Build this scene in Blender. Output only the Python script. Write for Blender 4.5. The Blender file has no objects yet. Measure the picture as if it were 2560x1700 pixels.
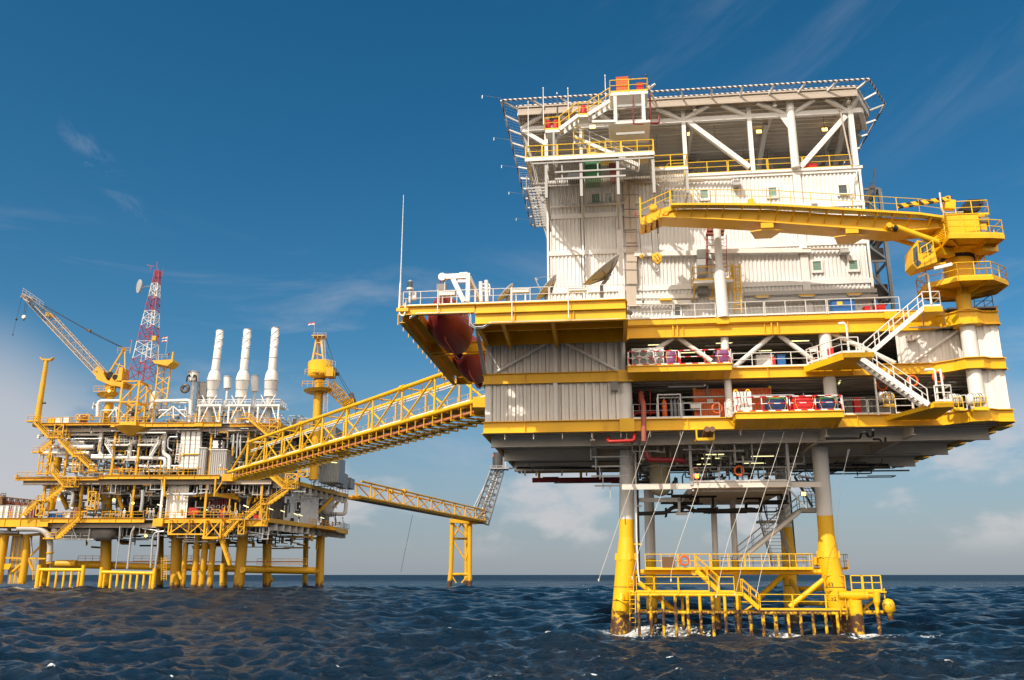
import bpy, math, random
import numpy as np
from mathutils import Vector, Matrix
R = math.radians
sc = bpy.context.scene
col = sc.collection
# ---------------------------------------------------------------- camera
PITCH = math.atan(587/2173); FPX = 2173.0; CAMZ = 3.9
cam = bpy.data.cameras.new('camera'); camo = bpy.data.objects.new('camera', cam); col.objects.link(camo)
cam.sensor_width = 36; cam.lens = FPX/2560*36; cam.clip_start = 0.5; cam.clip_end = 60000
camo.location = (0, 0, CAMZ); camo.rotation_euler = (math.pi/2+PITCH, 0, 0)
sc.camera = camo
# ---------------------------------------------------------------- light
TH = R(6.5)
AU = Vector((math.cos(TH), -math.sin(TH), 0)); AV = Vector((math.sin(TH), math.cos(TH), 0))
sun_dir = (AU*0.65 + AV*1.0 + Vector((0, 0, -1.10))).normalized()     # the way the light travels
sl = bpy.data.lights.new('sun', 'SUN'); sl.energy = 4.0; sl.angle = R(0.53); sl.color = (1, .93, .82)
so = bpy.data.objects.new('sun', sl); col.objects.link(so); so.location = (-60, -40, 90)
so.rotation_euler = sun_dir.to_track_quat('-Z', 'Y').to_euler()
w = bpy.data.worlds.new('World'); sc.world = w; w.use_nodes = True
nt = w.node_tree; N = nt.nodes; L = nt.links
for n in list(N): N.remove(n)
out = N.new('ShaderNodeOutputWorld'); bg = N.new('ShaderNodeBackground'); L.new(bg.outputs[0], out.inputs[0])
sky = N.new('ShaderNodeTexSky'); sky.sky_type = 'NISHITA'; sky.sun_disc = False
sky.sun_elevation = math.asin(-sun_dir.z); sky.sun_rotation = math.atan2(-sun_dir.x, -sun_dir.y)
sky.air_density = 1.0; sky.dust_density = 0.6; sky.ozone_density = 3.0
bg.inputs['Strength'].default_value = 0.085
def nd(t, **k):
    n = N.new(t)
    for a, b in k.items(): setattr(n, a, b)
    return n
def mth(op, a, b=None, clamp=False):
    n = nd('ShaderNodeMath', operation=op); n.use_clamp = clamp
    for i, x in enumerate((a, b)):
        if x is None: continue
        if isinstance(x, (int, float)): n.inputs[i].default_value = x
        else: L.new(x, n.inputs[i])
    return n.outputs[0]
def ramp(x, lo, hi):
    n = nd('ShaderNodeMapRange', interpolation_type='SMOOTHSTEP'); L.new(x, n.inputs[0])
    n.inputs[1].default_value = lo; n.inputs[2].default_value = hi; return n.outputs[0]
def mixc(f, a, b):
    n = nd('ShaderNodeMix', data_type='RGBA')
    if isinstance(f, (int, float)): n.inputs[0].default_value = f
    else: L.new(f, n.inputs[0])
    for i, x in ((6, a), (7, b)):
        if isinstance(x, tuple): n.inputs[i].default_value = x
        else: L.new(x, n.inputs[i])
    return n.outputs[2]
tc = nd('ShaderNodeTexCoord'); sp = nd('ShaderNodeSeparateXYZ'); L.new(tc.outputs['Generated'], sp.inputs[0])
sx, sy, sz = sp.outputs
az = mth('ARCTAN2', sx, sy); el = mth('ARCSINE', sz)
hs = nd('ShaderNodeHueSaturation'); hs.inputs['Saturation'].default_value = 1.36; hs.inputs['Hue'].default_value = 0.488
hs.inputs['Value'].default_value = 1.0; L.new(sky.outputs[0], hs.inputs['Color'])
# greyish marine air low over the horizon
c0 = mixc(mth('MULTIPLY', mth('SUBTRACT', 1.0, ramp(el, 0.0, 0.27)), .78), hs.outputs[0], (3.0, 3.55, 4.35, 1))
def cloudnoise(xs, ys, seed, scale, detail=7, rough=.6, warp=.3):
    cv = nd('ShaderNodeCombineXYZ'); L.new(mth('MULTIPLY', az, xs), cv.inputs[0]); L.new(mth('MULTIPLY', el, ys), cv.inputs[1]); cv.inputs[2].default_value = seed
    tn = nd('ShaderNodeTexNoise'); tn.inputs['Scale'].default_value = scale; tn.inputs['Detail'].default_value = detail
    tn.inputs['Roughness'].default_value = rough; tn.inputs['Distortion'].default_value = warp
    L.new(cv.outputs[0], tn.inputs['Vector']); return tn.outputs[0]
# low cumulus bank
leftb_ = mth('SUBTRACT', 1.0, ramp(az, -.56, -.44))
n1 = cloudnoise(1, 2.0, 3.7, 7.5, 9, .55, .15)
lowm = mth('MULTIPLY', ramp(el, .012, .05), mth('SUBTRACT', 1.0, ramp(mth('SUBTRACT', el, mth('MULTIPLY', leftb_, .05)), .11, .225)))
leftb = mth('MULTIPLY', mth('SUBTRACT', 1.0, ramp(az, -.53, -.42)), .22)
m1 = mth('MULTIPLY', mth('MULTIPLY', ramp(mth('ADD', n1, leftb), .46, .62), lowm), .66)
c1 = mixc(m1, c0, (6.9, 6.6, 6.7, 1))
# streaky mid cloud
n2 = cloudnoise(1, 4.5, 9.1, 3.2, 6, .62, .6)
m2 = mth('MULTIPLY', mth('MULTIPLY', ramp(n2, .47, .75), mth('MULTIPLY', ramp(el, .06, .15), mth('SUBTRACT', 1.0, ramp(el, .26, .42)))), .42)
c2 = mixc(m2, c1, (5.2, 5.5, 6.2, 1))
# high wisps upper right
cv = nd('ShaderNodeCombineXYZ'); L.new(mth('ADD', mth('MULTIPLY', az, 1.0), mth('MULTIPLY', el, .55)), cv.inputs[0])
L.new(mth('SUBTRACT', mth('MULTIPLY', el, 5.5), mth('MULTIPLY', az, 2.8)), cv.inputs[1]); cv.inputs[2].default_value = 1.3
tn = nd('ShaderNodeTexNoise'); tn.inputs['Scale'].default_value = 2.1; tn.inputs['Detail'].default_value = 8; tn.inputs['Roughness'].default_value = .6; tn.inputs['Distortion'].default_value = .5
L.new(cv.outputs[0], tn.inputs['Vector'])
m3 = mth('MULTIPLY', mth('MULTIPLY', ramp(tn.outputs[0], .45, .78), mth('MULTIPLY', ramp(az, -.06, .16), ramp(el, .38, .52))), .17)
c3 = mixc(m3, c2, (4.4, 5.0, 6.0, 1))
# a small torn wisp to the left
dx = mth('DIVIDE', mth('ADD', az, .475), .058); dy = mth('DIVIDE', mth('SUBTRACT', mth('ADD', el, mth('MULTIPLY', mth('ADD', az, .475), .75)), .412), .024)
bl = mth('SUBTRACT', 1.0, mth('ADD', mth('MULTIPLY', dx, dx), mth('MULTIPLY', dy, dy)), True)
n4 = cloudnoise(1, 1.6, 5.2, 13, 8, .68, 1.2)
m4 = mth('MULTIPLY', mth('MULTIPLY', bl, ramp(n4, .45, .70)), .22)
c4 = mixc(m4, c3, (5.5, 6.2, 7.2, 1))
# unseen warm cloud bank added behind the viewer to brighten the shaded walls
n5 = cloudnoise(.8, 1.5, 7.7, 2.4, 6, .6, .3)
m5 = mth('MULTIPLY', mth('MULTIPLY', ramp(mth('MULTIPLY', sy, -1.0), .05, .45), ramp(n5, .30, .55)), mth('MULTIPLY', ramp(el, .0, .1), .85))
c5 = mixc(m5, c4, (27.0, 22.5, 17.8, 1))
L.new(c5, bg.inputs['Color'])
sc.view_settings.view_transform = 'Standard'; sc.view_settings.look = 'None'; sc.view_settings.gamma = 1
sc.view_settings.exposure = 0.17
sc.render.resolution_x = 1024; sc.render.resolution_y = 680
random.seed(7)
# ---------------------------------------------------------------- measuring frames
ZO = {'S': (0, 0, 1), 'Z1': (1220, 170, .2296), 'Z2': (1700, 170, .2296), 'Z3': (1300, 420, .24237), 'Z4': (1760, 420, .24237),
      'Z5': (2140, 450, .25516), 'Z6': (980, 640, .29342), 'M1': (1540, 740, .24231), 'M2': (1980, 740, .29337), 'M3': (1200, 1060, .24229),
      'M4': (1540, 1060, .2626), 'M5': (1500, 1340, .19483), 'M6': (1860, 1340, .17789), 'L1': (0, 640, .26786), 'L2': (440, 780, .2551),
      'L3': (0, 1020, .29337), 'L4': (400, 1060, .26781), 'L5': (560, 900, .28801), 'L6': (840, 1100, .24236),
      'N1': (60, 1000, .15308), 'N2': (380, 1000, .15308), 'N3': (0, 1200, .15308), 'N4': (320, 1200, .15308), 'N5': (600, 1120, .15308)}
CP, SP = math.cos(PITCH), math.sin(PITCH)
class Frame:
    """a structure's own axes: u along its face, v away from the viewer's side, z up (metres)"""
    def __init__(s, ox, oy, th):
        s.o = Vector((ox, oy, 0)); s.U = Vector((math.cos(th), -math.sin(th), 0)); s.V = Vector((math.sin(th), math.cos(th), 0))
    def w(s, p): return s.o + s.U*p[0] + s.V*p[1] + Vector((0, 0, p[2]))
    def ray(s, k, x, y):
        a, b, c = ZO[k]; x = a+x*c; y = b+y*c
        X = (x-1280)/FPX; Y = -(y-850)/FPX
        return Vector((X, CP-Y*SP, SP+Y*CP))
    def v(s, k, x, y, v):
        d = s.ray(k, x, y); c = Vector((0, 0, CAMZ)) - s.o
        t = (v - c.dot(s.V))/d.dot(s.V); p = c+d*t
        return (p.dot(s.U), v, p.z)
    def u(s, k, x, y, u):
        d = s.ray(k, x, y); c = Vector((0, 0, CAMZ)) - s.o
        t = (u - c.dot(s.U))/d.dot(s.U); p = c+d*t
        return (u, p.dot(s.V), p.z)
    def h(s, k, x, y, z):
        d = s.ray(k, x, y); c = Vector((0, 0, CAMZ)) - s.o
        t = (z-CAMZ)/d.z; p = c+d*t
        return (p.dot(s.U), p.dot(s.V), z)
A = Frame(8.25, 64.8, TH); AJ = Frame(8.25+AV.x*3.3, 64.8+AV.y*3.3, TH); A0 = A
B = Frame(-55.6, 171.0, R(2.0))
Wd = Frame(0, 0, 0)
# ---------------------------------------------------------------- mesh builder
def V3(p): return Vector(p)
class MB:
    def __init__(s, fr=Wd): s.f = fr; s.vs = []; s.fs = []; s.sm = []
    def add(s, pts, faces, smooth=False):
        b = len(s.vs)
        for p in pts: s.vs.append(s.f.w(p))
        for f in faces: s.fs.append([b+i for i in f]); s.sm.append(smooth)
    def box(s, u0, u1, v0, v1, z0, z1):
        P = [(u, v, z) for z in (z0, z1) for v in (v0, v1) for u in (u0, u1)]
        s.add(P, [(0, 2, 3, 1), (4, 5, 7, 6), (0, 1, 5, 4), (1, 3, 7, 5), (3, 2, 6, 7), (2, 0, 4, 6)]); return s
    def cb(s, c, w, d, h): return s.box(c[0]-w/2, c[0]+w/2, c[1]-d/2, c[1]+d/2, c[2], c[2]+h)
    def axes(s, p, q):
        p, q = V3(p), V3(q); d = (q-p).normalized()
        up = Vector((0, 0, 1)) if abs(d.z) < .95 else Vector((0, 1, 0))
        a = d.cross(up).normalized(); b = a.cross(d).normalized()
        return p, q, d, a, b
    def bar(s, p, q, w, h, off=0):
        p, q, d, a, b = s.axes(p, q); P = []
        for c in (p, q):
            for i, j in ((-1, -1), (1, -1), (1, 1), (-1, 1)): P.append(c+a*(i*w/2)+b*(j*h/2+off))
        s.add(P, [(0, 1, 2, 3), (7, 6, 5, 4), (0, 4, 5, 1), (1, 5, 6, 2), (2, 6, 7, 3), (3, 7, 4, 0)]); return s
    def ibeam(s, p, q, d_, w, t=.05):
        s.bar(p, q, t*.7, d_-.004); s.bar(p, q, w, t, d_/2-t/2); s.bar(p, q, w, t, -d_/2+t/2); return s
    def tube(s, p, q, r, r2=None, n=8, caps=True):
        r2 = r if r2 is None else r2
        p, q, d, a, b = s.axes(p, q); P = []
        for c, rr in ((p, r), (q, r2)):
            for i in range(n):
                t = 2*math.pi*i/n; P.append(c+a*(rr*math.cos(t))+b*(rr*math.sin(t)))
        s.add(P, [(i, i+n, (i+1) % n+n, (i+1) % n) for i in range(n)], n > 5)
        if caps: s.add(P, [tuple(range(n)), tuple(range(2*n-1, n-1, -1))])
        return s
    def pipe(s, pts, r, n=8, bend=None):
        pts = [V3(p) for p in pts]; bend = bend if bend is not None else r*1.8
        out_ = [pts[0]]
        for i in range(1, len(pts)-1):
            a, b, c = pts[i-1], pts[i], pts[i+1]; l1 = (a-b).length; l2 = (c-b).length
            k = min(bend, l1*.45, l2*.45); A_ = b+(a-b)/l1*k; C_ = b+(c-b)/l2*k
            for t in (0, .33, .67, 1): out_.append(A_*(1-t)**2+b*(2*t*(1-t))+C_*t*t)
        out_.append(pts[-1]); m = len(out_); P = []; pa = None
        for i, c in enumerate(out_):
            d = ((out_[min(i+1, m-1)]-c).normalized()+(c-out_[max(i-1, 0)]).normalized())
            d = d.normalized() if d.length > 1e-6 else Vector((0, 0, 1))
            if pa is None:
                up = Vector((0, 0, 1)) if abs(d.z) < .95 else Vector((0, 1, 0)); a = d.cross(up).normalized()
            else:
                a = pa-d*pa.dot(d); a = a.normalized() if a.length > 1e-6 else d.orthogonal().normalized()
            pa = a; b = d.cross(a)
            for k in range(n):
                t = 2*math.pi*k/n; P.append(c+a*(r*math.cos(t))+b*(r*math.sin(t)))
        F = []
        for i in range(m-1):
            for k in range(n): F.append((i*n+k, i*n+(k+1) % n, (i+1)*n+(k+1) % n, (i+1)*n+k))
        s.add(P, F, True); s.add([P[k] for k in range(n)]+[P[(m-1)*n+k] for k in range(n)], [tuple(range(n-1, -1, -1)), tuple(range(n, 2*n))])
        return s
    def lathe(s, p, q, prof, n=16):
        """prof: list of (t along p->q in metres, radius)"""
        p, q, d, a, b = s.axes(p, q); P = []
        for t, rr in prof:
            for i in range(n):
                g = 2*math.pi*i/n; P.append(p+d*t+a*(rr*math.cos(g))+b*(rr*math.sin(g)))
        m = len(prof); F = [(j*n+i, (j+1)*n+i, (j+1)*n+(i+1) % n, j*n+(i+1) % n) for j in range(m-1) for i in range(n)]
        s.add(P, F, True); s.add(P[:n], [tuple(range(n))]); s.add(P[-n:], [tuple(range(n-1, -1, -1))]); return s
    def prism(s, base, off):
        """polygon (list of points) swept by the vector off"""
        off = V3(off); b = [V3(p) for p in base]; n = len(b); P = b+[p+off for p in b]
        s.add(P, [tuple(range(n)), tuple(range(2*n-1, n-1, -1))]+[(i, i+n, (i+1) % n+n, (i+1) % n) for i in range(n)]); return s
    def corr(s, u0, u1, z0, z1, v, pitch=.45, dep=.09, side=False):
        """corrugated sheet with real trapezoid ribs; side=True runs along v at u=v-arg"""
        n = max(1, round((u1-u0)/pitch)); pt = (u1-u0)/n; xs = []
        for i in range(n):
            x = u0+i*pt; xs += [(x, 0), (x+pt*.40, 0), (x+pt*.5, dep), (x+pt*.90, dep)]
        xs.append((u1, 0)); P = []
        for x, y in xs:
            for z in (z0, z1): P.append((v-y, x, z) if side else (x, v+y, z))
        s.add(P, [(2*i, 2*i+2, 2*i+3, 2*i+1) for i in range(len(xs)-1)]); return s
    def rail(s, pts, h=1.1, sp=1.8, r=.03, mid=True, toe=True, n=5, close=False):
        pts = [V3(p) for p in pts]
        if close: pts.append(pts[0])
        for a, b in zip(pts[:-1], pts[1:]):
            z = Vector((0, 0, 1))
            s.tube(a+z*h, b+z*h, r, n=n, caps=False)
            if mid: s.tube(a+z*h*.55, b+z*h*.55, r*.75, n=n, caps=False)
            if toe: s.bar(a+z*.07, b+z*.07, .02, .13)
            k = max(1, round((b-a).length/sp))
            for i in range(k+1):
                c = a.lerp(b, i/k); s.tube(c-z*.05, c+z*h, r, n=n, caps=False)
        return s
    def stair(s, p, q, wv, w=.9, step=.24, rail=True, rr=.03, sd=.26):
        """flight from p (low) to q (high); wv = sideways unit vector. returns strings + treads + rails"""
        p, q, wv = V3(p), V3(q), V3(wv); z = Vector((0, 0, 1))
        for k in (0, 1):
            o = wv*(w*k); s.bar(p+o, q+o, .07, sd)
            if rail:
                s.tube(p+o+z*1.1, q+o+z*1.1, rr, n=5); s.tube(p+o+z*.6, q+o+z*.6, rr*.75, n=5)
                m = max(2, round((q-p).length/1.5))
                for i in range(m+1):
                    c = p.lerp(q, i/m)+o; s.tube(c, c+z*1.1, rr, n=5)
        m = max(2, int(abs(q.z-p.z)/step)); hd = Vector(((q-p).x, (q-p).y, 0)); hd = hd.normalized() if hd.length > 0 else Vector((1, 0, 0))
        for i in range(m):
            c = p.lerp(q, (i+.5)/m); s.bar(c+wv*.02, c+wv*(w-.02), .22, .035)
        return s
    def ladder(s, p, q, wv, w=.45, r=.03, cage=False, n=5):
        p, q, wv = V3(p), V3(q), V3(wv)
        s.tube(p-wv*w/2, q-wv*w/2, r, n=n); s.tube(p+wv*w/2, q+wv*w/2, r, n=n)
        m = int((q-p).length/.32)
        for i in range(1, m):
            c = p.lerp(q, i/m); s.tube(c-wv*w/2, c+wv*w/2, r*.7, n=4)
        if cage:
            d = wv.cross((q-p).normalized()); m = int((q-p).length/1.0)
            for i in range(2, m+1):
                c = p.lerp(q, i/m); pr = None
                for k in range(7):
                    t = math.pi*k/6; x = c-wv*(.38*math.cos(t))-d*(.7*math.sin(t))
                    if pr is not None: s.tube(pr, x, r*.7, n=4)
                    pr = x
            for k in (1, 3, 5):
                t = math.pi*k/6; o = -wv*(.38*math.cos(t))-d*(.7*math.sin(t)); s.tube(p.lerp(q, 2/m)+o, q+o, r*.6, n=4)
        return s
    def torus(s, c, Rr, r, nrm=(0, 1, 0), n=20, m=6):
        c = V3(c); d = V3(nrm).normalized(); a = d.orthogonal().normalized(); b = d.cross(a); P = []
        for i in range(n):
            t = 2*math.pi*i/n; e = a*math.cos(t)+b*math.sin(t)
            for j in range(m):
                g = 2*math.pi*j/m; P.append(c+e*(Rr+r*math.cos(g))+d*(r*math.sin(g)))
        s.add(P, [(i*m+j, ((i+1) % n)*m+j, ((i+1) % n)*m+(j+1) % m, i*m+(j+1) % m) for i in range(n) for j in range(m)], True); return s
    def truss(s, p, q, hv, r, n, rb=None, m=6, start=0):
        """planar truss between chord p-q and the same chord moved by hv, n bays"""
        p, q, hv = V3(p), V3(q), V3(hv); rb = rb or r*.6
        s.tube(p, q, r, n=m); s.tube(p+hv, q+hv, r, n=m)
        for i in range(n+1):
            c = p.lerp(q, i/n); s.tube(c, c+hv, rb, n=m, caps=False)
            if i < n:
                e = p.lerp(q, (i+1)/n)
                if (i+start) % 2: s.tube(c, e+hv, rb, n=m, caps=False)
                else: s.tube(c+hv, e, rb, n=m, caps=False)
        return s
    def build(s, name, mat, parent=None, label=None, kind=None):
        me = bpy.data.meshes.new(name); off = parent['_b'] if parent is not None and '_b' in parent else (0, 0, 0)
        # parts hang from their thing's base point; sub-parts from a part share that base
        o_ = Vector(off)
        me.from_pydata([tuple(v-o_) for v in s.vs], [], s.fs)
        me.polygons.foreach_set('use_smooth', s.sm); me.update()
        ob = bpy.data.objects.new(name, me); col.objects.link(ob); me.materials.append(mat)
        if parent is not None: ob.parent = parent; ob['_b'] = list(off)
        if label: ob['label'] = label
        if kind: ob['kind'] = kind
        return ob
def thing(name, base, label, cat, group=None, fr=Wd, kind=None):
    o = bpy.data.objects.new(name, None); col.objects.link(o); b = fr.w(base); o.location = b; o['_b'] = list(b)
    o.empty_display_size = .5; o['label'] = label; o['category'] = cat
    if group: o['group'] = group
    if kind: o['kind'] = kind
    return o
def single(ob, base, label, cat, group=None, kind=None, fr=Wd):
    """make a one-mesh thing: move its origin to its base"""
    b = fr.w(base); ob.data.transform(Matrix.Translation(-b)); ob.location = b
    ob['label'] = label; ob['category'] = cat
    if group: ob['group'] = group
    if kind: ob['kind'] = kind
    return ob
def each(name, mat, par, fr, fns, label=None):
    for f in fns:
        mb = MB(fr); f(mb); mb.build(name, M[mat], par, label)
# ---------------------------------------------------------------- materials
def newmat(name):
    m = bpy.data.materials.new(name); m.use_nodes = True; t = m.node_tree
    b = t.nodes['Principled BSDF']; return m, t, b
def paint(name, c, rough=.45, var=.12, dirt=0.0, dirtc=(.16, .10, .05), metal=0.0, scale=.5, streak=0.0, bump=0.0, spec=.5):
    m, t, b = newmat(name); n = t.nodes; l = t.links
    g = n.new('ShaderNodeNewGeometry'); x = n.new('ShaderNodeTexNoise'); x.inputs['Scale'].default_value = scale; x.inputs['Detail'].default_value = 6
    l.new(g.outputs['Position'], x.inputs['Vector'])
    mr = n.new('ShaderNodeMapRange'); l.new(x.outputs[0], mr.inputs[0]); mr.inputs[1].default_value = .3; mr.inputs[2].default_value = .7
    mr.inputs[3].default_value = 1-var; mr.inputs[4].default_value = 1+var*.4
    hv = n.new('ShaderNodeMix'); hv.data_type = 'RGBA'; hv.blend_type = 'MULTIPLY'; hv.inputs[0].default_value = 1
    hv.inputs[6].default_value = (*c, 1); l.new(mr.outputs[0], hv.inputs[7]); cur = hv.outputs[2]
    if dirt or streak:
        mp = n.new('ShaderNodeMapping'); l.new(g.outputs['Position'], mp.inputs[0]); mp.inputs['Scale'].default_value = (1, 1, .18 if streak else 1)
        y = n.new('ShaderNodeTexNoise'); y.inputs['Scale'].default_value = 1.7 if streak else .9; y.inputs['Detail'].default_value = 9; y.inputs['Roughness'].default_value = .65
        l.new(mp.outputs[0], y.inputs['Vector']); r2 = n.new('ShaderNodeMapRange'); l.new(y.outputs[0], r2.inputs[0])
        r2.inputs[1].default_value = .52; r2.inputs[2].default_value = .82; r2.inputs[4].default_value = max(dirt, streak)
        mx = n.new('ShaderNodeMix'); mx.data_type = 'RGBA'; l.new(r2.outputs[0], mx.inputs[0]); l.new(cur, mx.inputs[6]); mx.inputs[7].default_value = (*dirtc, 1); cur = mx.outputs[2]
    l.new(cur, b.inputs['Base Color']); b.inputs['Roughness'].default_value = rough; b.inputs['Metallic'].default_value = metal
    b.inputs['Specular IOR Level'].default_value = spec
    if bump:
        bp = n.new('ShaderNodeBump'); bp.inputs['Strength'].default_value = bump; bp.inputs['Distance'].default_value = .03; l.new(x.outputs[0], bp.inputs['Height']); l.new(bp.outputs[0], b.inputs['Normal'])
    return m
def splash(name, c, z0, z1, rust=(.022, .014, .009), rust2=(.12, .045, .016), amt=.7):
    """paint worn to rust and weed in the splash zone"""
    m, t, b = newmat(name); n = t.nodes; l = t.links
    g = n.new('ShaderNodeNewGeometry'); s_ = n.new('ShaderNodeSeparateXYZ'); l.new(g.outputs['Position'], s_.inputs[0])
    x = n.new('ShaderNodeTexNoise'); x.inputs['Scale'].default_value = 1.6; x.inputs['Detail'].default_value = 9; x.inputs['Roughness'].default_value = .7; l.new(g.outputs['Position'], x.inputs['Vector'])
    mr = n.new('ShaderNodeMapRange'); l.new(s_.outputs[2], mr.inputs[0]); mr.inputs[1].default_value = z0; mr.inputs[2].default_value = z1; mr.inputs[3].default_value = amt; mr.inputs[4].default_value = -.35
    ad = n.new('ShaderNodeMath'); ad.operation = 'ADD'; l.new(x.outputs[0], ad.inputs[0]); l.new(mr.outputs[0], ad.inputs[1])
    st = n.new('ShaderNodeMapRange'); l.new(ad.outputs[0], st.inputs[0]); st.inputs[1].default_value = .60; st.inputs[2].default_value = .72
    y = n.new('ShaderNodeTexNoise'); y.inputs['Scale'].default_value = 5; y.inputs['Detail'].default_value = 6; l.new(g.outputs['Position'], y.inputs['Vector'])
    rm = n.new('ShaderNodeMix'); rm.data_type = 'RGBA'; l.new(y.outputs[0], rm.inputs[0]); rm.inputs[6].default_value = (*rust, 1); rm.inputs[7].default_value = (*rust2, 1)
    mx = n.new('ShaderNodeMix'); mx.data_type = 'RGBA'; l.new(st.outputs[0], mx.inputs[0]); mx.inputs[6].default_value = (*c, 1); l.new(rm.outputs[2], mx.inputs[7])
    l.new(mx.outputs[2], b.inputs['Base Color']); b.inputs['Roughness'].default_value = .5
    bp = n.new('ShaderNodeBump'); bp.inputs['Strength'].default_value = .5; bp.inputs['Distance'].default_value = .03; l.new(x.outputs[0], bp.inputs['Height']); l.new(bp.outputs[0], b.inputs['Normal'])
    return m
def emit(name, c, s):
    m, t, b = newmat(name); b.inputs['Base Color'].default_value = (*c, 1); b.inputs['Emission Color'].default_value = (*c, 1); b.inputs['Emission Strength'].default_value = s; return m
YC = (.84, .47, .002)
M = {}
M['yel'] = paint('yellow_paint', YC, .45, .14, .22, (.44, .19, .02), streak=.18, bump=.12)
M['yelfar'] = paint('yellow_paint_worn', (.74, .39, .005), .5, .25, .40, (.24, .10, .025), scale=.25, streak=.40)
M['yelrail'] = paint('yellow_rail_paint', (.85, .52, .01), .45, .05)
M['yelsplash'] = splash('yellow_splash_zone', YC, .8, 2.4, amt=.26)
M['yelfend'] = splash('yellow_fender_paint', YC, -.2, 6.2, amt=.30)
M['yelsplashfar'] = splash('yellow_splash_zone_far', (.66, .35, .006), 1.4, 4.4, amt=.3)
M['yelpost'] = splash('rusty_fender_paint', YC, 1.0, 9.5, amt=.20)
M['white'] = paint('white_paint', (.76, .74, .70), .5, .05, .18, (.42, .34, .25), streak=.18)
M['whitew'] = paint('white_wall_sheet', (.75, .74, .72), .5, .08, streak=.42, dirtc=(.52, .42, .30))
M['whitedirty'] = paint('stained_wall_sheet', (.80, .76, .70), .55, .08, streak=.34, dirtc=(.40, .28, .16))
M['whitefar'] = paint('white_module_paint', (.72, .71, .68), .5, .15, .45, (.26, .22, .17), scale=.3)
M['grey'] = paint('grey_steel_paint', (.42, .41, .39), .5, .10, .2, (.24, .18, .12))
M['under'] = paint('underside_paint', (.74, .68, .60), .55, .10, .2, (.25, .18, .12))
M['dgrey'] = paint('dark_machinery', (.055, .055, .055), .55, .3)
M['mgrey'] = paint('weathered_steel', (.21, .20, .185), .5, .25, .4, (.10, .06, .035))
M['galv'] = paint('galvanised_steel', (.50, .51, .52), .38, .15, metal=.5)
M['galvd'] = paint('dull_galvanised', (.26, .28, .30), .5, .2, metal=.3)
M['tan'] = paint('beige_tray_paint', (.50, .42, .34), .55, .06)
M['red'] = paint('red_pipe_paint', (.42, .018, .012), .4, .1)
M['redd'] = paint('dark_red_pipe', (.22, .012, .02), .4, .1)
M['pipeo'] = paint('orange_brown_pipe', (.50, .17, .07), .5, .15)
M['redrust'] = paint('rusty_red_pipe', (.36, .09, .06), .55, .2, .4, (.20, .06, .03))
M['orange'] = paint('orange_paint', (.72, .12, .015), .45, .08)
M['boat'] = paint('lifeboat_orange', (.30, .024, .016), .55, .2, .35, (.06, .02, .02), bump=.15)
M['cont'] = paint('container_orange', (.62, .13, .02), .5, .12, .2, (.15, .05, .03))
M['blue'] = paint('blue_paint', (.012, .12, .36), .4, .1)
M['bluet'] = paint('blue_tarpaulin', (.012, .035, .13), .6, .2)
M['redt'] = paint('red_tarpaulin', (.60, .012, .012), .6, .2)
M['purp'] = paint('purple_sheeting', (.20, .05, .17), .5, .2)
M['green'] = paint('green_box_paint', (.03, .20, .06), .5, .1)
M['black'] = paint('black_rubber', (.012, .012, .012), .6, .1)
M['rope'] = paint('pale_rope', (.70, .66, .58), .8, .1)
M['magenta'] = paint('red_tower_paint', (.40, .07, .11), .5, .15)
M['brown'] = paint('brown_board', (.16, .08, .035), .6, .2)
M['skin'] = paint('skin', (.42, .24, .16), .6, .05)
M['flood'] = emit('lamp_glow', (1, .62, .12), 5)
M['tubel'] = emit('tube_lamp_glow', (1, .92, .45), 1.3)
M['ambr'] = emit('amber_glow', (1, .22, .02), 4)
def glassm(name, c):
    m, t, b = newmat(name); b.inputs['Base Color'].default_value = (*c, 1); b.inputs['Roughness'].default_value = .06; b.inputs['Specular IOR Level'].default_value = .8; return m
M['glass'] = glassm('green_window_glass', (.16, .30, .25)); M['glassd'] = glassm('dark_window_glass', (.03, .05, .06))
def banded(name, ca, cb, per=.5, axis='u', offs=0.):
    """painted bands; the bands follow the object in metres"""
    m, t, b = newmat(name); n = t.nodes; l = t.links
    g = n.new('ShaderNodeNewGeometry'); s_ = n.new('ShaderNodeSeparateXYZ'); l.new(g.outputs['Position'], s_.inputs[0])
    a1 = n.new('ShaderNodeMath'); a1.operation = 'ADD'; l.new(s_.outputs[0], a1.inputs[0]); l.new(s_.outputs[2], a1.inputs[1])
    d = n.new('ShaderNodeMath'); d.operation = 'DIVIDE'; l.new(a1.outputs[0] if axis == 'd' else s_.outputs[2] if axis == 'z' else a1.outputs[0], d.inputs[0]); d.inputs[1].default_value = per
    o_ = n.new('ShaderNodeMath'); o_.operation = 'ADD'; l.new(d.outputs[0], o_.inputs[0]); o_.inputs[1].default_value = offs
    f = n.new('ShaderNodeMath'); f.operation = 'FRACT'; l.new(o_.outputs[0], f.inputs[0])
    gt = n.new('ShaderNodeMath'); gt.operation = 'GREATER_THAN'; l.new(f.outputs[0], gt.inputs[0]); gt.inputs[1].default_value = .5
    mx = n.new('ShaderNodeMix'); mx.data_type = 'RGBA'; l.new(gt.outputs[0], mx.inputs[0]); mx.inputs[6].default_value = (*ca, 1); mx.inputs[7].default_value = (*cb, 1)
    l.new(mx.outputs[2], b.inputs['Base Color']); b.inputs['Roughness'].default_value = .45; return m
M['rw'] = banded('red_white_bands', (.6, .02, .03), (.82, .8, .78), .9)
M['yb'] = banded('yellow_black_bands', YC, (.01, .01, .01), .8, 'd')
M['net'] = banded('white_black_rim', (.80, .76, .72), (.10, .09, .09), .42)
M['mastrw'] = banded('red_white_mast', (.78, .76, .74), (.40, .03, .08), 15.5, 'z', .10)
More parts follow.
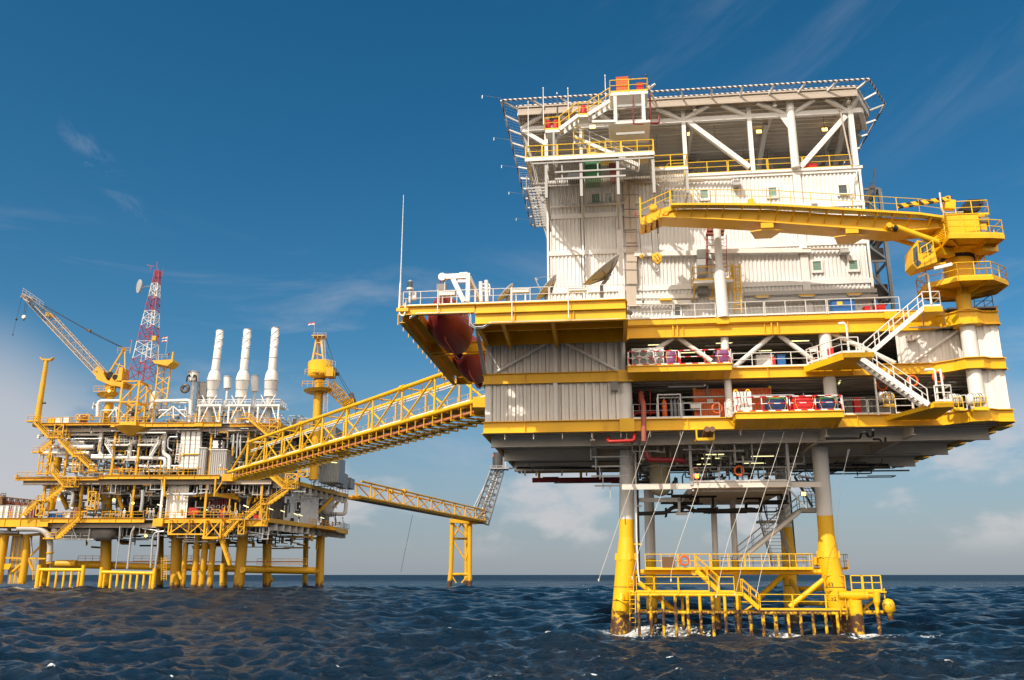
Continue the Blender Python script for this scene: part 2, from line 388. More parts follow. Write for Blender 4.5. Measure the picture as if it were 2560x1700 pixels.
# ================================================================ NEAR PLATFORM (frame A)
UL, UR, VB = -10.5, 27.45, 27.0
L0, L1, M0, M1z, T0, TM, T1 = 14.3, 15.2, 18.12, 18.95, 21.45, 22.45, 22.9
PL = thing('accommodation_platform', (8, 8, 13.4), 'yellow-beamed platform with white clad ends, standing on four legs below the white block', 'offshore platform', fr=A)
def part(mb, name, mat, par=None, label=None, kind=None): return mb.build(name, M[mat], par if par is not None else PL, label, kind)
# pedestal bulge: the decks wrap round the crane column at the right
CU, CV = 25.25, -.95
def edge_beam(z0, z1, name='edge_beam', tier=None, mat='yel', u0=UL, vv=0.0):
    mb = MB(A); d = z1-z0
    # straight run, ramp out, bulge, corner run
    pts = [(u0, 0), (CU-2.3, 0), (CU-1.3, -.8), (CU-.7, -1.5), (CU+.5, -1.6), (CU+1.1, -1.2), (UR, -1.1)]
    for (a, b) in zip(pts[:-1], pts[1:]):
        n_ = Vector((b[1]-a[1], -(b[0]-a[0]), 0)).normalized(); o = n_*.0
        P = [(a[0], a[1], z0), (b[0], b[1], z0), (b[0], b[1], z1), (a[0], a[1], z1)]
        mb.prism(P, (0, .06, 0))
        for zz in (z0, z1-.05):
            mb.add([(a[0], a[1]-.2, zz), (b[0], b[1]-.2, zz), (b[0], b[1]+.2, zz), (a[0], a[1]+.2, zz), (a[0], a[1]-.2, zz+.05), (b[0], b[1]-.2, zz+.05), (b[0], b[1]+.2, zz+.05), (a[0], a[1]+.2, zz+.05)],
                   [(0, 1, 2, 3), (7, 6, 5, 4), (0, 4, 5, 1), (3, 2, 6, 7)])
    u = u0+3.2
    while u < CU-4: mb.box(u-.02, u+.02, -.16, 0, z0+.052, z1-.052); u += 6.1
    return part(mb, name, mat)
edge_beam(L0, L1); edge_beam(M0, M1z)
edge_beam(T0, TM-.02, u0=UL)
mb = MB(A)   # upper tier of the top beam, standing proud
for a, b in (((.6, -.32), (CU-3.6, -.32)), ((CU-3.6, -.32), (UR+.1, -.32))):
    mb.prism([(a[0], a[1], TM), (b[0], b[1], TM), (b[0], b[1], T1), (a[0], a[1], T1)], (0, .3, 0))
    mb.prism([(a[0], a[1]-.08, T1), (b[0], b[1]-.08, T1), (b[0], b[1]-.08, T1+.04), (a[0], a[1]-.08, T1+.04)], (0, .4, 0))
part(mb, 'edge_beam_cap', 'yel')
# stiffener ribs + column stubs on the beams
bxs = [(u-.45, u+.45, -.40, -.33, T0+.9, T1) for u in (7.9, 20.2)]+[(A.v('M1', x, 340, 0)[0]-.04, A.v('M1', x, 340, 0)[0]+.04, -.22, -.0, T0+.06, TM-.03) for x in (585, 630, 1600, 1665)]+[(-.15, .95, -.30, -.001, z0-.05, z1+.03) for z0, z1 in ((L0, L1), (M0, M1z))]+[(.1, .75, -.36, -.001, T0-.12, T0+.02)]
each('column_stub', 'yel', PL, A, [lambda m, b=b: m.box(*b) for b in bxs])
# side beams and back beams, floors
for z0, z1 in ((L0, L1), (M0, M1z), (T0, T1-.02)):
    for u, vs in ((UL, .07), (UR, -1.0)):
        mb = MB(A); mb.ibeam((u, vs, (z0+z1)/2), (u, VB, (z0+z1)/2), z1-z0, .3); part(mb, 'side_beam', 'yel' if u < 0 else 'yel')
    mb = MB(A); mb.ibeam((UL+.2, VB, (z0+z1)/2), (UR-.2, VB, (z0+z1)/2), z1-z0, .3); part(mb, 'rear_beam', 'yel')
    mb = MB(A); mb.box(UL+.1, UR-.1, .08, VB-.1, z1-.16, z1-.02); mb.box(CU-1.2, UR-.05, -1.05, .075, z1-.15, z1-.03); part(mb, 'deck_plate', 'mgrey')  # plate coloured darker than the joists, standing in for shade in the gaps
    mb = MB(A); v = 1.1
    while v < VB: mb.ibeam((UL+.2, v, z1-.5), (UR-.2, v, z1-.5), .55, .26, .03); v += 1.0
    part(mb, 'deck_joists', 'under', kind='stuff')
# big girders below the cellar deck, brackets, side brackets stepping out at the right
mb = MB(A)
for v in (2.6, 11, 19.2): mb.ibeam((UL+.25, v, 14.15), (UR-.3, v, 14.15), 1.1, .35)
part(mb, 'main_girder', 'under')
mb = MB(A)
for u in (-2.2, .35, 14.9, 21): mb.ibeam((u, .2, 14.2), (u, VB-.2, 14.2), 1.0, .35)
part(mb, 'cross_girder', 'under')
for i in range(9):
    mb = MB(A); u = UL+1.6+i*2.2; mb.prism([(u, .1, 14.28), (u, 1.3, 14.28), (u, .1, 13.85)], (.05, 0, 0)); mb.build('bracket', M['under'], PL)
for i in range(9):
    v = 1.0+i*2.9; mb = MB(A); mb.box(UR+.16, UR+.75, v, v+2.0, 14.3, 14.75); mb.build('side_bracket', M['yel'], PL)
# columns and raking braces at the face
def colm(u, v, z0, z1, r, mat='white'): mb = MB(A); mb.tube((u, v, z0), (u, v, z1), r, n=20); return part(mb, 'column', mat)
colm(.25, -.1, M1z, T0, .22, 'grey'); colm(.35, .55, L1, M0, .53)
uu = A.v('M1', 1122, 480, .3)[0]; colm(uu, .35, M1z, T0, .30); uu = A.v('M1', 1157, 950, .3)[0]; colm(uu, .35, L1, M0, .27)
uu = A.v('M2', 290, 400, .2)[0]; colm(uu, .35, M1z, T0, .46); uu = A.v('M2', 328, 780, .2)[0]; colm(uu, .35, L1, M0, .46)
colm(UL+.45, .3, L1, M0, .2); colm(UL+.45, .3, M1z, T0, .2)
uu = A.v('Z6', 1390, 850, .1)[0]; colm(uu, .02, L1, M0, .20); colm(uu, .02, M1z, T0, .20)
for v in (9, 18, 26.5):
    for u in (UL+.4, .35, 14.9, UR-.4):
        colm(u, v, L1, M0, .3); colm(u, v, M1z, T0, .3)
def brace(a, b, r=.2, mat='white'): mb = MB(A); mb.tube(a, b, r, n=12); part(mb, 'brace', mat)
for a, b in (((590, 430), (420, 550)), ((640, 430), (985, 672)), ((1610, 400), (1210, 745)), ((1680, 400), (2120, 728))):
    brace(A.v('M1', *a, .5), A.v('M1', *b, .5), .19)
brace(A.v('M2', 340, 315, .5), A.v('M2', 880, 575, .5), .19)
brace(A.v('M2', 1420, 290, -.12), A.v('M2', 1010, 575, -.12), .11); brace(A.v('Z6', 870, 1000, -.1), A.v('Z6', 1350, 725, -.1), .13); brace(A.v('Z6', 1440, 722, -.1), A.v('Z6', 1930, 980, -.1), .13)
brace(A.v('Z6', 722, 612, -3.0), A.v('Z6', 790, 1000, -.2), .16, 'galv')
# wall cladding
def wall(a, b, z0, z1, v, mat='whitedirty', side=False, pitch=.56, dep=.075): mb = MB(A); mb.corr(a, b, z0, z1, v, pitch, dep, side); part(mb, 'wall_cladding', mat)
wall(UL+.1, .2, L1, M0, .12, pitch=.58, dep=.11); wall(UL+.1, .2, M1z, T0, .12, pitch=.58, dep=.11)
for z_a, z_b in ((L1+.02, M0-.07), (M1z+.02, T0-.07)):
    mb = MB(A); nn_ = round((.2-UL-.1)/.58); [mb.box(UL+.1+i*(.1-UL)/nn_-.022, UL+.1+i*(.1-UL)/nn_+.022, .095, .115, z_a, z_b) for i in range(1, nn_)]; part(mb, 'panel_seam', 'mgrey')
u1 = A.v('M2', 890, 400, 0)[0]; u2 = A.v('M2', 1640, 800, -1)[0]
wall(u1, CU+.6, M1z, T0, .1); wall(CU+.1, UR-.1, M1z, T0, -.98); wall(CU+.4, UR-.1, L1, M0, -.98)
wall(-.9, VB, L1, M0, UR-.05, side=True); wall(-.9, VB, M1z, T0, UR-.05, side=True)
wall(.15, VB, L1, M0, UL+.12, side=True); wall(.15, VB, M1z, T0, UL+.12, side=True)
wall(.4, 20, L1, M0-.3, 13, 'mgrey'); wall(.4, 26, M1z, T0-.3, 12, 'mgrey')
wall(UL+.2, UR-.2, L1, M0, VB-.3); wall(UL+.2, UR-.2, M1z, T0, VB-.3)
mb = MB(A); mb.box(A.v('M2', 430, 800, 6)[0], A.v('M2', 860, 800, 6)[0], 6, 6.1, L1, M0-.35); part(mb, 'partition_wall', 'whitefar')
# crane column in the decks
CW = A.v('M2', 1510, 400, CV)[0]
for z0, z1 in ((L1+.02, M0), (M1z+.02, T0)):
    mb = MB(A); mb.tube((CU, CV, z0), (CU, CV, z1), .52, n=28); part(mb, 'crane_column', 'white')
mb = MB(A); mb.tube((CU, CV, L0+.05), (CU, CV, L1), .5, n=24); part(mb, 'crane_column', 'yel')
# protruding balconies (mid and low level) with bracketed undersides
def balcony(ua, ub, z, vv, zf, zu, nb):
    mb = MB(A); mb.box(ua, ub, vv, vv+.08, zf, z); mb.box(ua-.06, ub+.06, vv-.1, -.22, z-.07, z+.0); mb.box(ua, ua+.07, vv+.08, -.21, zf, z-.07); mb.box(ub-.07, ub, vv+.08, -.21, zf, z-.07)
    mb.box(ua, ub, vv-.09, vv-.01, zf-.04, zf+.02)
    mb.prism([(ua+.05, vv+.08, zf+.02), (ub-.05, vv+.08, zf+.02), (ub-.05, -.23, zu), (ua+.05, -.23, zu)], (0, 0, .04))
    for i in range(nb):
        u = ua+.5+(ub-ua-1)*i/(nb-1); mb.prism([(u, vv+.1, zf), (u, -.25, zu+.02), (u, -.25, zu-.16)], (.06, 0, 0))
    part(mb, 'balcony', 'yel')
BA = (A.v('M1', 118, 700, -1.5)[0], A.v('M1', 1192, 700, -1.5)[0])
BB = (A.v('M1', 1235, 1190, -2)[0], A.v('M2', 438, 980, -2)[0])
balcony(BA[0], BA[1], M1z+.03, -1.5, 18.5, 18.15, 7); balcony(BB[0], BB[1], L1+.03, -2.0, 14.75, 14.3, 8)
def rrail(pts, mat, par=PL, label=None, name='guardrail', **k): mb = MB(A); mb.rail(pts, **k); return mb.build(name, M[mat], par, label)
RW = dict(r=.045, sp=1.75, n=6)
um = (BA[0]+BA[1])/2
rrail([(BA[0]+.05, -.2, M1z), (BA[0]+.05, -1.5, M1z)], 'white'); rrail([(BA[0]+.1, -1.5, M1z), (um, -1.5, M1z)], 'rw', **RW); rrail([(um+.1, -1.5, M1z), (BA[1]-.1, -1.5, M1z), ], 'rw', **RW); rrail([(BA[1], -1.5, M1z), (BA[1], -.2, M1z)], 'white')
w3 = (BB[1]-BB[0])/2
for i in range(2): rrail([(BB[0]+w3*i+.08, -2, L1), (BB[0]+w3*(i+1)-.08, -2, L1)], 'rw', **RW)
rrail([(BB[0], -2, L1), (BB[0]-.5, -.2, L1)], 'white'); rrail([(BB[1], -2, L1), (BB[1], -.2, L1)], 'white')
G = dict(r=.033, sp=1.6)
for a, b in ((.9, 4.4), (4.5, 10.6), (10.7, 13.6)): rrail([(a, -.12, L1), (min(b, BB[0]-.9), -.12, L1)], 'galv', **G) if a < BB[0]-1.2 else None
rrail([(BA[1]+.3, -.1, M1z), (14.2, -.1, M1z)], 'white', **G); rrail([(14.3, -.1, M1z), (A.v('M2', 260, 600, 0)[0]-.1, -.1, M1z)], 'white', **G)
ra = A.v('M2', 445, 990, -.1)[0]; rb = A.v('M2', 840, 990, -.1)[0]; rc_ = A.v('M2', 1040, 990, -.1)[0]
rrail([(ra, -.12, L1), ((ra+rb)/2, -.12, L1)], 'white', **G); rrail([((ra+rb)/2+.1, -.12, L1), (rb, -.12, L1)], 'white', **G); rrail([(rb+.4, -.12, L1), (rc_, -.12, L1)], 'white', **G)
rrail([(A.v('M2', 1320, 960, -.3)[0], -.2, L1), (A.v('M2', 1490, 960, -1)[0], -1.1, L1)], 'white', **G)
# top deck rails
for a, b in ((.9, 4.2), (4.3, 7.4), (8.3, 11), (11.1, 15.6), (15.7, 20.9)): rrail([(a, -.4, T1), (b, -.4, T1)], 'white', r=.03, sp=1.5)
rrail([(CU+1.0, -.3, T1), (UR+.1, -.3, T1), (UR+.1, 4, T1)], 'galvd', **G)
# doors/lamps/pipes inside the open levels
def lamp(p, ln=1.2, par=PL, d=(1, 0, 0)):
    mb = MB(A); q = Vector(p)+Vector(d)*ln; mb.bar(p, q, .16, .06); o = mb.build('tube_lamp', M['galv'], par)
    mb = MB(A); mb.bar(Vector(p)+Vector((0, -.02, -.06)), q+Vector((0, -.02, -.06)), .09, .06); s_ = mb.build('lamp_tube', M['tubel'], o); s_['_b'] = o['_b']
for k, x, y, v, ln in (('M1', 330, 500, 3, 1.5), ('M1', 1030, 482, 3, 1.3), ('M1', 665, 580, 6, 1.7), ('M1', 1450, 560, 6, 1.2), ('M1', 1790, 460, 3, 1.5), ('M1', 310, 925, 6, .5), ('M1', 385, 925, 5, 1.0), ('M1', 650, 1097, 6, 1.0),
                      ('M2', 0, 380, 3, 1.2), ('M4', 835, 285, 6, 1.6), ('M4', 812, 322, 8, 1.6), ('M4', 770, 378, 11, 1.8), ('M4', 1285, 302, 7, 1.8), ('M4', 1215, 368, 10, 1.8), ('M2', 1290, 700, 4, .1), ('M2', 410, 715, 2, .1)):
    if ln > .2: lamp(A.v(k, x, y, v), ln)
    else: p = A.v(k, x, y, v); lamp(p, 1.4, d=(.15, 1, 0))
rn = random.Random(5)
def clutter(n, u, v, z, rr=(.03, .12), name='pipework', mat='mgrey', fr=A, par=PL, drops=.5, seg=(1.5, 6)):
    """service pipes with their drops and hangers"""
    mb = MB(fr)
    for i in range(n):
        a = Vector((rn.uniform(*u), rn.uniform(*v), rn.uniform(*z))); r = rn.uniform(*rr); pts = [a]; c = a.copy(); ax = rn.random() < .7
        for j in range(rn.randint(1, 4)):
            s_ = rn.choice((-1, 1)); l_ = rn.uniform(*seg)
            q = c.copy()
            if rn.random() < drops*.6: q.z += s_*l_*.3
            elif ax: q.x += s_*l_
            else: q.y += s_*l_
            if rn.random() < .5: ax = not ax
            q.x = min(max(q.x, u[0]), u[1]); q.y = min(max(q.y, v[0]), v[1]); q.z = min(max(q.z, z[0]), z[1])
            if (q-c).length > .3: pts.append(q); c = q
        if len(pts) > 1: mb.pipe(pts, r, n=6)
    return mb.build(name, M[mat], par, kind='stuff')
clutter(45, (.8, 20), (1.0, 11), (20.3, 21.2), (.03, .1), mat='mgrey'); clutter(16, (.8, 20), (.8, 9), (20.2, 21.2), (.03, .09), mat='galv')
clutter(45, (.8, 26), (1.0, 11), (17, 17.9), (.03, .1)); clutter(12, (.8, 26), (.8, 9), (16.9, 17.9), (.03, .09), mat='galv')
clutter(30, (1, 19), (4, 11), (15.3, 17.5), (.04, .15), mat='dgrey', drops=1.2, seg=(1, 3)); clutter(26, (1, 19), (5, 11), (19.1, 20.6), (.04, .15), mat='dgrey', drops=1.2, seg=(1, 3))
# long service beams hung across the openings
mb = MB(A); a = A.v('M1', 1190, 505, 2.5); b = A.v('M1', 2120, 485, 2.5); mb.bar(a, b, .15, .3); part(mb, 'cable_tray', 'mgrey')
mb = MB(A); a = A.v('M1', 150, 970, 2.5); b = A.v('M1', 2140, 940, 2.5); mb.bar(a, b, .15, .22); part(mb, 'cable_tray', 'mgrey')
mb = MB(A); mb.pipe([A.v('M1', 280, 905, 1.5), A.v('M1', 460, 885, 1.5), A.v('M1', 940, 885, 1.5)], .06); part(mb, 'service_pipe', 'galv')
# red fire main and drain pipes on the face
def pipe(pts, r, mat, name='pipe', par=PL, fr=A, n=10, label=None): mb = MB(fr); mb.pipe(pts, r, n=n); return mb.build(name, M[mat], par, label)
P = A.v('M1', 285, 1240, -.5)
pipe([A.v('M1', 262, 1000, 1.0), A.v('M1', 265, 1060, .2), A.v('M1', 285, 1120, -.45), A.v('M1', 287, 1500, -.5)], .19, 'redrust', 'fire_main')
pipe([A.v('M3', 1320, 140, .8), A.v('M3', 1325, 182, -.3), A.v('M3', 1590, 172, -.3), A.v('M3', 1598, 80, .3)], .13, 'red', 'fire_main')
pipe([A.v('M1', 235, 960, 2), A.v('M1', 240, 1190, 2)], .06, 'red'); pipe([A.v('M1', 352, 950, 2), A.v('M1', 352, 1230, 2)], .06, 'red')
pipe([A.v('M1', 190, 1250, 2.2), A.v('M1', 190, 1210, 2.2), A.v('M1', 240, 1205, 2.2), A.v('M1', 420, 1205, 2.2)], .11, 'red')
pipe([A.v('M1', 470, 1440, 3), A.v('M1', 1900, 1405, 3), A.v('M1', 1990, 1400, 3), A.v('M1', 2010, 1480, 3), A.v('M1', 1940, 1520, 3.4)], .15, 'redd', 'fire_main')
pipe([A.v('M4', 290, 265, 2), A.v('M4', 300, 340, 2), A.v('M4', 640, 345, 2.5), A.v('M4', 660, 370, 6)], .2, 'redd', 'fire_main')
pipe([A.h('M3', 540, 580, 12.9), A.h('M3', 1440, 572, 12.9)], .24, 'redd', 'fire_main', label='long dark red pipe slung below the rear edge')
pipe([A.h('M3', 1340, 560, 12.9), A.h('M3', 1350, 600, 12.4), A.h('M3', 1440, 600, 12.4)], .12, 'redd')
for x in (610, 1043):
    mb = MB(A); p = A.h('M3', x, 600, 12.7); mb.tube(p, (p[0], p[1], 14.2), .13); part(mb, 'pipe_hanger', 'yel')
pipe([A.h('M2', 0, 1495, 13.5), A.h('M2', 680, 1480, 13.5)], .1, 'black', 'drain_pipe'); pipe([A.h('M3', 380, 452, 13.4), A.h('M3', 1430, 452, 13.4)], .1, 'black', 'drain_pipe')
pipe([A.h('M2', 290, 1215, 13.5), A.h('M2', 580, 1210, 13.5), A.h('M2', 590, 1165, 13.7), A.h('M2', 630, 1160, 13.7), A.h('M2', 650, 1200, 13.5), A.h('M2', 690, 1195, 13.5), A.h('M2', 690, 1140, 13.8)], .09, 'black', 'drain_pipe')
pipe([A.h('M2', 690, 1220, 13.5), A.h('M2', 750, 1220, 13.5), A.h('M2', 770, 1255, 13.2), A.h('M2', 795, 1255, 13.2), A.h('M2', 795, 1205, 13.6)], .08, 'black', 'drain_pipe')
pipe([A.h('M2', 100, 1440, 13.3), A.h('M2', 820, 1440, 13.3)], .13, 'black', 'drain_pipe')
for x in (465, 580, 845, 1100, 1255):
    mb = MB(A); p = A.h('M3', x, 535, 12.9); mb.bar((p[0], p[1], 12.9), (p[0], p[1], 14.0), .14, .14); part(mb, 'pipe_hanger', 'under')
clutter(26, (-8, 27), (8, 26), (13.0, 13.6), (.03, .08), mat='mgrey')
# twin exhaust outlets on a bracket below the face
mb = MB(A)
for x, x2 in ((915, 940), (960, 995)): mb.tube(A.v('M1', x, 1450, .2), A.v('M1', x2, 1372, -1.3), .22, n=14)
part(mb, 'exhaust_outlet', 'brown')
mb = MB(A); p0 = A.v('M1', 828, 1385, -.6); p1 = A.v('M1', 1012, 1475, -.6)
for u in (p0[0], p1[0]): mb.bar((u, -.6, 14.3), (u, -.6, p1[2]), .12, .12); mb.bar((u, -.6, p1[2]), (u, 1.5, p1[2]), .12, .12)
mb.bar((p0[0], -.6, p1[2]), (p1[0], -.6, p1[2]), .14, .2); part(mb, 'outlet_bracket', 'yel')
# dense pipe rack hung below the middle of the cellar deck
clutter(60, (.8, 14), (2.5, 15), (11.2, 14.0), (.03, .13), mat='mgrey', drops=1.1, seg=(.8, 3)); clutter(26, (.8, 14), (2.3, 6), (12, 14.1), (.03, .09), mat='grey', drops=1.1, seg=(.8, 3)); clutter(30, (1, 14), (8, 16), (11, 14), (.05, .22), mat='dgrey', drops=1.2, seg=(.8, 3))
for i in range(14):   # square hangers
    mb = MB(A); u = rn.uniform(1.2, 13.5); v = rn.uniform(2.2, 9); wd = rn.uniform(.5, 1.6); z = rn.uniform(12.1, 13.2)
    mb.bar((u, v, 14.2), (u, v, z), .1, .1); mb.bar((u+wd, v, 14.2), (u+wd, v, z), .1, .1); mb.bar((u-.1, v, z), (u+wd+.1, v, z), .1, .12); part(mb, 'pipe_support', 'grey')
for i in range(5):
    mb = MB(A); u = -2.6+rn.random()*.4; z = 13.6-i*.75; mb.bar((u, 3.4, z), (u+3, 3.4, z), .1, .12); mb.bar((u+.3*i, 3.3, z), (u+.3*i, 3.3, z-1), .08, .08); part(mb, 'pipe_support', 'grey')
# suspended sub-cellar deck
sf = 2.9; su0, su1 = A.h('M4', 720, 560, 10.7)[0], A.h('M4', 1650, 550, 10.7)[0]
mb = MB(A); mb.ibeam((su0, sf, 10.55), (su1, sf, 10.55), .5, .2); mb.bar((-.1, sf+.1, 10.45), (su0, sf+.1, 10.45), .15, .42); mb.bar((su1, sf+.3, 10.5), (14.9, sf+.3, 10.5), .15, .4); part(mb, 'sub_deck_beam', 'under')
mb = MB(A); mb.box(su0+.02, su1, sf+.1, 17, 10.3, 10.62); part(mb, 'sub_deck_plate', 'under')
mb = MB(A)
for i in range(13): v = sf+1+i*1.1; mb.bar((su0, v, 10.2), (su1, v, 10.2), .1, .22)
for u in (su0+.1, su1-.1): mb.bar((u, sf+.1, 10.3), (u, 17, 10.3), .15, .42)
part(mb, 'sub_deck_joists', 'under', kind='stuff')
rrail([(su0+.15, sf, 10.75), ((su0+su1)/2-1.6, sf, 10.75)], 'galv', **G); rrail([((su0+su1)/2-1.5, sf, 10.75), (su1-.2, sf, 10.75)], 'galv', **G)
for u in (su0, su1):
    mb = MB(A); mb.bar((u, sf, 10.5), (u, sf, 14), .2, .2); part(mb, 'sub_deck_hanger', 'grey')
mb = MB(A); mb.bar(A.v('M4', 1625, 600, 3), A.v('M4', 1815, 800, 3), .12, .12); part(mb, 'stair_brace', 'grey')
clutter(22, (3, 13), (3.5, 16), (8.9, 10.1), (.05, .16), mat='black', drops=.8, seg=(1, 4)); clutter(34, (4, 12), (3.6, 15), (10.8, 13), (.04, .2), mat='dgrey', drops=1.3, seg=(.7, 2))
pipe([A.v('M4', 210, 855, 6), A.v('M4', 480, 845, 6), A.v('M4', 540, 790, 6), A.v('M4', 680, 790, 6), A.v('M4', 740, 828, 7), A.v('M4', 1390, 820, 7)], .16, 'black', 'drain_pipe')
pipe([A.v('M4', 370, 850, 6), A.v('M4', 1300, 800, 9)], .07, 'black', 'drain_pipe')
mb = MB(A); mb.bar(A.v('M4', 215, 725, 5), A.v('M4', 610, 722, 5), .2, .32); mb.bar(A.v('M4', 600, 700, 5), A.v('M4', 600, 855, 5), .2, .2); mb.bar(A.v('M4', 572, 855, 5), A.v('M4', 680, 855, 5), .2, .2); part(mb, 'pipe_support', 'grey')
# pressure vessel under the deck
t = thing('pressure_vessel', A.v('M4', 425, 700, 7), 'cream upright vessel hung below the deck between two white legs', 'vessel', fr=A)
mb = MB(A); p = A.v('M4', 425, 690, 7); mb.lathe((p[0], 7, p[2]), (p[0], 7, p[2]+3), [(0, .05), (.15, .5), (.5, .82), (2.3, .85), (2.32, 1.0), (2.5, 1.0), (2.52, .85), (5, .85)], 22); mb.build('shell', paint('cream_vessel', (.50, .47, .33), .5, .1, .2), t)
mb = MB(A)
for i in range(16): g = i*.393; mb.tube((p[0]+.95*math.cos(g), 7+.95*math.sin(g), p[2]+2.25), (p[0]+.95*math.cos(g), 7+.95*math.sin(g), p[2]+2.6), .04, n=5)
mb.build('flange_bolts', M['mgrey'], t)
# ---- left overhanging antenna deck and lifeboat deck
t = thing('overhanging_deck', (-8, -3, 21.1), 'yellow deck jutting out at the left, carrying the dishes and holding the lifeboats', 'deck', fr=A); OD = t
z0, zt, z1 = 21.17, 21.95, 22.65
mb = MB(A); mb.box(-10.2, .45, -6.4, -6.32, z0, z1-.05)
mb.box(-10.3, .5, -6.6, -6.2, z1-.05, z1); mb.box(-10.3, .5, -6.6, -6.2, z0-.04, z0+.0); mb.box(-10.25, .48, -6.62, -6.4, zt-.03, zt+.03)
for u in (-7.4, -3.2): mb.box(u, u+.04, -6.55, -6.4, z0, zt-.03)
mb.build('front_beam', M['yel'], t)
mb = MB(A); mb.ibeam((.45, -6.3, 21.9), (.45, -.1, 21.9), 1.4, .3); mb.build('side_beam', M['yel'], t)
mb = MB(A); mb.ibeam((-10.2, -6.3, 21.9), (-10.2, 17, 21.9), 1.4, .3); mb.build('side_beam', M['yel'], t)
mb = MB(A); mb.box(-10.1, .4, -6.3, 0, 22.35, 22.5); mb.build('deck_plate', M['yel'], t)
mb = MB(A)
for i in range(11): u = -9.6+i*.98; mb.box(u, u+.06, -6.3, -.25, 22.0, 22.34)
mb.box(-10.1, .3, -3.3, -3.1, 21.5, 22.34); mb.build('deck_joists', M['yel'], t)
mb = MB(A)
for x in (960, 1370): p = A.v('Z6', x, 600, -3); mb.prism([(p[0], -6.2, 21.6), (p[0], -.2, 21.6), (p[0], -.2, 20.9)], (.25, 0, 0))
mb.box(-10.4, .4, -.3, -.12, 21.2, 22.3); mb.build('support_bracket', M['yel'], t)
# lifeboat deck frame
LB0, LB1 = -15.7, -10.2
mb = MB(A); mb.box(LB0, LB1-.06, -6.45, -6.3, 22.05, 22.6); mb.box(LB0-.1, LB1-.06, -6.65, -6.1, 22.6, 22.65); mb.box(LB0, LB1-.2, -6.6, -6.2, 21.99, 22.04); mb.build('front_beam', M['yel'], t)
mb = MB(A); mb.ibeam((LB0+.1, -6.2, 22.0), (LB0+.1, 15.3, 22.0), 1.0, .4); mb.build('side_beam', M['yel'], t)
mb = MB(A); mb.box(LB0+.3, LB0+1.35, -6.25, 15, 22.3, 22.42); mb.box(LB0+1.3, LB0+1.36, -6.2, 15, 21.75, 22.3); mb.build('edge_walkway', M['yel'], t)
for v in (3.0, 3.9, 15.2): 
    mb = MB(A); mb.ibeam((LB0+.3, v, 22.0), (LB1-.3, v, 22.0), .9, .3); mb.build('cross_beam', M['yel'], t)
for i in range(13):
    mb = MB(A); v = -6+i*1.7; mb.tube((LB0-.25, v, 22.2), (LB0-.25, v+.02, 21.4), .05, n=5); mb.bar((LB0-.3, v, 22.2), (LB0+.1, v, 22.2), .06, .06); mb.build('cable_clip', M['yel'], t)
mb = MB(A); mb.pipe([A.v('Z6', 150, 525, -6.5), A.v('Z6', 210, 488, -6.5), A.v('Z6', 650, 478, -6.5), A.v('Z6', 672, 500, -6.5), A.v('Z6', 672, 580, -6.5), A.v('Z6', 710, 605, -6.5), A.v('Z6', 780, 600, -6.5), A.v('Z6', 840, 565, -6.5), A.v('Z6', 1950, 535, -6.5)], .05, n=6)
mb.pipe([A.v('Z6', 150, 535, -6.45), A.v('Z6', 210, 500, -6.45), A.v('Z6', 640, 490, -6.45), A.v('Z6', 660, 505, -6.45), A.v('Z6', 660, 590, -6.45), A.v('Z6', 705, 615, -6.45), A.v('Z6', 780, 612, -6.45), A.v('Z6', 845, 575, -6.45), ], .04, n=6); mb.build('conduit', M['galv'], t)
rl = []
def orail(x0, x1, mat='white', lab=None): mb = MB(A); mb.rail([(x0, -6.45, 22.65), (x1, -6.45, 22.65)], r=.03, sp=1.5); mb.build('guardrail', M[mat], t)
xs = [A.v('Z6', x, 400, -6.45)[0] for x in (95, 390, 400, 705, 712, 1012, 1020, 1335, 1345, 1665, 1672, 1985)]
for a, b in zip(xs[::2], xs[1::2]): orail(a, b)
mb = MB(A); mb.rail([(LB0, -6.4, 22.65), (LB0, 3, 22.65)], sp=1.6); mb.build('guardrail', M['white'], t)
mb = MB(A); mb.rail([(.45, -6.4, 22.65), (.45, -.6, 22.65)], sp=1.6); mb.build('guardrail', M['white'], t)
for x, y in ((1022, 545), (1505, 530), (388, 480)):
    p = A.v('Z6', x, y, -6.72); mb = MB(A); mb.tube((p[0], -6.72, p[2]), (p[0], -6.72, 23.75), .045, n=6); mb.build('rail_stanchion', M['white'], t)
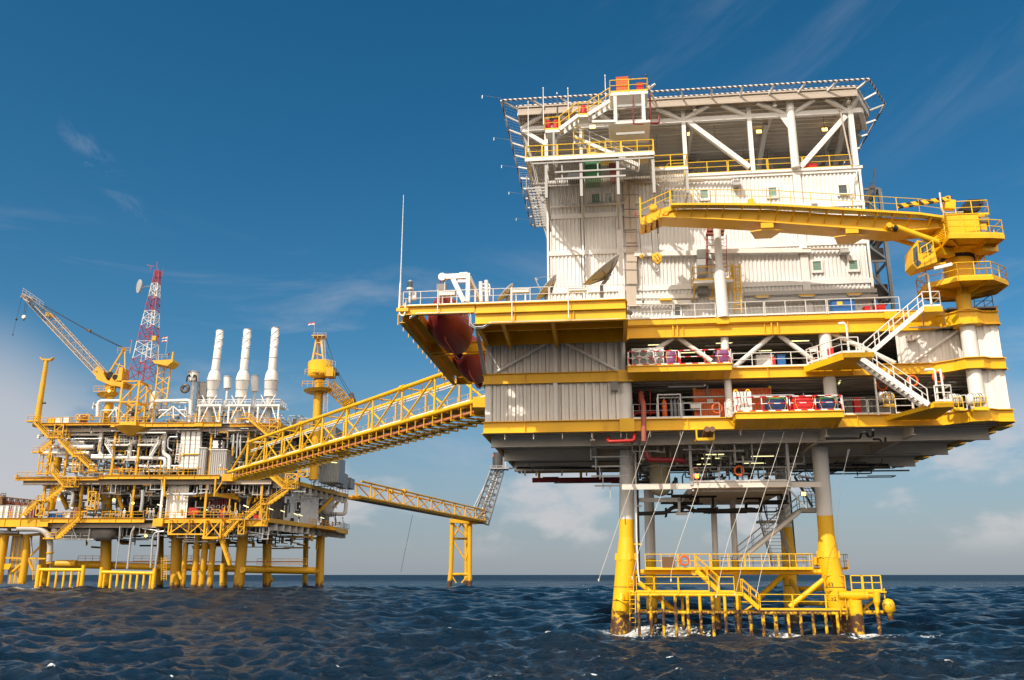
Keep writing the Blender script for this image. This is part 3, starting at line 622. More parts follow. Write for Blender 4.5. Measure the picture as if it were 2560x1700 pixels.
# lifeboats
def lifeboat(v0, lab):
    ln, uc, zb = 8.4, -12.9, 20.75
    b = thing('lifeboat', (uc, v0+ln/2, zb), lab, 'lifeboat', 'orange lifeboats slung under the overhanging deck', fr=A)
    sec = [(0, .12, 1.5, 3.1), (.06, .55, .95, 3.2), (.15, 1.05, .42, 3.3), (.30, 1.45, .12, 3.4), (.5, 1.55, .0, 3.5), (.7, 1.5, .02, 3.5), (.86, 1.25, .15, 3.4), (.96, .95, .5, 3.2), (1.0, .7, .9, 3.0)]
    mb = MB(A); P = []; nn = 17
    for tt, hw, kb, top in sec:
        for k in range(nn):
            g = -math.pi/2+math.pi*2*k/(nn-1)
            cx = math.cos(g); sz_ = math.sin(g)
            if sz_ < 0: x = hw*(abs(cx)**.75)*(1 if cx >= 0 else -1); z = kb+(1.9-kb)*(1+sz_)**(.85)
            else: x = hw*(abs(cx)**.6)*(1 if cx >= 0 else -1)*(1-.35*sz_); z = 1.9+(top-1.9)*sz_**.8
            P.append((uc+x, v0+tt*ln, zb+z))
    F = [(i*nn+k, (i+1)*nn+k, (i+1)*nn+k+1, i*nn+k+1) for i in range(len(sec)-1) for k in range(nn-1)]
    mb.add(P, F, True); mb.add(P[:nn-1], [tuple(range(nn-1))]); mb.add(P[-nn:-1], [tuple(range(nn-2, -1, -1))]); mb.build('hull', M['boat'], b)
    mb = MB(A); mb.pipe([(uc, v0+.3, zb+1.35), (uc, v0+2.4, zb+.05), (uc, v0+5, zb-.07), (uc, v0+ln-.5, zb+.0)], .07, n=6); mb.build('keel', M['orange'], b)
    mb = MB(A)
    for s_ in (-1, 1): mb.pipe([(uc+s_*.25, v0+.2, zb+2.0), (uc+s_*1.1, v0+1.2, zb+1.95), (uc+s_*1.58, v0+3.8, zb+1.9), (uc+s_*1.53, v0+6.2, zb+1.9), (uc+s_*.9, v0+8.2, zb+1.95)], .07, n=6, bend=.8)
    mb.build('rubbing_strake', M['orange'], b)
    mb = MB(A); mb.tube((uc, v0+ln-.55, zb+.35), (uc, v0+ln-.2, zb+.3), .36, n=12); mb.box(uc-.05, uc+.05, v0+ln-.2, v0+ln+.15, zb+.0, zb+1.1); mb.build('propeller_guard', M['redd'], b)
    mb = MB(A); mb.box(uc-.6, uc+.6, v0+6.0, v0+7.2, zb+3.4, zb+4.0); mb.build('steering_cabin', M['boat'], b)
    for vv in (v0+1.6, v0+6.6): mb = MB(A); mb.tube((uc, vv, zb+3.2), (uc, vv, zb+4.4), .05, n=6); mb.build('lifting_hook', M['galv'], b)
lifeboat(-5.9, 'nearer dark orange lifeboat with its bow under the left corner beam')
lifeboat(5.2, 'further dark orange lifeboat, behind the yellow cross beam')
# davit (white A-frame)
def davit(du, dv, lab):
    b = thing('lifeboat_davit', (-10.9+du, -3+dv, 22.65), lab, 'davit', 'white lifeboat davits', fr=A)
    pv = lambda x, y, v=-4.0: tuple(Vector(A.v('Z6', x, y, v))+Vector((du, dv, 0)))
    for v in (-4.0,):
        mb = MB(A); mb.bar(pv(520, 195), pv(615, 392), .3, .35); mb.bar(pv(650, 165), pv(645, 392), .3, .3); mb.build('frame_leg', M['white'], b)
    mb = MB(A); mb.bar(pv(655, 180), pv(745, 380, -2.6), .25, .3); mb.build('frame_leg', M['white'], b)
    mb = MB(A); mb.bar(pv(430, 180), pv(665, 170), .32, .4); mb.bar(pv(560, 215), pv(650, 215), .2, .22); mb.build('arm', M['white'], b)
    each('sheave', 'white', b, A, [lambda m, p=pv(430, 182): m.tube((p[0], p[1]-.2, p[2]), (p[0], p[1]+.2, p[2]), .3, n=16), lambda m, p=pv(610, 160): m.tube((p[0]-.3, p[1], p[2]), (p[0]+.3, p[1], p[2]), .2, n=12)])
    mb = MB(A); mb.tube(pv(415, 190), pv(412, 290), .025, n=4); mb.tube(pv(442, 190), pv(442, 285), .04, n=4); mb.build('fall_wire', M['redd'], b)
    mb = MB(A); p = pv(425, 300); mb.box(p[0]-.35, p[0]+.35, p[1]-.3, p[1]+.3, p[2], p[2]+.5); mb.build('hook_block', M['mgrey'], b)
davit(0, 0, 'white A-shaped davit over the deck corner with its arm reaching left')
# tall cabinet posts beside the davit
t2 = thing('vent_post', A.v('Z6', 770, 395, -5), 'pair of white vent posts with curved heads between the davit and the smallest dish', 'vent pipe', fr=A)
for x, y in ((755, 220), (803, 208)):
    mb = MB(A); mb.tube(A.v('Z6', x+5, 390, -5), A.v('Z6', x, y, -5), .14, n=10); mb.build('post', M['white'], t2)
mb = MB(A)
for y in (240, 270, 300): mb.pipe([A.v('Z6', 755, y, -5), A.v('Z6', 830, y, -5), A.v('Z6', 835, y+40, -5)], .05, n=6)
mb.build('side_pipe', M['white'], t2)
for x, y, w_, h_, lab in ((400, 305, 135, 35, 'white box on the lifeboat deck rail under the davit'), (1025, 285, 140, 28, 'white box on the rail between the two smaller dishes'), (1510, 275, 160, 28, 'white box on the rail below the largest dish')):
    p = A.v('Z6', x, y+h_, -6.1); q = A.v('Z6', x+w_, y, -6.1); mb = MB(A); mb.box(p[0], q[0], -6.2, -5.9, p[2], q[2]); mb.box(p[0]-.04, q[0]+.04, -6.23, -5.87, q[2], q[2]+.05)
    mb.box(p[0]+.2, p[0]+.3, -6.1, -6.0, 22.5, p[2]); mb.box(q[0]-.3, q[0]-.2, -6.1, -6.0, 22.5, p[2]); single(mb.build('liferaft_box', M['white']), (p[0], -6, 22.6), lab, 'storage box', 'white boxes along the overhanging deck rail', fr=A)
# antenna whip, beacon
p = A.v('Z6', 60, 455, -6.6)
b = thing('whip_antenna', p, 'very tall thin white whip antenna at the left deck corner', 'antenna', fr=A)
mb = MB(A); q = A.v('S', 1009, 487, -6.6); m_ = A.v('Z6', 72, 230, -6.6); mb.tube(p, m_, .075, n=6); mb.tube(m_, q, .045, .02, n=5); mb.build('mast', M['white'], b)
mb = MB(A); mb.pipe([A.v('Z6', 62, 455, -6.6), A.v('Z6', 65, 500, -6.6), A.v('Z6', 100, 515, -6.6), A.v('Z6', 112, 480, -6.6), A.v('Z6', 115, 400, -6.6)], .07, n=6); mb.build('bracket', M['white'], b)
mb = MB(A); mb.bar(A.v('Z6', 40, 460, -6.6), A.v('Z6', 140, 458, -6.6), .2, .25); mb.build('foot_plate', M['yel'], b)
p = A.v('Z6', 150, 400, -6.2); b = thing('navigation_light', p, 'glass lantern beacon on a short post at the deck corner beside the whip antenna', 'beacon', fr=A)
z = Vector((0, 0, 1)); P0 = Vector(p); h1 = A.v('Z6', 155, 290, -6.2)[2]-p[2]; mb = MB(A); mb.tube(P0, P0+z*h1, .08); mb.tube(P0+z*h1, P0+z*(h1+.15), .25, n=14); mb.build('post', M['white'], b)
mb = MB(A); mb.tube(P0+z*(h1+.15), P0+z*(h1+.6), .19, n=14); mb.build('lens', M['glassd'], b); mb = MB(A); mb.tube(P0+z*(h1+.6), P0+z*(h1+.75), .21, .1, n=14); mb.build('cap', M['galv'], b)
mb = MB(A); mb.box(P0.x-.05, P0.x+.45, -6.1, -5.8, P0.z+.3, P0.z+.9); mb.build('battery_box', M['galv'], b)
# satellite dishes
def dish(c, nrm, Rr, base, lab, feed=True):
    b = thing('satellite_dish', base, lab, 'satellite dish', fr=A); c = Vector(c); nrm = Vector(nrm).normalized()
    mb = MB(A); a = nrm.orthogonal().normalized(); bb = nrm.cross(a); P = []; n, m = 28, 6
    for s_ in (0, .05):
        for j in range(m+1):
            r = Rr*j/m
            for i in range(n): g = 2*math.pi*i/n; P.append(c+nrm*(.30*Rr*(r/Rr)**2-.3*Rr-s_)+(a*math.cos(g)+bb*math.sin(g))*r)
    o_ = (m+1)*n
    F = [(j*n+i, j*n+(i+1) % n, (j+1)*n+(i+1) % n, (j+1)*n+i) for j in range(m) for i in range(n)]
    F += [tuple(o_+k for k in f[::-1]) for f in F]; F += [(m*n+i, m*n+(i+1) % n, o_+m*n+(i+1) % n, o_+m*n+i) for i in range(n)]
    mb.add(P, F, True); mb.build('reflector', M['grey'], b)
    mb = MB(A); hub = c-nrm*(.45*Rr)
    for k in range(8):
        g = k*math.pi/4; e = a*math.cos(g)+bb*math.sin(g); mb.bar(hub, c+e*Rr*.8-nrm*(.14*Rr), .05, .09)
    mb.tube(c-nrm*.3*Rr, hub, Rr*.2, n=10); mb.build('back_frame', M['mgrey'], b)
    bp = Vector(base); top = bp+Vector((0, 0, (hub.z-bp.z)*.75)); mb = MB(A); mb.tube(bp, top, .13); mb.tube(top, hub, .12); mb.build('mast', M['mgrey'], b)
    mb = MB(A)
    for k in range(4): g = k*math.pi/2+.6; mb.tube(bp+Vector((math.cos(g)*.7, math.sin(g)*.7, 0)), bp+Vector((0, 0, .9)), .035, n=5)
    mb.build('strut', M['mgrey'], b)
    if feed:
        f = c+nrm*Rr*.9; mb = MB(A)
        for k in range(3): g = k*2.094+.3; mb.tube(c+(a*math.cos(g)+bb*math.sin(g))*Rr*.97, f, .02, n=4)
        mb.tube(f, f-nrm*.25, .07, n=8); mb.build('feed_arm', M['galv'], b)
vd = -4.2
p1, p2 = Vector(A.v('Z3', 648, 1205, vd)), Vector(A.v('Z3', 1022, 895, vd)); c = (p1+p2)/2; d = (p2-p1).normalized(); nr = Vector((-d.z, -.18, d.x)); 
dish(c+Vector((0, 0, 0)), nr, (p2-p1).length/2, (A.v('Z3', 845, 1330, vd)[0], vd, 22.6), 'largest satellite dish, tipped upward in front of the white block wall')
p1, p2 = Vector(A.v('Z3', 168, 1350, vd)), Vector(A.v('Z3', 370, 1105, vd)); c = (p1+p2)/2; d = (p2-p1).normalized(); dish(c, Vector((-d.z, -.12, d.x)), (p2-p1).length/2*1.02, (A.v('Z3', 270, 1340, vd)[0], vd, 22.6), 'middle satellite dish facing left at the white block corner')
p1, p2 = Vector(A.v('Z6', 900, 378, vd)), Vector(A.v('Z6', 1030, 235, vd)); c = (p1+p2)/2; d = (p2-p1).normalized(); dish(c, Vector((-d.z, -.12, d.x)), (p2-p1).length/2, (A.v('Z6', 985, 378, vd)[0], vd, 22.6), 'smallest satellite dish, nearest the white davit', feed=False)
# ================================================================ JACKET
def mk(name, mat, par, fn, label=None, fr=None):
    mb = MB(fr or A); fn(mb); return mb.build(name, M[mat], par, label)
def v3(p, **k):
    q = list(p)
    for a, b in k.items(): q['uvz'.index(a)] = b
    return tuple(q)
JK = thing('platform_jacket', (7, 8, 0), 'four tubular legs, white above and yellow below, standing in the sea under the platform', 'jacket', fr=A)
def leg(top, mid, bot, r, zt, lab=None, crown=True, rl_=None):
    rl_ = rl_ or r*1.32; top, mid, bot = V3(top), V3(mid), V3(bot)
    cut = mid.lerp(top, (zt-mid.z)/(top.z-mid.z))
    mk('leg', 'white', JK, lambda m: m.tube(cut, top, r, n=26), lab)
    lo = mk('lower_leg', 'yelsplash', JK, lambda m: (m.tube(mid.lerp(cut, .55), cut, r*1.003, n=26), m.tube(mid, mid.lerp(cut, .55), rl_, r*1.003, n=26), m.tube(bot, mid, rl_, n=26)))
    if crown:
        each('guide_fin', 'yel', JK, A, [lambda m, d=Vector((math.cos(i*math.pi/4+.2), math.sin(i*math.pi/4+.2), 0)): m.bar(mid+d*(rl_*.98)+Vector((0, 0, -.05)), mid+d*(rl_*.9)+Vector((0, 0, .45)), .3, .06) for i in range(8)])
    for i, z in enumerate((3.0, 2.0)):
        c = bot.lerp(mid, (z-bot.z)/(mid.z-bot.z)); q = mk('depth_line', 'black', lo, lambda m: m.torus(c, rl_+.012, .022, (0, 0, 1), 30, 5))
    return mid, bot
A = AJ; vF, vB = 2.3, 13.7
fl_t = A.v('M3', 1517, 200, vF); fl_m = A.v('M5', 340, 300, vF); fl_b = A.v('M5', 262, 1240, vF)
leg(v3(fl_t, z=13.6), fl_m, tuple(V3(fl_m)+(V3(fl_b)-V3(fl_m))*1.55), .60, A.v('M3', 1517, 985, vF)[2])
fr_t = A.v('M4', 1932, 180, vF); fr_m = A.v('M6', 1185, 300, vF); fr_b = A.v('M6', 1290, 780, vF)
leg(v3(fr_t, z=13.6), fr_m, tuple(V3(fr_m)+(V3(fr_b)-V3(fr_m))*2.4), .60, A.v('M4', 1980, 875, vF)[2])
bl_t = A.v('M4', 305, 350, vB); bl_b = A.v('M5', 665, 1050, vB); br_t = A.v('M4', 1585, 660, vB); br_b = A.v('M6', 650, 950, vB)
leg(v3(bl_t, z=13.6), A.v('M5', 650, 320, vB), tuple(V3(bl_b)+Vector((0, 0, -1.6))), .47, A.v('M5', 650, 320, vB)[2]+.2, crown=False, rl_=.48)
leg(v3(br_t, z=13.6), A.v('M6', 630, 300, vB), tuple(V3(br_b)+Vector((0, 0, -1.6))), .55, A.v('M4', 1610, 985, vB)[2], crown=False, rl_=.60)
for x0, x1, yb in ((920, 950, 9), (1100, 1140, 9)):
    a = A.v('M4', x0, 600, yb); b = A.v('M4', x1, 1340, yb); cut = V3(a).lerp(V3(b), .93)
    mk('conductor', 'white', JK, lambda m: m.tube(v3(a, z=10.4), cut, .25, n=16)); mk('conductor_foot', 'yelsplash', JK, lambda m: m.tube(cut, V3(b)+(V3(b)-V3(a))*1.1, .28, n=16))
def br(a, b, r, mat='yelsplash', name='brace'): mk(name, mat, JK, lambda m: m.tube(a, b, r, n=14))
hz = A.v('M5', 1000, 462, vF)[2]
br(v3(fl_m, z=hz), v3(fr_m, z=hz), .21, 'yel'); br((fl_m[0], vF, hz), (bl_t[0], vB, hz), .2, 'yel'); br((fr_m[0], vF, hz), (br_t[0], vB, hz), .2, 'yel'); br((bl_t[0], vB, hz), (br_t[0], vB, hz), .2, 'yel')
mk('node_can', 'yel', JK, lambda m: m.tube(A.v('M5', 1210, 460, vF-.2), A.v('M5', 1210, 460, vF-.6), .26, n=16))
br(A.v('M5', 500, 600, vF), A.v('M5', 960, 960, vF), .19); br(A.v('M5', 940, 950, vF), A.v('M5', 1260, 1140, vF), .08)
br(A.v('M6', 1150, 590, vF), A.v('M6', 640, 1000, vF-.2), .2); br(A.v('M6', 560, 540, vB), A.v('M6', 180, 900, vB-3), .24); br(A.v('M6', 650, 590, vB), A.v('M6', 810, 900, vB-5), .2)
br(A.v('M6', 740, 740, 12), A.v('M6', 1150, 740, 8), .2); br(A.v('M6', 800, 930, 12), A.v('M6', 1200, 960, 6), .2)
# markings
def text_mesh(s, size, mat, par, loc, fr, name='depth_mark', rot=0):
    cu = bpy.data.curves.new(name, 'FONT'); cu.body = s; cu.size = size; cu.extrude = .004; cu.resolution_u = 3
    o = bpy.data.objects.new(name, cu); col.objects.link(o); dg = bpy.context.evaluated_depsgraph_get(); me = bpy.data.meshes.new_from_object(o.evaluated_get(dg))
    bpy.data.objects.remove(o); ob = bpy.data.objects.new(name, me); col.objects.link(ob); me.materials.clear(); me.materials.append(M[mat])
    me.transform(Matrix.Rotation(math.pi/2, 4, 'X')); me.transform(Matrix.Rotation(-TH+rot, 4, 'Z')); wl = fr.w(loc); me.transform(Matrix.Translation(wl-Vector(par['_b']) if par else wl))
    if par: ob.parent = par
    return ob
lg = .79
for s, x, y in (('+3', 1148, 705), ('+2', 1188, 900)):
    p = A.v('M6', x, y, vF); q = V3(fr_m)+(V3(fr_b)-V3(fr_m))*((p[2]-fr_m[2])/(fr_b[2]-fr_m[2])); du = p[0]+.15-q.x; text_mesh(s, .38, 'black', JK, (p[0], q.y-math.sqrt(max(.01, lg**2-du**2))-.10, p[2]), A, rot=-.15)
# FL boat guard sleeve and bracket
def sl_(m):
    a = A.v('M5', 272, 960, vF-.85); b = A.v('M5', 278, 840, vF-.85); m.tube(a, b, .50, n=20); m.tube(b, V3(b)+Vector((.05, -.0, .1)), .62, .55, n=20)
    m.tube(A.v('M5', 275, 830, vF-.7), A.v('M5', 280, 745, vF-.55), .3, n=14)
mk('leg_guard', 'yelsplash', JK, sl_)
# caisson and white riser beside the left leg
mk('caisson', 'black', JK, lambda m: m.tube(v3(A.v('M3', 1628, 590, 1.4), z=13.6), A.v('M5', 505, 500, 1.4), .09, n=10)); mk('riser', 'white', JK, lambda m: m.pipe([v3(A.v('M3', 1605, 300, 1.2), z=13.6), A.v('M3', 1612, 900, 1.2), A.v('M5', 470, 0, 1.2), A.v('M5', 490, 470, 1.2), A.v('M5', 505, 590, 1.2)], .07, n=8))
mk('riser', 'black', JK, lambda m: m.tube(v3(A.v('M6', 690, 0, 15), z=13), A.v('M6', 740, 560, 15), .12, n=8))
for y in (410, 845, 1240): mk('riser_clamp', 'yel' if y > 1000 else 'grey', JK, lambda m: m.bar(A.v('M3', 1590, y, 1.4), A.v('M3', 1670, y, 1.4), .25, .12))
mk('leg_bumper', 'yel', JK, lambda m: (m.tube(A.v('M6', 985, 330, 3), A.v('M6', 1085, 330, 3), .16), m.tube(A.v('M6', 980, 400, 3), A.v('M6', 1085, 395, 3), .14), m.tube(A.v('M6', 1010, 300, 3), A.v('M6', 1010, 400, 3), .18)))
# walkways round the jacket
WZ = A.v('M5', 1000, 422, 1.6)[2]; wu0 = A.v('M5', 575, 300, 1.5)[0]; wu1 = A.v('M6', 965, 300, 1.5)[0]
mk('walkway', 'yel', JK, lambda m: (m.box(wu0, wu1, 1.5, 2.6, WZ-.08, WZ), m.box(wu1-1, fr_m[0]+1.6, 3.4, 4.5, WZ-.08, WZ)))
nr_ = 5
for i in range(nr_): 
    a = wu0+(wu1-wu0)*i/nr_; b = wu0+(wu1-wu0)*(i+1)/nr_
    mk('guardrail', 'yelrail', JK, lambda m: m.rail([(a+.04, 1.5, WZ), (b-.04, 1.5, WZ)], r=.032, sp=1.1, n=6))
mk('guardrail', 'yelrail', JK, lambda m: m.rail([(wu0+2, 2.6, WZ), (wu1, 2.6, WZ)], r=.03, sp=1.5)); mk('guardrail', 'yelfar', JK, lambda m: m.rail([(wu1-.6, 4.6, WZ), (fr_m[0]+1.7, 4.6, WZ), (fr_m[0]+1.7, 3.4, WZ)], r=.03, sp=.5))
mk('guardrail', 'yelfar', JK, lambda m: m.rail([(9, 16, WZ), (fr_m[0]+1.0, 15, WZ)], r=.03, sp=1.0)); mk('ladder', 'white', JK, lambda m: m.ladder(A.v('M6', 485, 430, 14), A.v('M6', 485, 280, 14), (1, 0, 0)))
lb = lambda n_, p, lab, R_=.33, mat='orange', g=None: single(MB(A).torus(p, R_, .075, (0.15, -1, 0), 22, 8).build('lifebuoy', M[mat]), p, lab, 'lifebuoy', g or 'orange lifebuoys on the rails', fr=A)
lb(0, A.v('M5', 1082, 315, 1.38), 'orange lifebuoy on the yellow walkway rail just above the sea')
single(MB(A).box(A.v('M5', 797, 300, 1.4)[0], A.v('M5', 958, 300, 1.4)[0], 1.42, 1.47, A.v('M5', 900, 397, 1.4)[2], A.v('M5', 900, 267, 1.4)[2]).build('notice_board', M['brown']), A.v('M5', 880, 397, 1.4), 'blank brown board tied to the yellow walkway rail', 'board', fr=A)
# ---------------------------------------------------------------- boat landing
BLD = thing('boat_landing', (8, 0, 0), 'yellow rust-streaked boat landing with fender posts and railed steps at the waterline', 'boat landing', fr=A)
vl = .3
mz = A.v('M5', 1000, 755, vl)[2]; lz = A.v('M5', 1400, 985, vl)[2]; dz_ = A.v('M6', 700, 1018, vl)[2]; ml = A.v('M5', 380, 755, vl)[0]; mr = A.v('M5', 1830, 755, vl)[0]; lr = A.v('M6', 1420, 1070, vl)[0]; ll = A.v('M5', 525, 985, vl)[0]
P_ = lambda name, mat, fn: mk(name, mat, BLD, fn)
P_('fender_rail', 'yelfend', lambda m: m.tube((ml, vl, mz), (mr, vl, mz), .13, n=12)); P_('fender_rail', 'yelpost', lambda m: m.tube((ll, vl, lz), (lr, vl, lz), .12, n=12))
P_('fender_rail', 'yelfend', lambda m: m.tube((ll, vl+1.3, lz+.05), (lr, vl+1.3, lz+.05), .12, n=12))
for x in (495, 650, 808, 968, 1125, 1283, 1443, 1602, 1762): u = A.v('M5', x, 900, vl)[0]; P_('fender_post', 'yelpost', lambda m: m.tube((u, vl-.14, -1.2), (u, vl-.14, mz-.02), .115, n=12))
for k, x in (('M5', 1925), ('M5', 2087), ('M5', 2245), ('M6', 85), ('M6', 262), ('M6', 437), ('M6', 612), ('M6', 785), ('M6', 960), ('M6', 1137), ('M6', 1300)):
    u = A.v(k, x, 1080, vl)[0]; P_('fender_post', 'yelpost', lambda m: m.tube((u, vl-.14, -1.2), (u, vl-.14, lz+.1), .115, n=12))
for x in (1060, 1740): u = A.v('M5', x, 900, 1.6)[0]; P_('rear_post', 'yelpost', lambda m: m.tube((u, 1.7, -1.2), (u, 1.7, mz), .12, n=10))
ur = A.v('M5', 2040, 940, vl)[0]
P_('landing_deck', 'yel', lambda m: m.box(ml+.05, mr, vl-.1, 1.9, mz+.14, mz+.2)); P_('landing_deck', 'brown', lambda m: m.box(ur-.1, lr+.3, vl-.1, 1.9, lz+.14, lz+.22))
each('tie_beam', 'yelfend', BLD, A, [lambda m, u=u: m.tube((u, vl, mz), (u, vF, mz), .12, n=8) for u in (ml+.4, ml+5, mr-.3)])
each('tie_beam', 'yelfend', BLD, A, [lambda m, u=u: m.tube((u, vl, lz), (u, vF+.3, lz), .12, n=8) for u in (ll+1.2, ll+6, lr-3.5, lr-.5)])
rl2 = lambda a, b, z, v=None: P_('guardrail', 'yelrail', lambda m: m.rail([(a, vl-.05 if v is None else v, z), (b, vl-.05 if v is None else v, z)], r=.034, sp=1.9, n=6))
X5 = lambda x: A.v('M5', x, 700, vl)[0]; X6 = lambda x: A.v('M6', x, 1000, vl)[0]
for a, b in ((360, 430), (470, 690), (705, 1003), (1015, 1400)): rl2(X5(a), X5(b), mz+.2)
rl2(X5(1535), X5(1725), mz+.2)
for a, b in ((232, 685), (695, 1150), (1162, 1435)): rl2(X6(a), X6(b), lz+.22)
P_('stairs', 'yel', lambda m: m.stair(A.v('M5', 1530, 712, .5), A.v('M5', 1245, 445, .5), (0, 1, 0), .9, rr=.032, sd=.3)); P_('stairs', 'yel', lambda m: m.stair(A.v('M5', 2045, 930, .35), A.v('M5', 1835, 745, .35), (0, 1, 0), .9, rr=.032, sd=.3))
P_('ladder', 'yelfend', lambda m: m.ladder(A.v('M5', 420, 1230, .1), A.v('M5', 420, 700, .1), (1, 0, 0), .42, .045)); P_('ladder', 'yelfend', lambda m: m.ladder(A.v('M6', 1405, 1180, .1), A.v('M6', 1405, 1000, .1), (1, 0, 0), .45, .045))
each('lower_brace', 'yelfend', BLD, A, [lambda m: m.tube(A.v('M5', 1980, 880, 4), A.v('M5', 1860, 960, 4), .1), lambda m: m.tube(A.v('M5', 1800, 848, 3), A.v('M5', 1900, 848, 3), .05)])
# boat bumper group at the right
BB_ = thing('boat_bumper', A.v('M6', 1700, 1100, .5), 'thick yellow bumper tubes with a small railed top, right of the right leg', 'bumper', fr=A)
P_ = lambda name, mat, fn: mk(name, mat, BB_, fn)
vb = .4
P_('cross_tube', 'yel', lambda m: m.tube(A.v('M6', 1330, 835, vb), A.v('M6', 1735, 838, vb), .31, n=20)); P_('cross_tube', 'yel', lambda m: m.tube(A.v('M6', 1735, 838, vb), A.v('M6', 1860, 838, vb), .2, n=16))
P_('cross_tube', 'yelfend', lambda m: m.tube(A.v('M6', 1640, 1075, vb), A.v('M6', 2060, 1075, vb), .14, n=12)); P_('cross_tube', 'yelfend', lambda m: (m.tube(A.v('M6', 1650, 1060, vb+1), A.v('M6', 1830, 900, vb+1), .1), m.tube(A.v('M6', 1700, 950, vb+1.5), A.v('M6', 1780, 1100, vb+1.5), .09)))
c = A.v('M6', 1560, 900, vb-.5); P_('fender_can', 'yelsplash', lambda m: m.tube(v3(c, z=-1.2), v3(c, z=c[2]), .45, n=22)); P_('fender_can', 'yel', lambda m: m.tube(A.v('M6', 1490, 1000, vb+.1), A.v('M6', 1490, 798, vb+.1), .27, n=18))
P_('fender_can', 'yel', lambda m: (m.tube(A.v('M6', 1865, 930, vb-.2), A.v('M6', 1865, 780, vb-.2), .24, n=16), m.tube(A.v('M6', 1865, 930, vb-.2), A.v('M6', 1868, 1005, vb-.2), .24, .12, n=16)))
def bum(m):
    a = A.v('M6', 2036, 1000, vb-.4); m.lathe(a, (a[0]-.05, a[1], a[2]+1), [(-.9, .2), (-.35, .22), (-.3, .42), (.25, .42), (.5, .3), (.6, .05)], 18)
P_('fender_can', 'yelfend', bum); c2 = A.v('M6', 1870, 1000, vb-.2); P_('fender_can', 'yelsplash', lambda m: m.tube(v3(c2, z=-1.2), c2, .14, n=10))
dzb = A.v('M6', 1600, 775, vb)[2]; q0, q1 = A.v('M6', 1510, 770, vb)[0], A.v('M6', 1930, 770, vb)[0]
P_('top_deck', 'yel', lambda m: m.box(q0-.6, q1+.3, vb-.2, vb+1.2, dzb-.1, dzb))
for a, b in ((q0, q0+(q1-q0)*.36), (q0+(q1-q0)*.40, q1)): P_('guardrail', 'yelrail', lambda m: m.rail([(a, vb-.15, dzb), (b, vb-.15, dzb)], r=.05, sp=.8, n=6))
P_('guardrail', 'yelfar', lambda m: m.rail([(q0-1.6, vb+1.2, dzb), (q0-.1, vb+1.2, dzb)], r=.035, sp=.7)); P_('post', 'yel', lambda m: m.tube(A.v('M6', 1980, 880, vb), A.v('M6', 1968, 735, vb), .05))
# ropes
A = A0
for pts, r, mat, lab in (([('M4', 325, 70), ('M4', 130, 640), ('M3', 1240, 1560), ('S', 1497, 1453)], .028, 'rope', 'leftmost pale rope trailing past the left leg to near the sea'),
                    ([('M4', 640, 70), ('M4', 400, 760), ('M4', 240, 1130), ('M5', 465, 310), ('M5', 415, 555)], .028, 'rope', 'pale rope crossing in front of the riser beside the left leg'),
                    ([('M4', 935, 150), ('M4', 725, 780), ('M4', 565, 1240), ('M5', 910, 480), ('M5', 912, 585)], .03, 'rope', 'pale rope ending in front of the left end of the yellow walkway'),
                    ([('M4', 1415, 75), ('M4', 1240, 650), ('M4', 1070, 1100), ('M4', 1015, 1330), ('M5', 1490, 790)], .028, 'rope', 'pale rope passing just left of the two slim conductor legs at its foot'),
                    ([('M4', 1600, 75), ('M4', 1400, 700), ('M4', 1200, 1310), ('M5', 1800, 480), ('M5', 1730, 765)], .028, 'rope', 'pale rope crossing the right slim conductor leg'),
                    ([('M4', 1780, 75), ('M4', 1600, 700), ('M4', 1400, 1330), ('M6', 215, 620), ('M6', 172, 850)], .028, 'rope', 'pale rope hanging in front of the long raking stair'),
                    ([('M4', 2225, 240), ('M4', 2150, 500), ('M4', 2055, 870)], .018, 'galvd', 'thin dark rope hanging just right of the right leg'),
                    ([('M4', 2210, 240), ('M4', 2120, 760), ('M4', 2098, 960), ('M6', 1318, 250)], .018, 'galvd', 'thin dark rope hanging furthest right, ending on the walkway corner')):
    P0 = [A.v(*p, -.35) for p in pts]
    mb = MB(A); mb.pipe(P0, r*.66, n=5, bend=1.5); mb.tube(V3(P0[-1])+Vector((0, 0, .18)), P0[-1], r*1.9, n=6); single(mb.build('hanging_rope', M[mat]), P0[0], lab, 'rope', 'ropes hanging from the platform edge', fr=A)
# stairs below the deck
ST = thing('access_stair', A.v('M4', 1200, 1290, 8), 'long grey raking stair climbing right to a small landing under the platform', 'staircase', fr=A)
mk('flight', 'grey', ST, lambda m: m.stair(A.v('M4', 1170, 1300, 8), A.v('M4', 1750, 825, 8), (0, 1, 0), .9, sd=.32)); mk('string_tube', 'white', ST, lambda m: m.tube(A.v('M4', 1170, 1310, 7.9), A.v('M4', 1752, 830, 7.9), .17, n=10))
mk('landing', 'grey', ST, lambda m: (m.bar(A.v('M4', 1740, 825, 8.3), A.v('M4', 1910, 825, 8.3), 1.2, .3), m.rail([A.v('M4', 1750, 812, 7.9), A.v('M4', 1905, 812, 7.9)], sp=.6)))
mk('flight', 'galvd', ST, lambda m: m.stair(A.v('M4', 1870, 790, 8.2), A.v('M4', 1700, 500, 10.5), (1, 0, 0), .9))
lp = thing('stair_floodlight', A.v('M4', 1785, 690, 7.5), 'lit floodlight glowing on the stair head beside the right leg', 'floodlight', fr=A)
p = A.v('M4', 1785, 665, 7.5); mk('housing', 'grey', lp, lambda m: m.box(p[0]-.2, p[0]+.2, 7.5, 7.75, p[2]-.17, p[2]+.17)); mk('lens', 'flood', lp, lambda m: m.box(p[0]-.16, p[0]+.16, 7.46, 7.5, p[2]-.13, p[2]+.13))
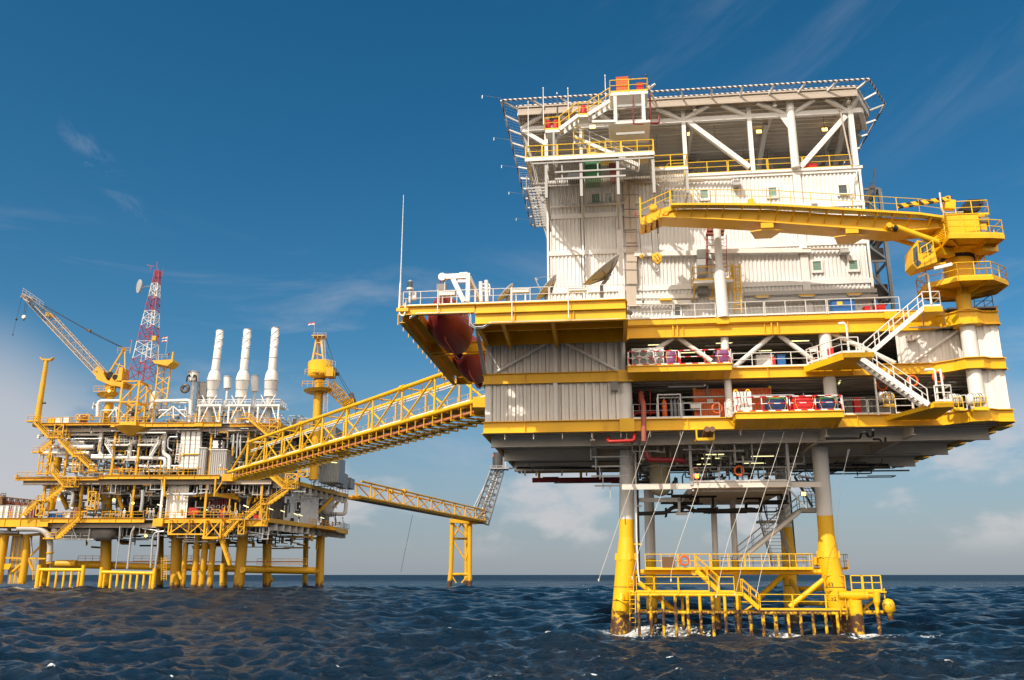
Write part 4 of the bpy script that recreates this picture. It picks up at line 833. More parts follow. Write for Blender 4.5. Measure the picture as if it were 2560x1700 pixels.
mk('arm', 'galvd', lp, lambda m: m.tube((p[0], 7.7, p[2]), A.v('M4', 1800, 800, 7.7), .04)); mk('tube_fitting', 'galv', lp, lambda m: m.bar(A.v('M4', 1740, 492, 8), A.v('M4', 1875, 520, 8), .3, .12))
ST2 = thing('access_stair', A.v('M4', 1560, 1350, 9), 'steep ladder-like stair rising between the slim conductors and the rear leg', 'staircase', fr=A)
q = A.v('M4', 1395, 750, 17); q2 = A.v('M4', 1572, 1345, 10); m1_ = V3(q).lerp(V3(q2), .30)
mk('flight', 'galvd', ST2, lambda m: m.stair(tuple(m1_), q, (1, 0, 0), 1.5, step=.3, sd=.25)); mk('flight', 'grey', ST2, lambda m: m.stair(v3(q2, u=q2[0]-.7), tuple(m1_+Vector((-.7, 0, 0))), (1, 0, 0), 1.5, step=.3, sd=.3)); mk('landing', 'grey', ST2, lambda m: m.box(m1_.x-.9, m1_.x+2, m1_.y-.5, m1_.y+.8, m1_.z-.25, m1_.z-.05))
# ================================================================ LIVING QUARTERS
vq = 2.0; QU0 = -5.58; QU1 = 20.0; QZ = 35.95
zp = lambda k, x, y, v=vq: A.v(k, x, y, v)[2]
up = lambda k, x, y, v=vq: A.v(k, x, y, v)[0]
LQ = thing('living_quarters', (7, 10, T1), 'tall white ribbed accommodation block with small green-tinted windows on the top deck', 'accommodation block', fr=A)
Q = lambda name, mat, fn, lab=None: mk(name, mat, LQ, fn, lab)
zb = [T1, zp('Z3', 640, 1265), zp('Z3', 640, 872), zp('Z3', 640, 492), QZ-.25]
uc = [QU0+.05, up('Z3', 645, 700), up('Z3', 1030, 700), up('Z4', 1010, 700), QU1-.15]
for i in range(4):
    for j in range(4): Q('wall_panel', 'whitew', lambda m: m.corr(uc[j]+.16, uc[j+1]-.16, zb[i]+.18, zb[i+1]-.18, vq+.03, .31, .085))
for i in range(5): Q('floor_band', 'whitew', lambda m: m.box(QU0+.07, QU1-.02, vq-.05, vq+.12, zb[i]-.2+(.2 if i == 0 else 0), zb[i]+.2))
for j, wd in enumerate((.17, .18, .55, .6, .17)):
    Q('wall_column', 'whitew', lambda m: m.box(uc[j]-wd/2, uc[j]+wd/2, vq-.09, vq+.1, T1+.02, QZ-.28))
Q('side_wall', 'whitew', lambda m: m.corr(vq+.15, 20, T1, QZ-.2, QU1, .31, .085, True)); Q('side_wall', 'whitew', lambda m: m.corr(vq+.15, 20, T1, QZ-.2, QU0+.1, .31, .085, True)); Q('rear_wall', 'whitew', lambda m: m.corr(QU0, QU1, T1, QZ-.2, 20, .31, .085))
Q('roof_deck', 'white', lambda m: (m.box(QU0-.05, QU1+.1, vq-.15, 20.2, QZ-.2, QZ+.02),))
# windows
wins = [('Z3', 745, 820, 262, 355, 'glass'), ('Z3', 870, 943, 258, 350, 'glass'), ('Z3', 1507, 1578, 235, 325, 'glass'), ('Z3', 1865, 1935, 225, 312, 'glass'), ('Z4', 672, 745, 198, 288, 'glass'), ('Z4', 1396, 1470, 172, 262, 'glassd'),
        ('Z4', 1130, 1205, 960, 1055, 'glass'), ('Z4', 1505, 1580, 950, 1045, 'glass'), ('Z3', 1577, 1650, 1432, 1520, 'glassd')]
for k, x0, x1, y0, y1, g_ in wins:
    a = A.v(k, x0, y1, vq-.12); b = A.v(k, x1, y0, vq-.12)
    f = Q('window', 'white', lambda m: (m.box(a[0]-.14, b[0]+.14, vq-.1, vq+.08, a[2]-.2, a[2]-.0), m.box(a[0]-.14, b[0]+.14, vq-.1, vq+.08, b[2], b[2]+.16), m.box(a[0]-.14, a[0], vq-.1, vq+.08, a[2], b[2]), m.box(b[0], b[0]+.14, vq-.1, vq+.08, a[2], b[2])))
    mk('pane', g_, f, lambda m: m.box(a[0], b[0], vq-.03, vq+.02, a[2], b[2]))
    if g_ == 'glass': mk('blind', 'grey', f, lambda m: [m.box(a[0]+.03, b[0]-.03, vq-.045, vq-.035, a[2]+(b[2]-a[2])*t_, a[2]+(b[2]-a[2])*t_+.02) for t_ in (.3, .5, .7)])
# cable trays, trunking
for x0, x1 in ((1100, 1145), (1152, 1200)):
    for (ya, yb) in ((120, 640), (645, 775), (780, 970), (975, 1200), (1205, 1425)):
        a = A.v('Z3', x0-(ya < 640)*20, yb, vq-.3); b = A.v('Z3', x1-(ya < 640)*20, ya, vq-.3); Q('cable_tray', 'tan', lambda m: m.box(a[0], b[0], vq-.35, vq-.12, a[2]+.02, b[2]))
def cart(m):
    for y in (275, 425, 510, 660, 805, 1050, 1210, 1465):
        m.bar(A.v('Z3', 1062, y, vq-.36), A.v('Z3', 1225, y, vq-.36), .05, .06)
Q('tray_bracket', 'mgrey', cart)
def hb(k, x0, y0, x1, y1, h, mat, v=vq-.28, d=.25, name='trunking'): Q(name, mat, lambda m: m.bar(A.v(k, x0, y0, v), A.v(k, x1, y1, v), d, h))
hb('Z3', 1180, 888, 1820, 878, .4, 'whitedirty'); hb('Z4', 60, 862, 1100, 850, .38, 'whitedirty'); hb('Z4', 1010, 838, 1410, 832, .12, 'tan'); hb('Z4', 410, 1302, 1780, 1265, .32, 'grey'); hb('Z4', 410, 1372, 1790, 1330, .35, 'grey', vq-.5)
hb('Z3', 1200, 1330, 1830, 1325, .3, 'whitedirty'); hb('Z3', 1200, 1392, 1760, 1385, .3, 'whitedirty', vq-.4); hb('Z3', 310, 405, 1260, 355, .13, 'white', vq-.2, .12, 'handrail_pipe'); hb('Z2', 0, 1218, 560, 1212, .1, 'tan'); hb('Z1', 1560, 1245, 2350, 1225, .14, 'tan', vq-.25, .2); hb('Z1', 1560, 1222, 2350, 1212, .08, 'tan', vq-.25, .2)
Q('drain_pipe', 'white', lambda m: m.pipe([A.v('Z4', 1575, 30, vq-.2), A.v('Z4', 1575, 70, vq-.2), A.v('Z4', 1535, 130, vq-.2), A.v('Z4', 1545, 265, vq-.2), A.v('Z4', 1400, 268, vq-.2)], .07, n=6))
Q('drain_pipe', 'white', lambda m: m.pipe([A.v('Z1', 1810, 1250, vq-.2), A.v('Z1', 1885, 1300, vq-.2), A.v('Z1', 1885, 1400, vq-.2)], .08, n=6))
for k, x0, x1, y0, y1 in (('Z2', 578, 655, 1215, 1283), ('Z4', 1412, 1490, 822, 880)):
    a = A.v(k, x0, y1, vq-.5); b = A.v(k, x1, y0, vq-.5)
    o = Q('vent_box', 'grey', lambda m: (m.box(a[0], b[0], vq-.55, vq-.05, a[2]+.1, b[2]), m.box(a[0]-.05, b[0]+.05, vq-.7, vq-.05, a[2], a[2]+.1)))
    mk('vent_slots', 'black', o, lambda m: [m.box(a[0]+.1+i*.14, a[0]+.18+i*.14, vq-.57, vq-.55, a[2]+.35, b[2]-.1) for i in range(4)])
for x, y, ln in ((48, 1345, 95), (530, 1327, 142), (980, 1317, 160), (1475, 1304, 145)):
    a = A.v('Z4', x, y, vq-.75); b = A.v('Z4', x+ln, y-3, vq-.75); o = Q('wall_lamp', 'yel', lambda m: m.bar(a, b, .2, .10)); mk('lens', 'white', o, lambda m: m.bar(V3(a)+Vector((.1, 0, -.08)), V3(b)+Vector((-.1, 0, -.08)), .14, .07))
a = A.v('Z3', 1440, 1360, vq-.7); b = A.v('Z3', 1570, 1357, vq-.7); Q('wall_lamp', 'yel', lambda m: m.bar(a, b, .2, .12))
# mid wall service balcony with its yellow rail, ducts and ladder
SB = thing('service_balcony', A.v('Z3', 1990, 1180, .8), 'small white balcony with yellow rails and a grey duct halfway up the white block', 'balcony', fr=A)
a = A.v('Z3', 1790, 1172, .2); b = A.v('Z3', 2200, 1172, .2); mk('slab', 'white', SB, lambda m: m.box(a[0], b[0], .2, vq-.1, a[2]-.12, a[2]+.08)); mk('guardrail', 'yelrail', SB, lambda m: m.rail([(a[0], vq-.2, a[2]+.1), (a[0], .25, a[2]+.1), (b[0], .25, a[2]+.1), (b[0], vq-.2, a[2]+.1)], r=.04, sp=2.2, n=6))
each('knee_brace', 'yel', SB, A, [lambda m, u=u: m.bar((u, .3, a[2]-.1), (u, vq-.1, a[2]-1.1), .08, .08) for u in (a[0]+.1, (a[0]+b[0])/2, b[0]-.3)])
for x0, x1, y0, y1, mt in ((1832, 1945, 835, 932, 'mgrey'), (1835, 1920, 935, 1100, 'grey'), (1842, 1940, 1215, 1290, 'mgrey')):
    p = A.v('Z3', x0, y1, 1.1); q = A.v('Z3', x1, y0, 1.1); mk('duct', mt, SB, lambda m: m.box(p[0], q[0], 1.1, vq-.1, p[2], q[2]))
mk('ladder', 'yelrail', SB, lambda m: m.ladder(A.v('Z4', 355, 1500, 1.0), A.v('Z4', 335, 985, 1.0), (1, 0, 0), .5, .05, cage=True, n=6))
# left gallery and main balcony (yellow rails)
GB = thing('upper_balcony', (-1, -2, zp('Z1', 800, 950, -2.8)), 'long railed balcony round the top left of the white block, on grey posts', 'balcony', fr=A)
bz = A.v('Z1', 1000, 960, -2.8)[2]; b0 = -6.9; b1 = 3.15
gz = A.v('Z1', 900, 1200, -2.6)[2]; g1 = A.v('Z1', 1500, 1180, -2.6)[0]
Gd = lambda name, mat, fn, lab=None, kind=None: mk(name, mat, GB, fn, lab)
Gd('floor_grating', 'grey', lambda m: [m.bar((u, -2.78, bz-.14), (u, vq-.2, bz-.14), .03, .24) for u in np.arange(b0+.05, b1, .13)])
Gd('fascia', 'white', lambda m: (m.bar((b0, vq-.3, bz-.12), (b1, vq-.3, bz-.12), .1, .24), m.bar((b0+.05, -2.8, bz-.12), (b0+.05, vq-.2, bz-.12), .1, .24), m.bar((b1-.05, -2.8, bz-.12), (b1-.05, vq-.2, bz-.12), .1, .24), m.box(b0-.05, b1+.05, -2.9, -2.8, bz-.25, bz+.04)))
Gd('lower_floor', 'grey', lambda m: ([m.bar((u, -2.65, gz-.1), (u, vq-.2, gz-.1), .03, .16) for u in np.arange(-4.5, g1, .15)], m.bar((-4.6, -2.7, gz-.06), (g1, -2.7, gz-.06), .1, .14), m.bar((-4.6, -2.75, gz+.5), (g1, -2.75, gz+.5), .08, .12), m.bar((b0+.5, -2.75, gz+1.35), (b1, -2.75, gz+1.35), .08, .14), m.bar((b0+.5, -2.75, gz+1.9), (b1, -2.75, gz+1.9), .08, .1)))
xs = [b0, up('Z1', 590, 900, -2.8), up('Z1', 755, 900, -2.8), up('Z1', 1105, 900, -2.8), up('Z1', 1450, 900, -2.8), b1]
for a, b in zip(xs[:-1], xs[1:]): Gd('guardrail', 'yelrail', lambda m: m.rail([(a+.03, -2.8, bz), (b-.03, -2.8, bz)], r=.04, sp=1.15, n=6))
Gd('guardrail', 'yelrail', lambda m: m.rail([(b1, -2.8, bz), (b1, vq, bz)], r=.04, sp=1.5)); Gd('guardrail', 'yelrail', lambda m: m.rail([(b0, -2.8, bz), (b0, vq, bz)], r=.04, sp=1.5))
for x in (632, 1012, 1412, 1800):
    u = up('Z1', x, 1100, -2.7); Gd('post', 'grey', lambda m: (m.bar((u, -2.6, gz-1.6), (u, -2.6, bz-.2), .22, .22), m.bar((u, -2.6, gz-1.5), (u, vq-.1, gz-1.5), .16, .2), m.bar((u, -2.6, gz-.2), (u, vq-.2, gz-2.6), .12, .12)))
for x in (805, 1195): u = up('Z1', x, 1100, -2.7); Gd('post', 'grey', lambda m: m.bar((u, -2.6, gz), (u, -2.6, bz-.2), .1, .1))
g2a, g2b, g2z = b1+.02, up('Z1', 2175, 1085, -1.4), zp('Z1', 2000, 1085, -1.4)
Gd('side_floor', 'white', lambda m: ([m.bar((u, -1.35, g2z-.12), (u, vq-.2, g2z-.12), .03, .2) for u in np.arange(g2a+.05, g2b, .13)], m.bar((g2a, -1.4, g2z-.1), (g2b, -1.4, g2z-.1), .1, .22), m.bar((g2b-.05, -1.4, g2z-.1), (g2b-.05, vq-.2, g2z-.1), .1, .22))); Gd('guardrail', 'yelrail', lambda m: m.rail([(g2a+.05, -1.4, g2z), (g2b, -1.4, g2z), (g2b, vq-.3, g2z)], r=.04, sp=1.4, n=6)); Gd('post', 'grey', lambda m: (m.bar((g2b-.1, -1.3, g2z-2.2), (g2b-.1, -1.3, g2z-.1), .2, .2), m.bar((g2b-.1, -1.3, g2z-2.1), (g2b-.1, vq-.1, g2z-2.1), .14, .14)))
# things on the gallery
def sbox(name, k, x0, y0, x1, y1, v, d, mat, lab, cat, group=None, extra=None, z0=None):
    a = A.v(k, x0, y1, v); b = A.v(k, x1, y0, v); zb_ = a[2] if z0 is None else z0
    o = thing(name, (a[0], v, zb_), lab, cat, group, fr=A); mk('body', mat, o, lambda m: m.box(a[0], b[0], v, v+d, zb_+.04, b[2]))
    mk('lid', mat, o, lambda m: m.box(a[0]-.03, b[0]+.03, v-.03, v+d+.03, b[2], b[2]+.06)); mk('feet', 'mgrey', o, lambda m: (m.box(a[0]+.05, a[0]+.15, v+.05, v+d-.05, zb_, zb_+.04), m.box(b[0]-.15, b[0]-.05, v+.05, v+d-.05, zb_, zb_+.04)))
    if extra: extra(o, a, b)
    return o, a, b
sbox('equipment_cabinet', 'Z1', 1058, 985, 1225, 1170, -1.6, 1.0, 'green', 'tall green cabinet on the gallery below the upper balcony', 'cabinet', z0=gz)
sbox('equipment_box', 'Z1', 865, 1120, 1042, 1180, -2.2, .8, 'dgrey', 'low black box on the gallery left of the green cabinet', 'box', z0=gz)
sbox('hose_box', 'Z1', 1325, 1040, 1400, 1115, -1.6, .6, 'redd', 'small dark red box on the gallery right of the green cabinet', 'box', z0=gz)
# roof deck rails
for a, b in ((1.2, 4.4), (4.5, 9.4), (9.5, 12.6), (12.7, 15.4), (15.5, 19.7)):
    if a > 4: Q('guardrail', 'yelrail', lambda m: m.rail([(a, vq, QZ), (b, vq, QZ)], r=.035, sp=1.8, n=6))
sbox('roof_cabinet', 'Z2', 1375, 1045, 1490, 1100, 3.4, .8, 'redt', 'red box standing on the roof deck at the right, under the helideck', 'box', z0=QZ)
# boom rest pole
BR_ = thing('boom_rest', (A.v('Z4', 197, 1540, -.2)[0], -.2, T1), 'white pole with a rusty slatted cradle holding the crane boom', 'boom rest', fr=A)
mk('pole', 'white', BR_, lambda m: (m.tube(A.v('Z4', 198, 1545, -.2), A.v('Z4', 162, 1100, -.2), .46, .44, n=22), m.tube(A.v('Z4', 162, 1100, -.2), A.v('Z4', 156, 1010, -.2), .44, .29, n=22), m.tube(A.v('Z4', 156, 1010, -.2), A.v('Z4', 132, 600, -.2), .29, n=22), m.tube(A.v('Z4', 132, 600, -.2), A.v('Z4', 135, 468, -.2), .13, n=12)))
def cradle(m):
    for (x0, y0, x1, y1) in ((60, 552, 220, 552), (50, 590, 215, 590), (30, 650, 210, 650), (20, 685, 205, 685)): m.bar(A.v('Z4', x0, y0, .1), A.v('Z4', x1, y1, .1), .5, .10)
    for x in (50, 85, 160, 200): m.bar(A.v('Z4', x+12, 552, .0), A.v('Z4', x-20, 690, .2), .2, .1)
mk('cradle', 'redrust', BR_, cradle); mk('ladder', 'redrust', BR_, lambda m: (m.ladder(A.v('Z4', 30, 1060, .4), A.v('Z4', 30, 690, .4), (1, 0, 0), .1, .04), m.ladder(A.v('Z4', 205, 1110, .3), A.v('Z4', 195, 690, .3), (1, 0, 0), .5, .03), [m.bar(A.v('Z4', 30, y, .35), A.v('Z4', 200, y, .35), .04, .05) for y in (700, 742, 800, 880, 940, 1000)]))
# boxes on the top deck
def yl(o, a, b): mk('label_plate', 'yel', o, lambda m: m.box(a[0]+.35, a[0]+.8, -.32, -.3, b[2]-.75, b[2]-.4))
sbox('equipment_locker', 'Z4', 1328, 1360, 1550, 1480, -.28, .9, 'blue', 'blue locker with a yellow plate on the top deck below the white block', 'locker', extra=None, z0=T1+.05)
p = A.v('Z4', 1370, 1395, -.30); single(MB(A).box(p[0], p[0]+.4, -.33, -.30, p[2]-.15, p[2]+.12).build('warning_sign', M['yelrail']), p, 'yellow rectangle sign on the front of the blue locker', 'sign', fr=A)
sbox('hose_box', 'Z4', 1660, 1432, 1715, 1470, 0, .5, 'redt', 'smaller red box on the top deck, just right of the blue locker', 'box', z0=T1+.05)
sbox('hose_box', 'Z4', 1780, 1418, 1872, 1462, .2, .6, 'redt', 'wider red box on the top deck under the grey stair tower', 'box', z0=T1+.05)
fl = thing('deck_floodlight', A.v('M1', 145, 220, -.3), 'small grey floodlight on the deck edge at the corner below the largest dish', 'floodlight', fr=A)
p = A.v('M1', 145, 175, -.4); mk('housing', 'mgrey', fl, lambda m: m.tube((p[0]-.15, -.4, p[2]+.1), (p[0]+.1, -.6, p[2]-.1), .22, .15)); mk('bracket', 'mgrey', fl, lambda m: m.tube((p[0], -.4, p[2]), (p[0], -.3, T1), .04))
# grey stair tower behind the right end
TWR = thing('stair_tower', (22, 7, T1), 'grey lattice stair tower behind the right end of the white block', 'stair tower', fr=A)
tu0, tu1, tv0, tv1 = 20.5, up('Z4', 1865, 700, 6.5), 6.5, 9.5; tz = zp('Z4', 1780, 215, 6.5)
for u in (tu0, tu1):
    for v in (tv0, tv1): mk('leg', 'galvd', TWR, lambda m: m.bar((u, v, T1), (u, v, tz), .28, .28))
lev = [T1, zp('Z4', 1850, 1340, 6.5), zp('Z4', 1850, 960, 6.5), zp('Z4', 1800, 720, 6.5), zp('Z4', 1790, 480, 6.5), tz]
for i in range(1, 6):
    mk('landing', 'galvd', TWR, lambda m: (m.bar((tu0, tv0, lev[i]), (tu1, tv0, lev[i]), .15, .2), m.bar((tu1, tv0, lev[i]), (tu1, tv1, lev[i]), .15, .2)))
    if lev[i]-lev[i-1] > 1.2:
        mk('flight', 'mgrey', TWR, lambda m: m.stair((tu0+.2, tv0+1, lev[i-1]) if i % 2 else (tu1-.2, tv0+1, lev[i-1]), (tu1-.2, tv0+1, lev[i]) if i % 2 else (tu0+.2, tv0+1, lev[i]), (0, 1, 0), 1.1)); mk('cross_brace', 'galvd', TWR, lambda m: m.bar((tu0, tv0, lev[i]), (tu1, tv0, lev[i-1]+.1), .14, .14))
each('screen', 'dgrey', TWR, A, [lambda m, z_=z_: m.box(tu0+.9, tu1-.15, tv0+.3, tv0+.34, z_+.2, z_+1.3) for z_ in lev[:4]])
mk('top_derrick', 'mgrey', TWR, lambda m: (m.bar((tu0+.3, tv0, tz-1.8), (tu1-.4, tv0, tz+.3), .15, .4), m.tube((tu1-.5, tv0, tz), (tu1-.2, tv0, tz+1.9), .06), m.bar((tu1-.9, tv0, tz-3.5), (tu1-.3, tv0, tz), .1, .1)))
# ================================================================ HELIDECK
HZ = 42.25
HD = thing('helideck', (7, 12, QZ), 'white trussed helideck with a safety net rim on top of the white block', 'helideck', fr=A)
H = lambda name, mat, fn, lab=None: mk(name, mat, HD, fn, lab)
poly = [(-7.9, 1.0), (20.0, 1.0), (21.9, 4.6), (21.9, 22), (19.8, 26), (-7.9, 26)]
H('deck_plate', 'under', lambda m: m.prism([(u, v, HZ-.02) for u, v in poly], (0, 0, .22)))
for i, (a, b) in enumerate(zip(poly, poly[1:]+poly[:1])): H('edge_beam', 'tan' if i == 0 else 'white', lambda m: (m.bar((a[0], a[1], HZ-.2), (b[0], b[1], HZ-.2), .12, .55), m.bar((a[0], a[1], HZ+.25), (b[0], b[1], HZ+.25), .3, .12)))
def joists(m):
    v = 1.8
    while v < 25.6:
        m.bar((-7.8, v, HZ-.2), (21.8 if 4.6 < v < 22 else 19.9, v, HZ-.2), .12, .34); v += .72
H('deck_joists', 'under', joists)
for u in (-5.4, .5, 7, 13.5, 19.4): H('main_girder', 'under', lambda m: m.ibeam((u, 1.2, HZ-.55), (u, 25.8, HZ-.55), .5, .3))
# safety net frame
off = [(-9.2, -.1), (20.8, .0), (23.25, 4.2), (23.25, 22.5), (20.4, 27.3), (-9.2, 27.3)]
for a, b in zip(off, off[1:]+off[:1]): H('net_rim', 'net', lambda m: m.tube((a[0], a[1], HZ+.42), (b[0], b[1], HZ+.42), .085, n=8))
inn = [(-8.0, .9), (20.05, .9), (22.0, 4.6), (22.0, 22), (19.8, 26.1), (-8.0, 26.1)]
for a, b in zip(inn, inn[1:]+inn[:1]): H('net_rim', 'net', lambda m: m.tube((a[0], a[1], HZ+.38), (b[0], b[1], HZ+.38), .07, n=8))
for (a, b, c_, d_) in zip(inn, inn[1:]+inn[:1], off, off[1:]+off[:1]):
    n_ = max(1, round((Vector(b)-Vector(a)).length/2.35)); a, b, c_, d_ = (Vector(x) for x in (a, b, c_, d_))
    for i in range(n_+1):
        p = a.lerp(b, i/n_); q = c_.lerp(d_, i/n_)
        if i or (a-b).length > 5: H('net_bracket', 'white', lambda m: (m.bar((p.x, p.y, HZ+.1), (q.x, q.y, HZ+.38), .12, .14)))
def netw(m):
    for (a, b, c_, d_) in zip(inn, inn[1:]+inn[:1], off, off[1:]+off[:1]):
        a, b, c_, d_ = (Vector(x) for x in (a, b, c_, d_))
        for t_ in (.33, .66): p = a.lerp(c_, t_); q = b.lerp(d_, t_); m.tube((p.x, p.y, HZ+.32), (q.x, q.y, HZ+.32), .006, n=3, caps=False)
        k = int((b-a).length/.5)
        for i in range(k): p = a.lerp(b, i/k); q = c_.lerp(d_, i/k); m.tube((p.x, p.y, HZ+.3), (q.x, q.y, HZ+.4), .005, n=3, caps=False)
H('safety_net', 'galv', netw)
for k, x, y in (('Z1', 100, 320), ('Z1', 250, 775), ('Z1', 330, 1075), ('Z1', 390, 1365), ('Z3', 110, 530)):
    g = A.h(k, x, y, HZ+.4); H('edge_light', 'galv', lambda m: (m.tube((-9.1, g[1], HZ+.3), (-10.7, g[1]-.3, HZ+.5), .014, n=4), m.tube((-10.7, g[1]-.3, HZ+.5), (-10.7, g[1]-.3, HZ+.2), .04, n=5)))
# truss in the wall plane
cz = 40.95; vt = vq
H('chord', 'white', lambda m: m.bar((QU0-2.2, vt, cz), (20.5, vt, cz), .35, .42)); H('chord', 'white', lambda m: m.bar((20.5, vt, cz), (21.7, 5.2, cz), .35, .4)); H('chord', 'grey', lambda m: m.bar((1, 10, 40.6), (21.7, 10, 40.6), .3, .4)); H('chord', 'grey', lambda m: m.bar((-6, 17, 40.6), (21.5, 17, 40.6), .3, .4))
for u, r_ in ((up('Z2', 48, 800), .16), (up('Z2', 770, 800), .17), (up('Z2', 1885, 800), .2)): H('column', 'white', lambda m: m.bar((u, vt, QZ), (u, vt, HZ-.4), r_*2, r_*2))
u = up('Z2', 1222, 800); H('column', 'white', lambda m: (m.tube((u, vt-.3, QZ), (u, vt-.3, HZ+.1), .33, n=20), m.prism([(u-.9, vt-.25, cz-.2), (u, vt-.25, cz-1.9), (u, vt-.25, cz+.1)], (0, .1, 0))))
H('column', 'white', lambda m: m.bar((QU0-.0, vt, QZ), (QU0-.0, vt, HZ-.4), .3, .3)); H('column', 'white', lambda m: m.tube((up('Z1', 1390, 700), vt, QZ), (up('Z1', 1400, 600), vt, cz), .35, n=18))
H('column', 'white', lambda m: m.bar((up('Z1', 1010, 700), vt, QZ), (up('Z1', 1010, 700), vt, cz), .25, .25)); H('conduit', 'tan', lambda m: m.bar((19.2, vt-.3, QZ), (18.7, vt-.3, HZ-.4), .1, .12))
for k, x0, y0, x1, y1, r_ in (('Z2', 90, 590, 760, 1085, .19), ('Z2', 1800, 530, 1310, 1085, .2), ('Z1', 370, 680, 640, 840, .17)): H('diagonal', 'white', lambda m: m.bar(A.v(k, x0, y0, vt), A.v(k, x1, y1, vt), r_*2, r_*2))
for k, x0, y0, x1, y1 in (('Z2', 40, 515, 300, 415), ('Z2', 440, 402, 715, 488), ('Z2', 820, 392, 1130, 478), ('Z2', 1240, 478, 1440, 372), ('Z2', 1565, 365, 1805, 468), ('Z2', 1860, 465, 1910, 365), ('Z1', 370, 620, 590, 500), ('Z1', 745, 490, 1010, 605), ('Z1', 1180, 520, 1370, 590), ('Z1', 1830, 430, 2090, 515)):
    a = A.v(k, x0, y0, vt); b = A.v(k, x1, y1, vt); hi, lo = (a, b) if a[2] > b[2] else (b, a); H('knee_strut', 'white', lambda m: m.bar((lo[0], vt, cz+.1), (hi[0], 1.3, HZ-.4), .28, .28))
for a, b in (((4, 10, QZ), (8, 10, 40.5)), ((12, 10, QZ), (8, 10, 40.5)), ((15, 10, QZ), (19, 10, 40.5)), ((1, 17, QZ), (6, 17, 40.5)), ((8, 17, QZ), (13, 17, 40.5)), ((19.5, 3, 40.8), (20, 16, QZ+.2)), ((21.4, 6, 40.8), (19.8, 14, QZ+.1)), ((13, 3, 40.8), (13, 16, QZ))): H('inner_brace', 'grey', lambda m: m.bar(a, b, .38, .38))
for u in (1, 8, 14.5, 19.6):
    for v in (10, 17): H('inner_column', 'grey', lambda m: m.bar((u, v, QZ), (u, v, HZ-.6), .35, .35))
for u, v in ((-5.5, 24), (8, 24), (19.5, 24)): H('inner_column', 'grey', lambda m: m.bar((u, 20, 33), (u, v, HZ-.6), .35, .35))
each('left_strut', 'grey', HD, A, [lambda m, v=v: m.bar((-5.6, v, 33.2), (-7.7, v, HZ-.6), .25, .25) for v in (4, 12, 19.5)])
H('left_walkway', 'grey', lambda m: ( m.rail([(-7.4, 3, 36), (-7.4, 12, 36)], r=.04, toe=False), m.bar((-7.4, 3, 35.9), (-7.4, 12, 35.9), .12, .2), [m.bar((-7.4, v, 35.9), (-5.6, v, 35.9), .06, .15) for v in np.arange(3, 12, .6)]))
for k, x, y, v in (('Z2', 108, 718, 6), ('Z2', 858, 690, 6), ('Z2', 1575, 668, 6), ('Z1', 1138, 640, .5), ('Z1', 2200, 718, 6.5)):
    p = A.v(k, x, y, v)
    if k == 'Z1' and x > 2000: continue
    o = H('floodlight', 'galvd', lambda m: (m.box(p[0]-.26, p[0]+.26, v, v+.2, p[2]-.1, p[2]+.22), m.tube((p[0], v+.1, p[2]+.2), (p[0], v+.1, HZ-.4), .03, n=5))); mk('lens', 'flood', o, lambda m: m.box(p[0]-.22, p[0]+.22, v-.04, v, p[2]-.16, p[2]+.12))
H('hanging_light', 'grey', lambda m: [m.tube((u, v, HZ-.3), (u, v, HZ-1.7), .04, n=4) for u, v in ((4, 6), (9, 5), (12, 9), (16, 7), (18, 4))])
H('service_pipe', 'grey', lambda m: (m.tube((1, 6.2, 40.1), (13, 6.2, 40.1), .07), m.tube((2, 4.2, 41.2), (12, 4.2, 41.2), .06), m.tube((13, 3.2, 41.4), (20, 3.2, 41.4), .06)))
# access tower, stairs to the helideck
AT = thing('helideck_access_stair', (2, -1.3, bz), 'white stair with yellow rails climbing to a railed fire platform at the helideck edge', 'staircase', fr=A)
vs_ = -1.5; T_ = lambda name, mat, fn, lab=None: mk(name, mat, AT, fn, lab)
ta, tb = A.v('Z1', 1330, 268, vs_), A.v('Z1', 1740, 262, vs_)
T_('platform', 'white', lambda m: (m.box(ta[0], tb[0], vs_, .6, ta[2]-.28, ta[2]), ))
T_('guardrail', 'yelrail', lambda m: m.rail([(ta[0], .5, ta[2]), (ta[0], vs_, ta[2]), (tb[0], vs_, ta[2]), (tb[0], .5, ta[2])], r=.045, sp=1.9, n=6))
for x in (1385, 1692):
    for v in (vs_+.15, .4): u = up('Z1', x, 400, vs_); T_('post', 'whitedirty', lambda m: m.bar((u, v, zp('Z1', x, 590, vs_)), (u, v, ta[2]-.28), .26, .26))
each('post_brace', 'grey', AT, A, [lambda m, z_=z_: m.bar((up('Z1', 1385, 400, vs_), vs_+.15, z_), (up('Z1', 1692, 400, vs_), vs_+.15, z_), .12, .2) for z_ in (ta[2]-1.2, ta[2]-2.6, ta[2]-3.7)])
lz_ = zp('Z1', 1400, 585, vs_); T_('lower_platform', 'whitedirty', lambda m: (m.box(ta[0]-.2, tb[0]+.1, vs_, vq, lz_-.2, lz_), m.bar(A.v('Z1', 1130, 590, vs_), A.v('Z1', 1380, 585, vs_), .3, .2)))
s1a, s1b = A.v('Z1', 1090, 505, vs_), A.v('Z1', 1325, 355, vs_); s2a, s2b = A.v('Z1', 780, 665, vs_), A.v('Z1', 985, 510, vs_)
T_('flight', 'white', lambda m: m.stair(s1a, s1b, (0, 1, 0), 1.0, rail=False, sd=.3)); T_('flight', 'white', lambda m: m.stair(s2a, s2b, (0, 1, 0), 1.0, rail=False, sd=.3))
def hrl(m, a, b, n_):
    z = Vector((0, 0, 1)); a, b = V3(a), V3(b)
    for y in (0, 1.0):
        o = Vector((0, y, 0)); m.tube(a+o+z*1.15, b+o+z*1.15, .04, n=6); m.tube(a+o+z*.6, b+o+z*.6, .035, n=6)
        for i in range(n_+1): c = a.lerp(b, i/n_)+o; m.tube(c, c+z*1.15, .04, n=6)
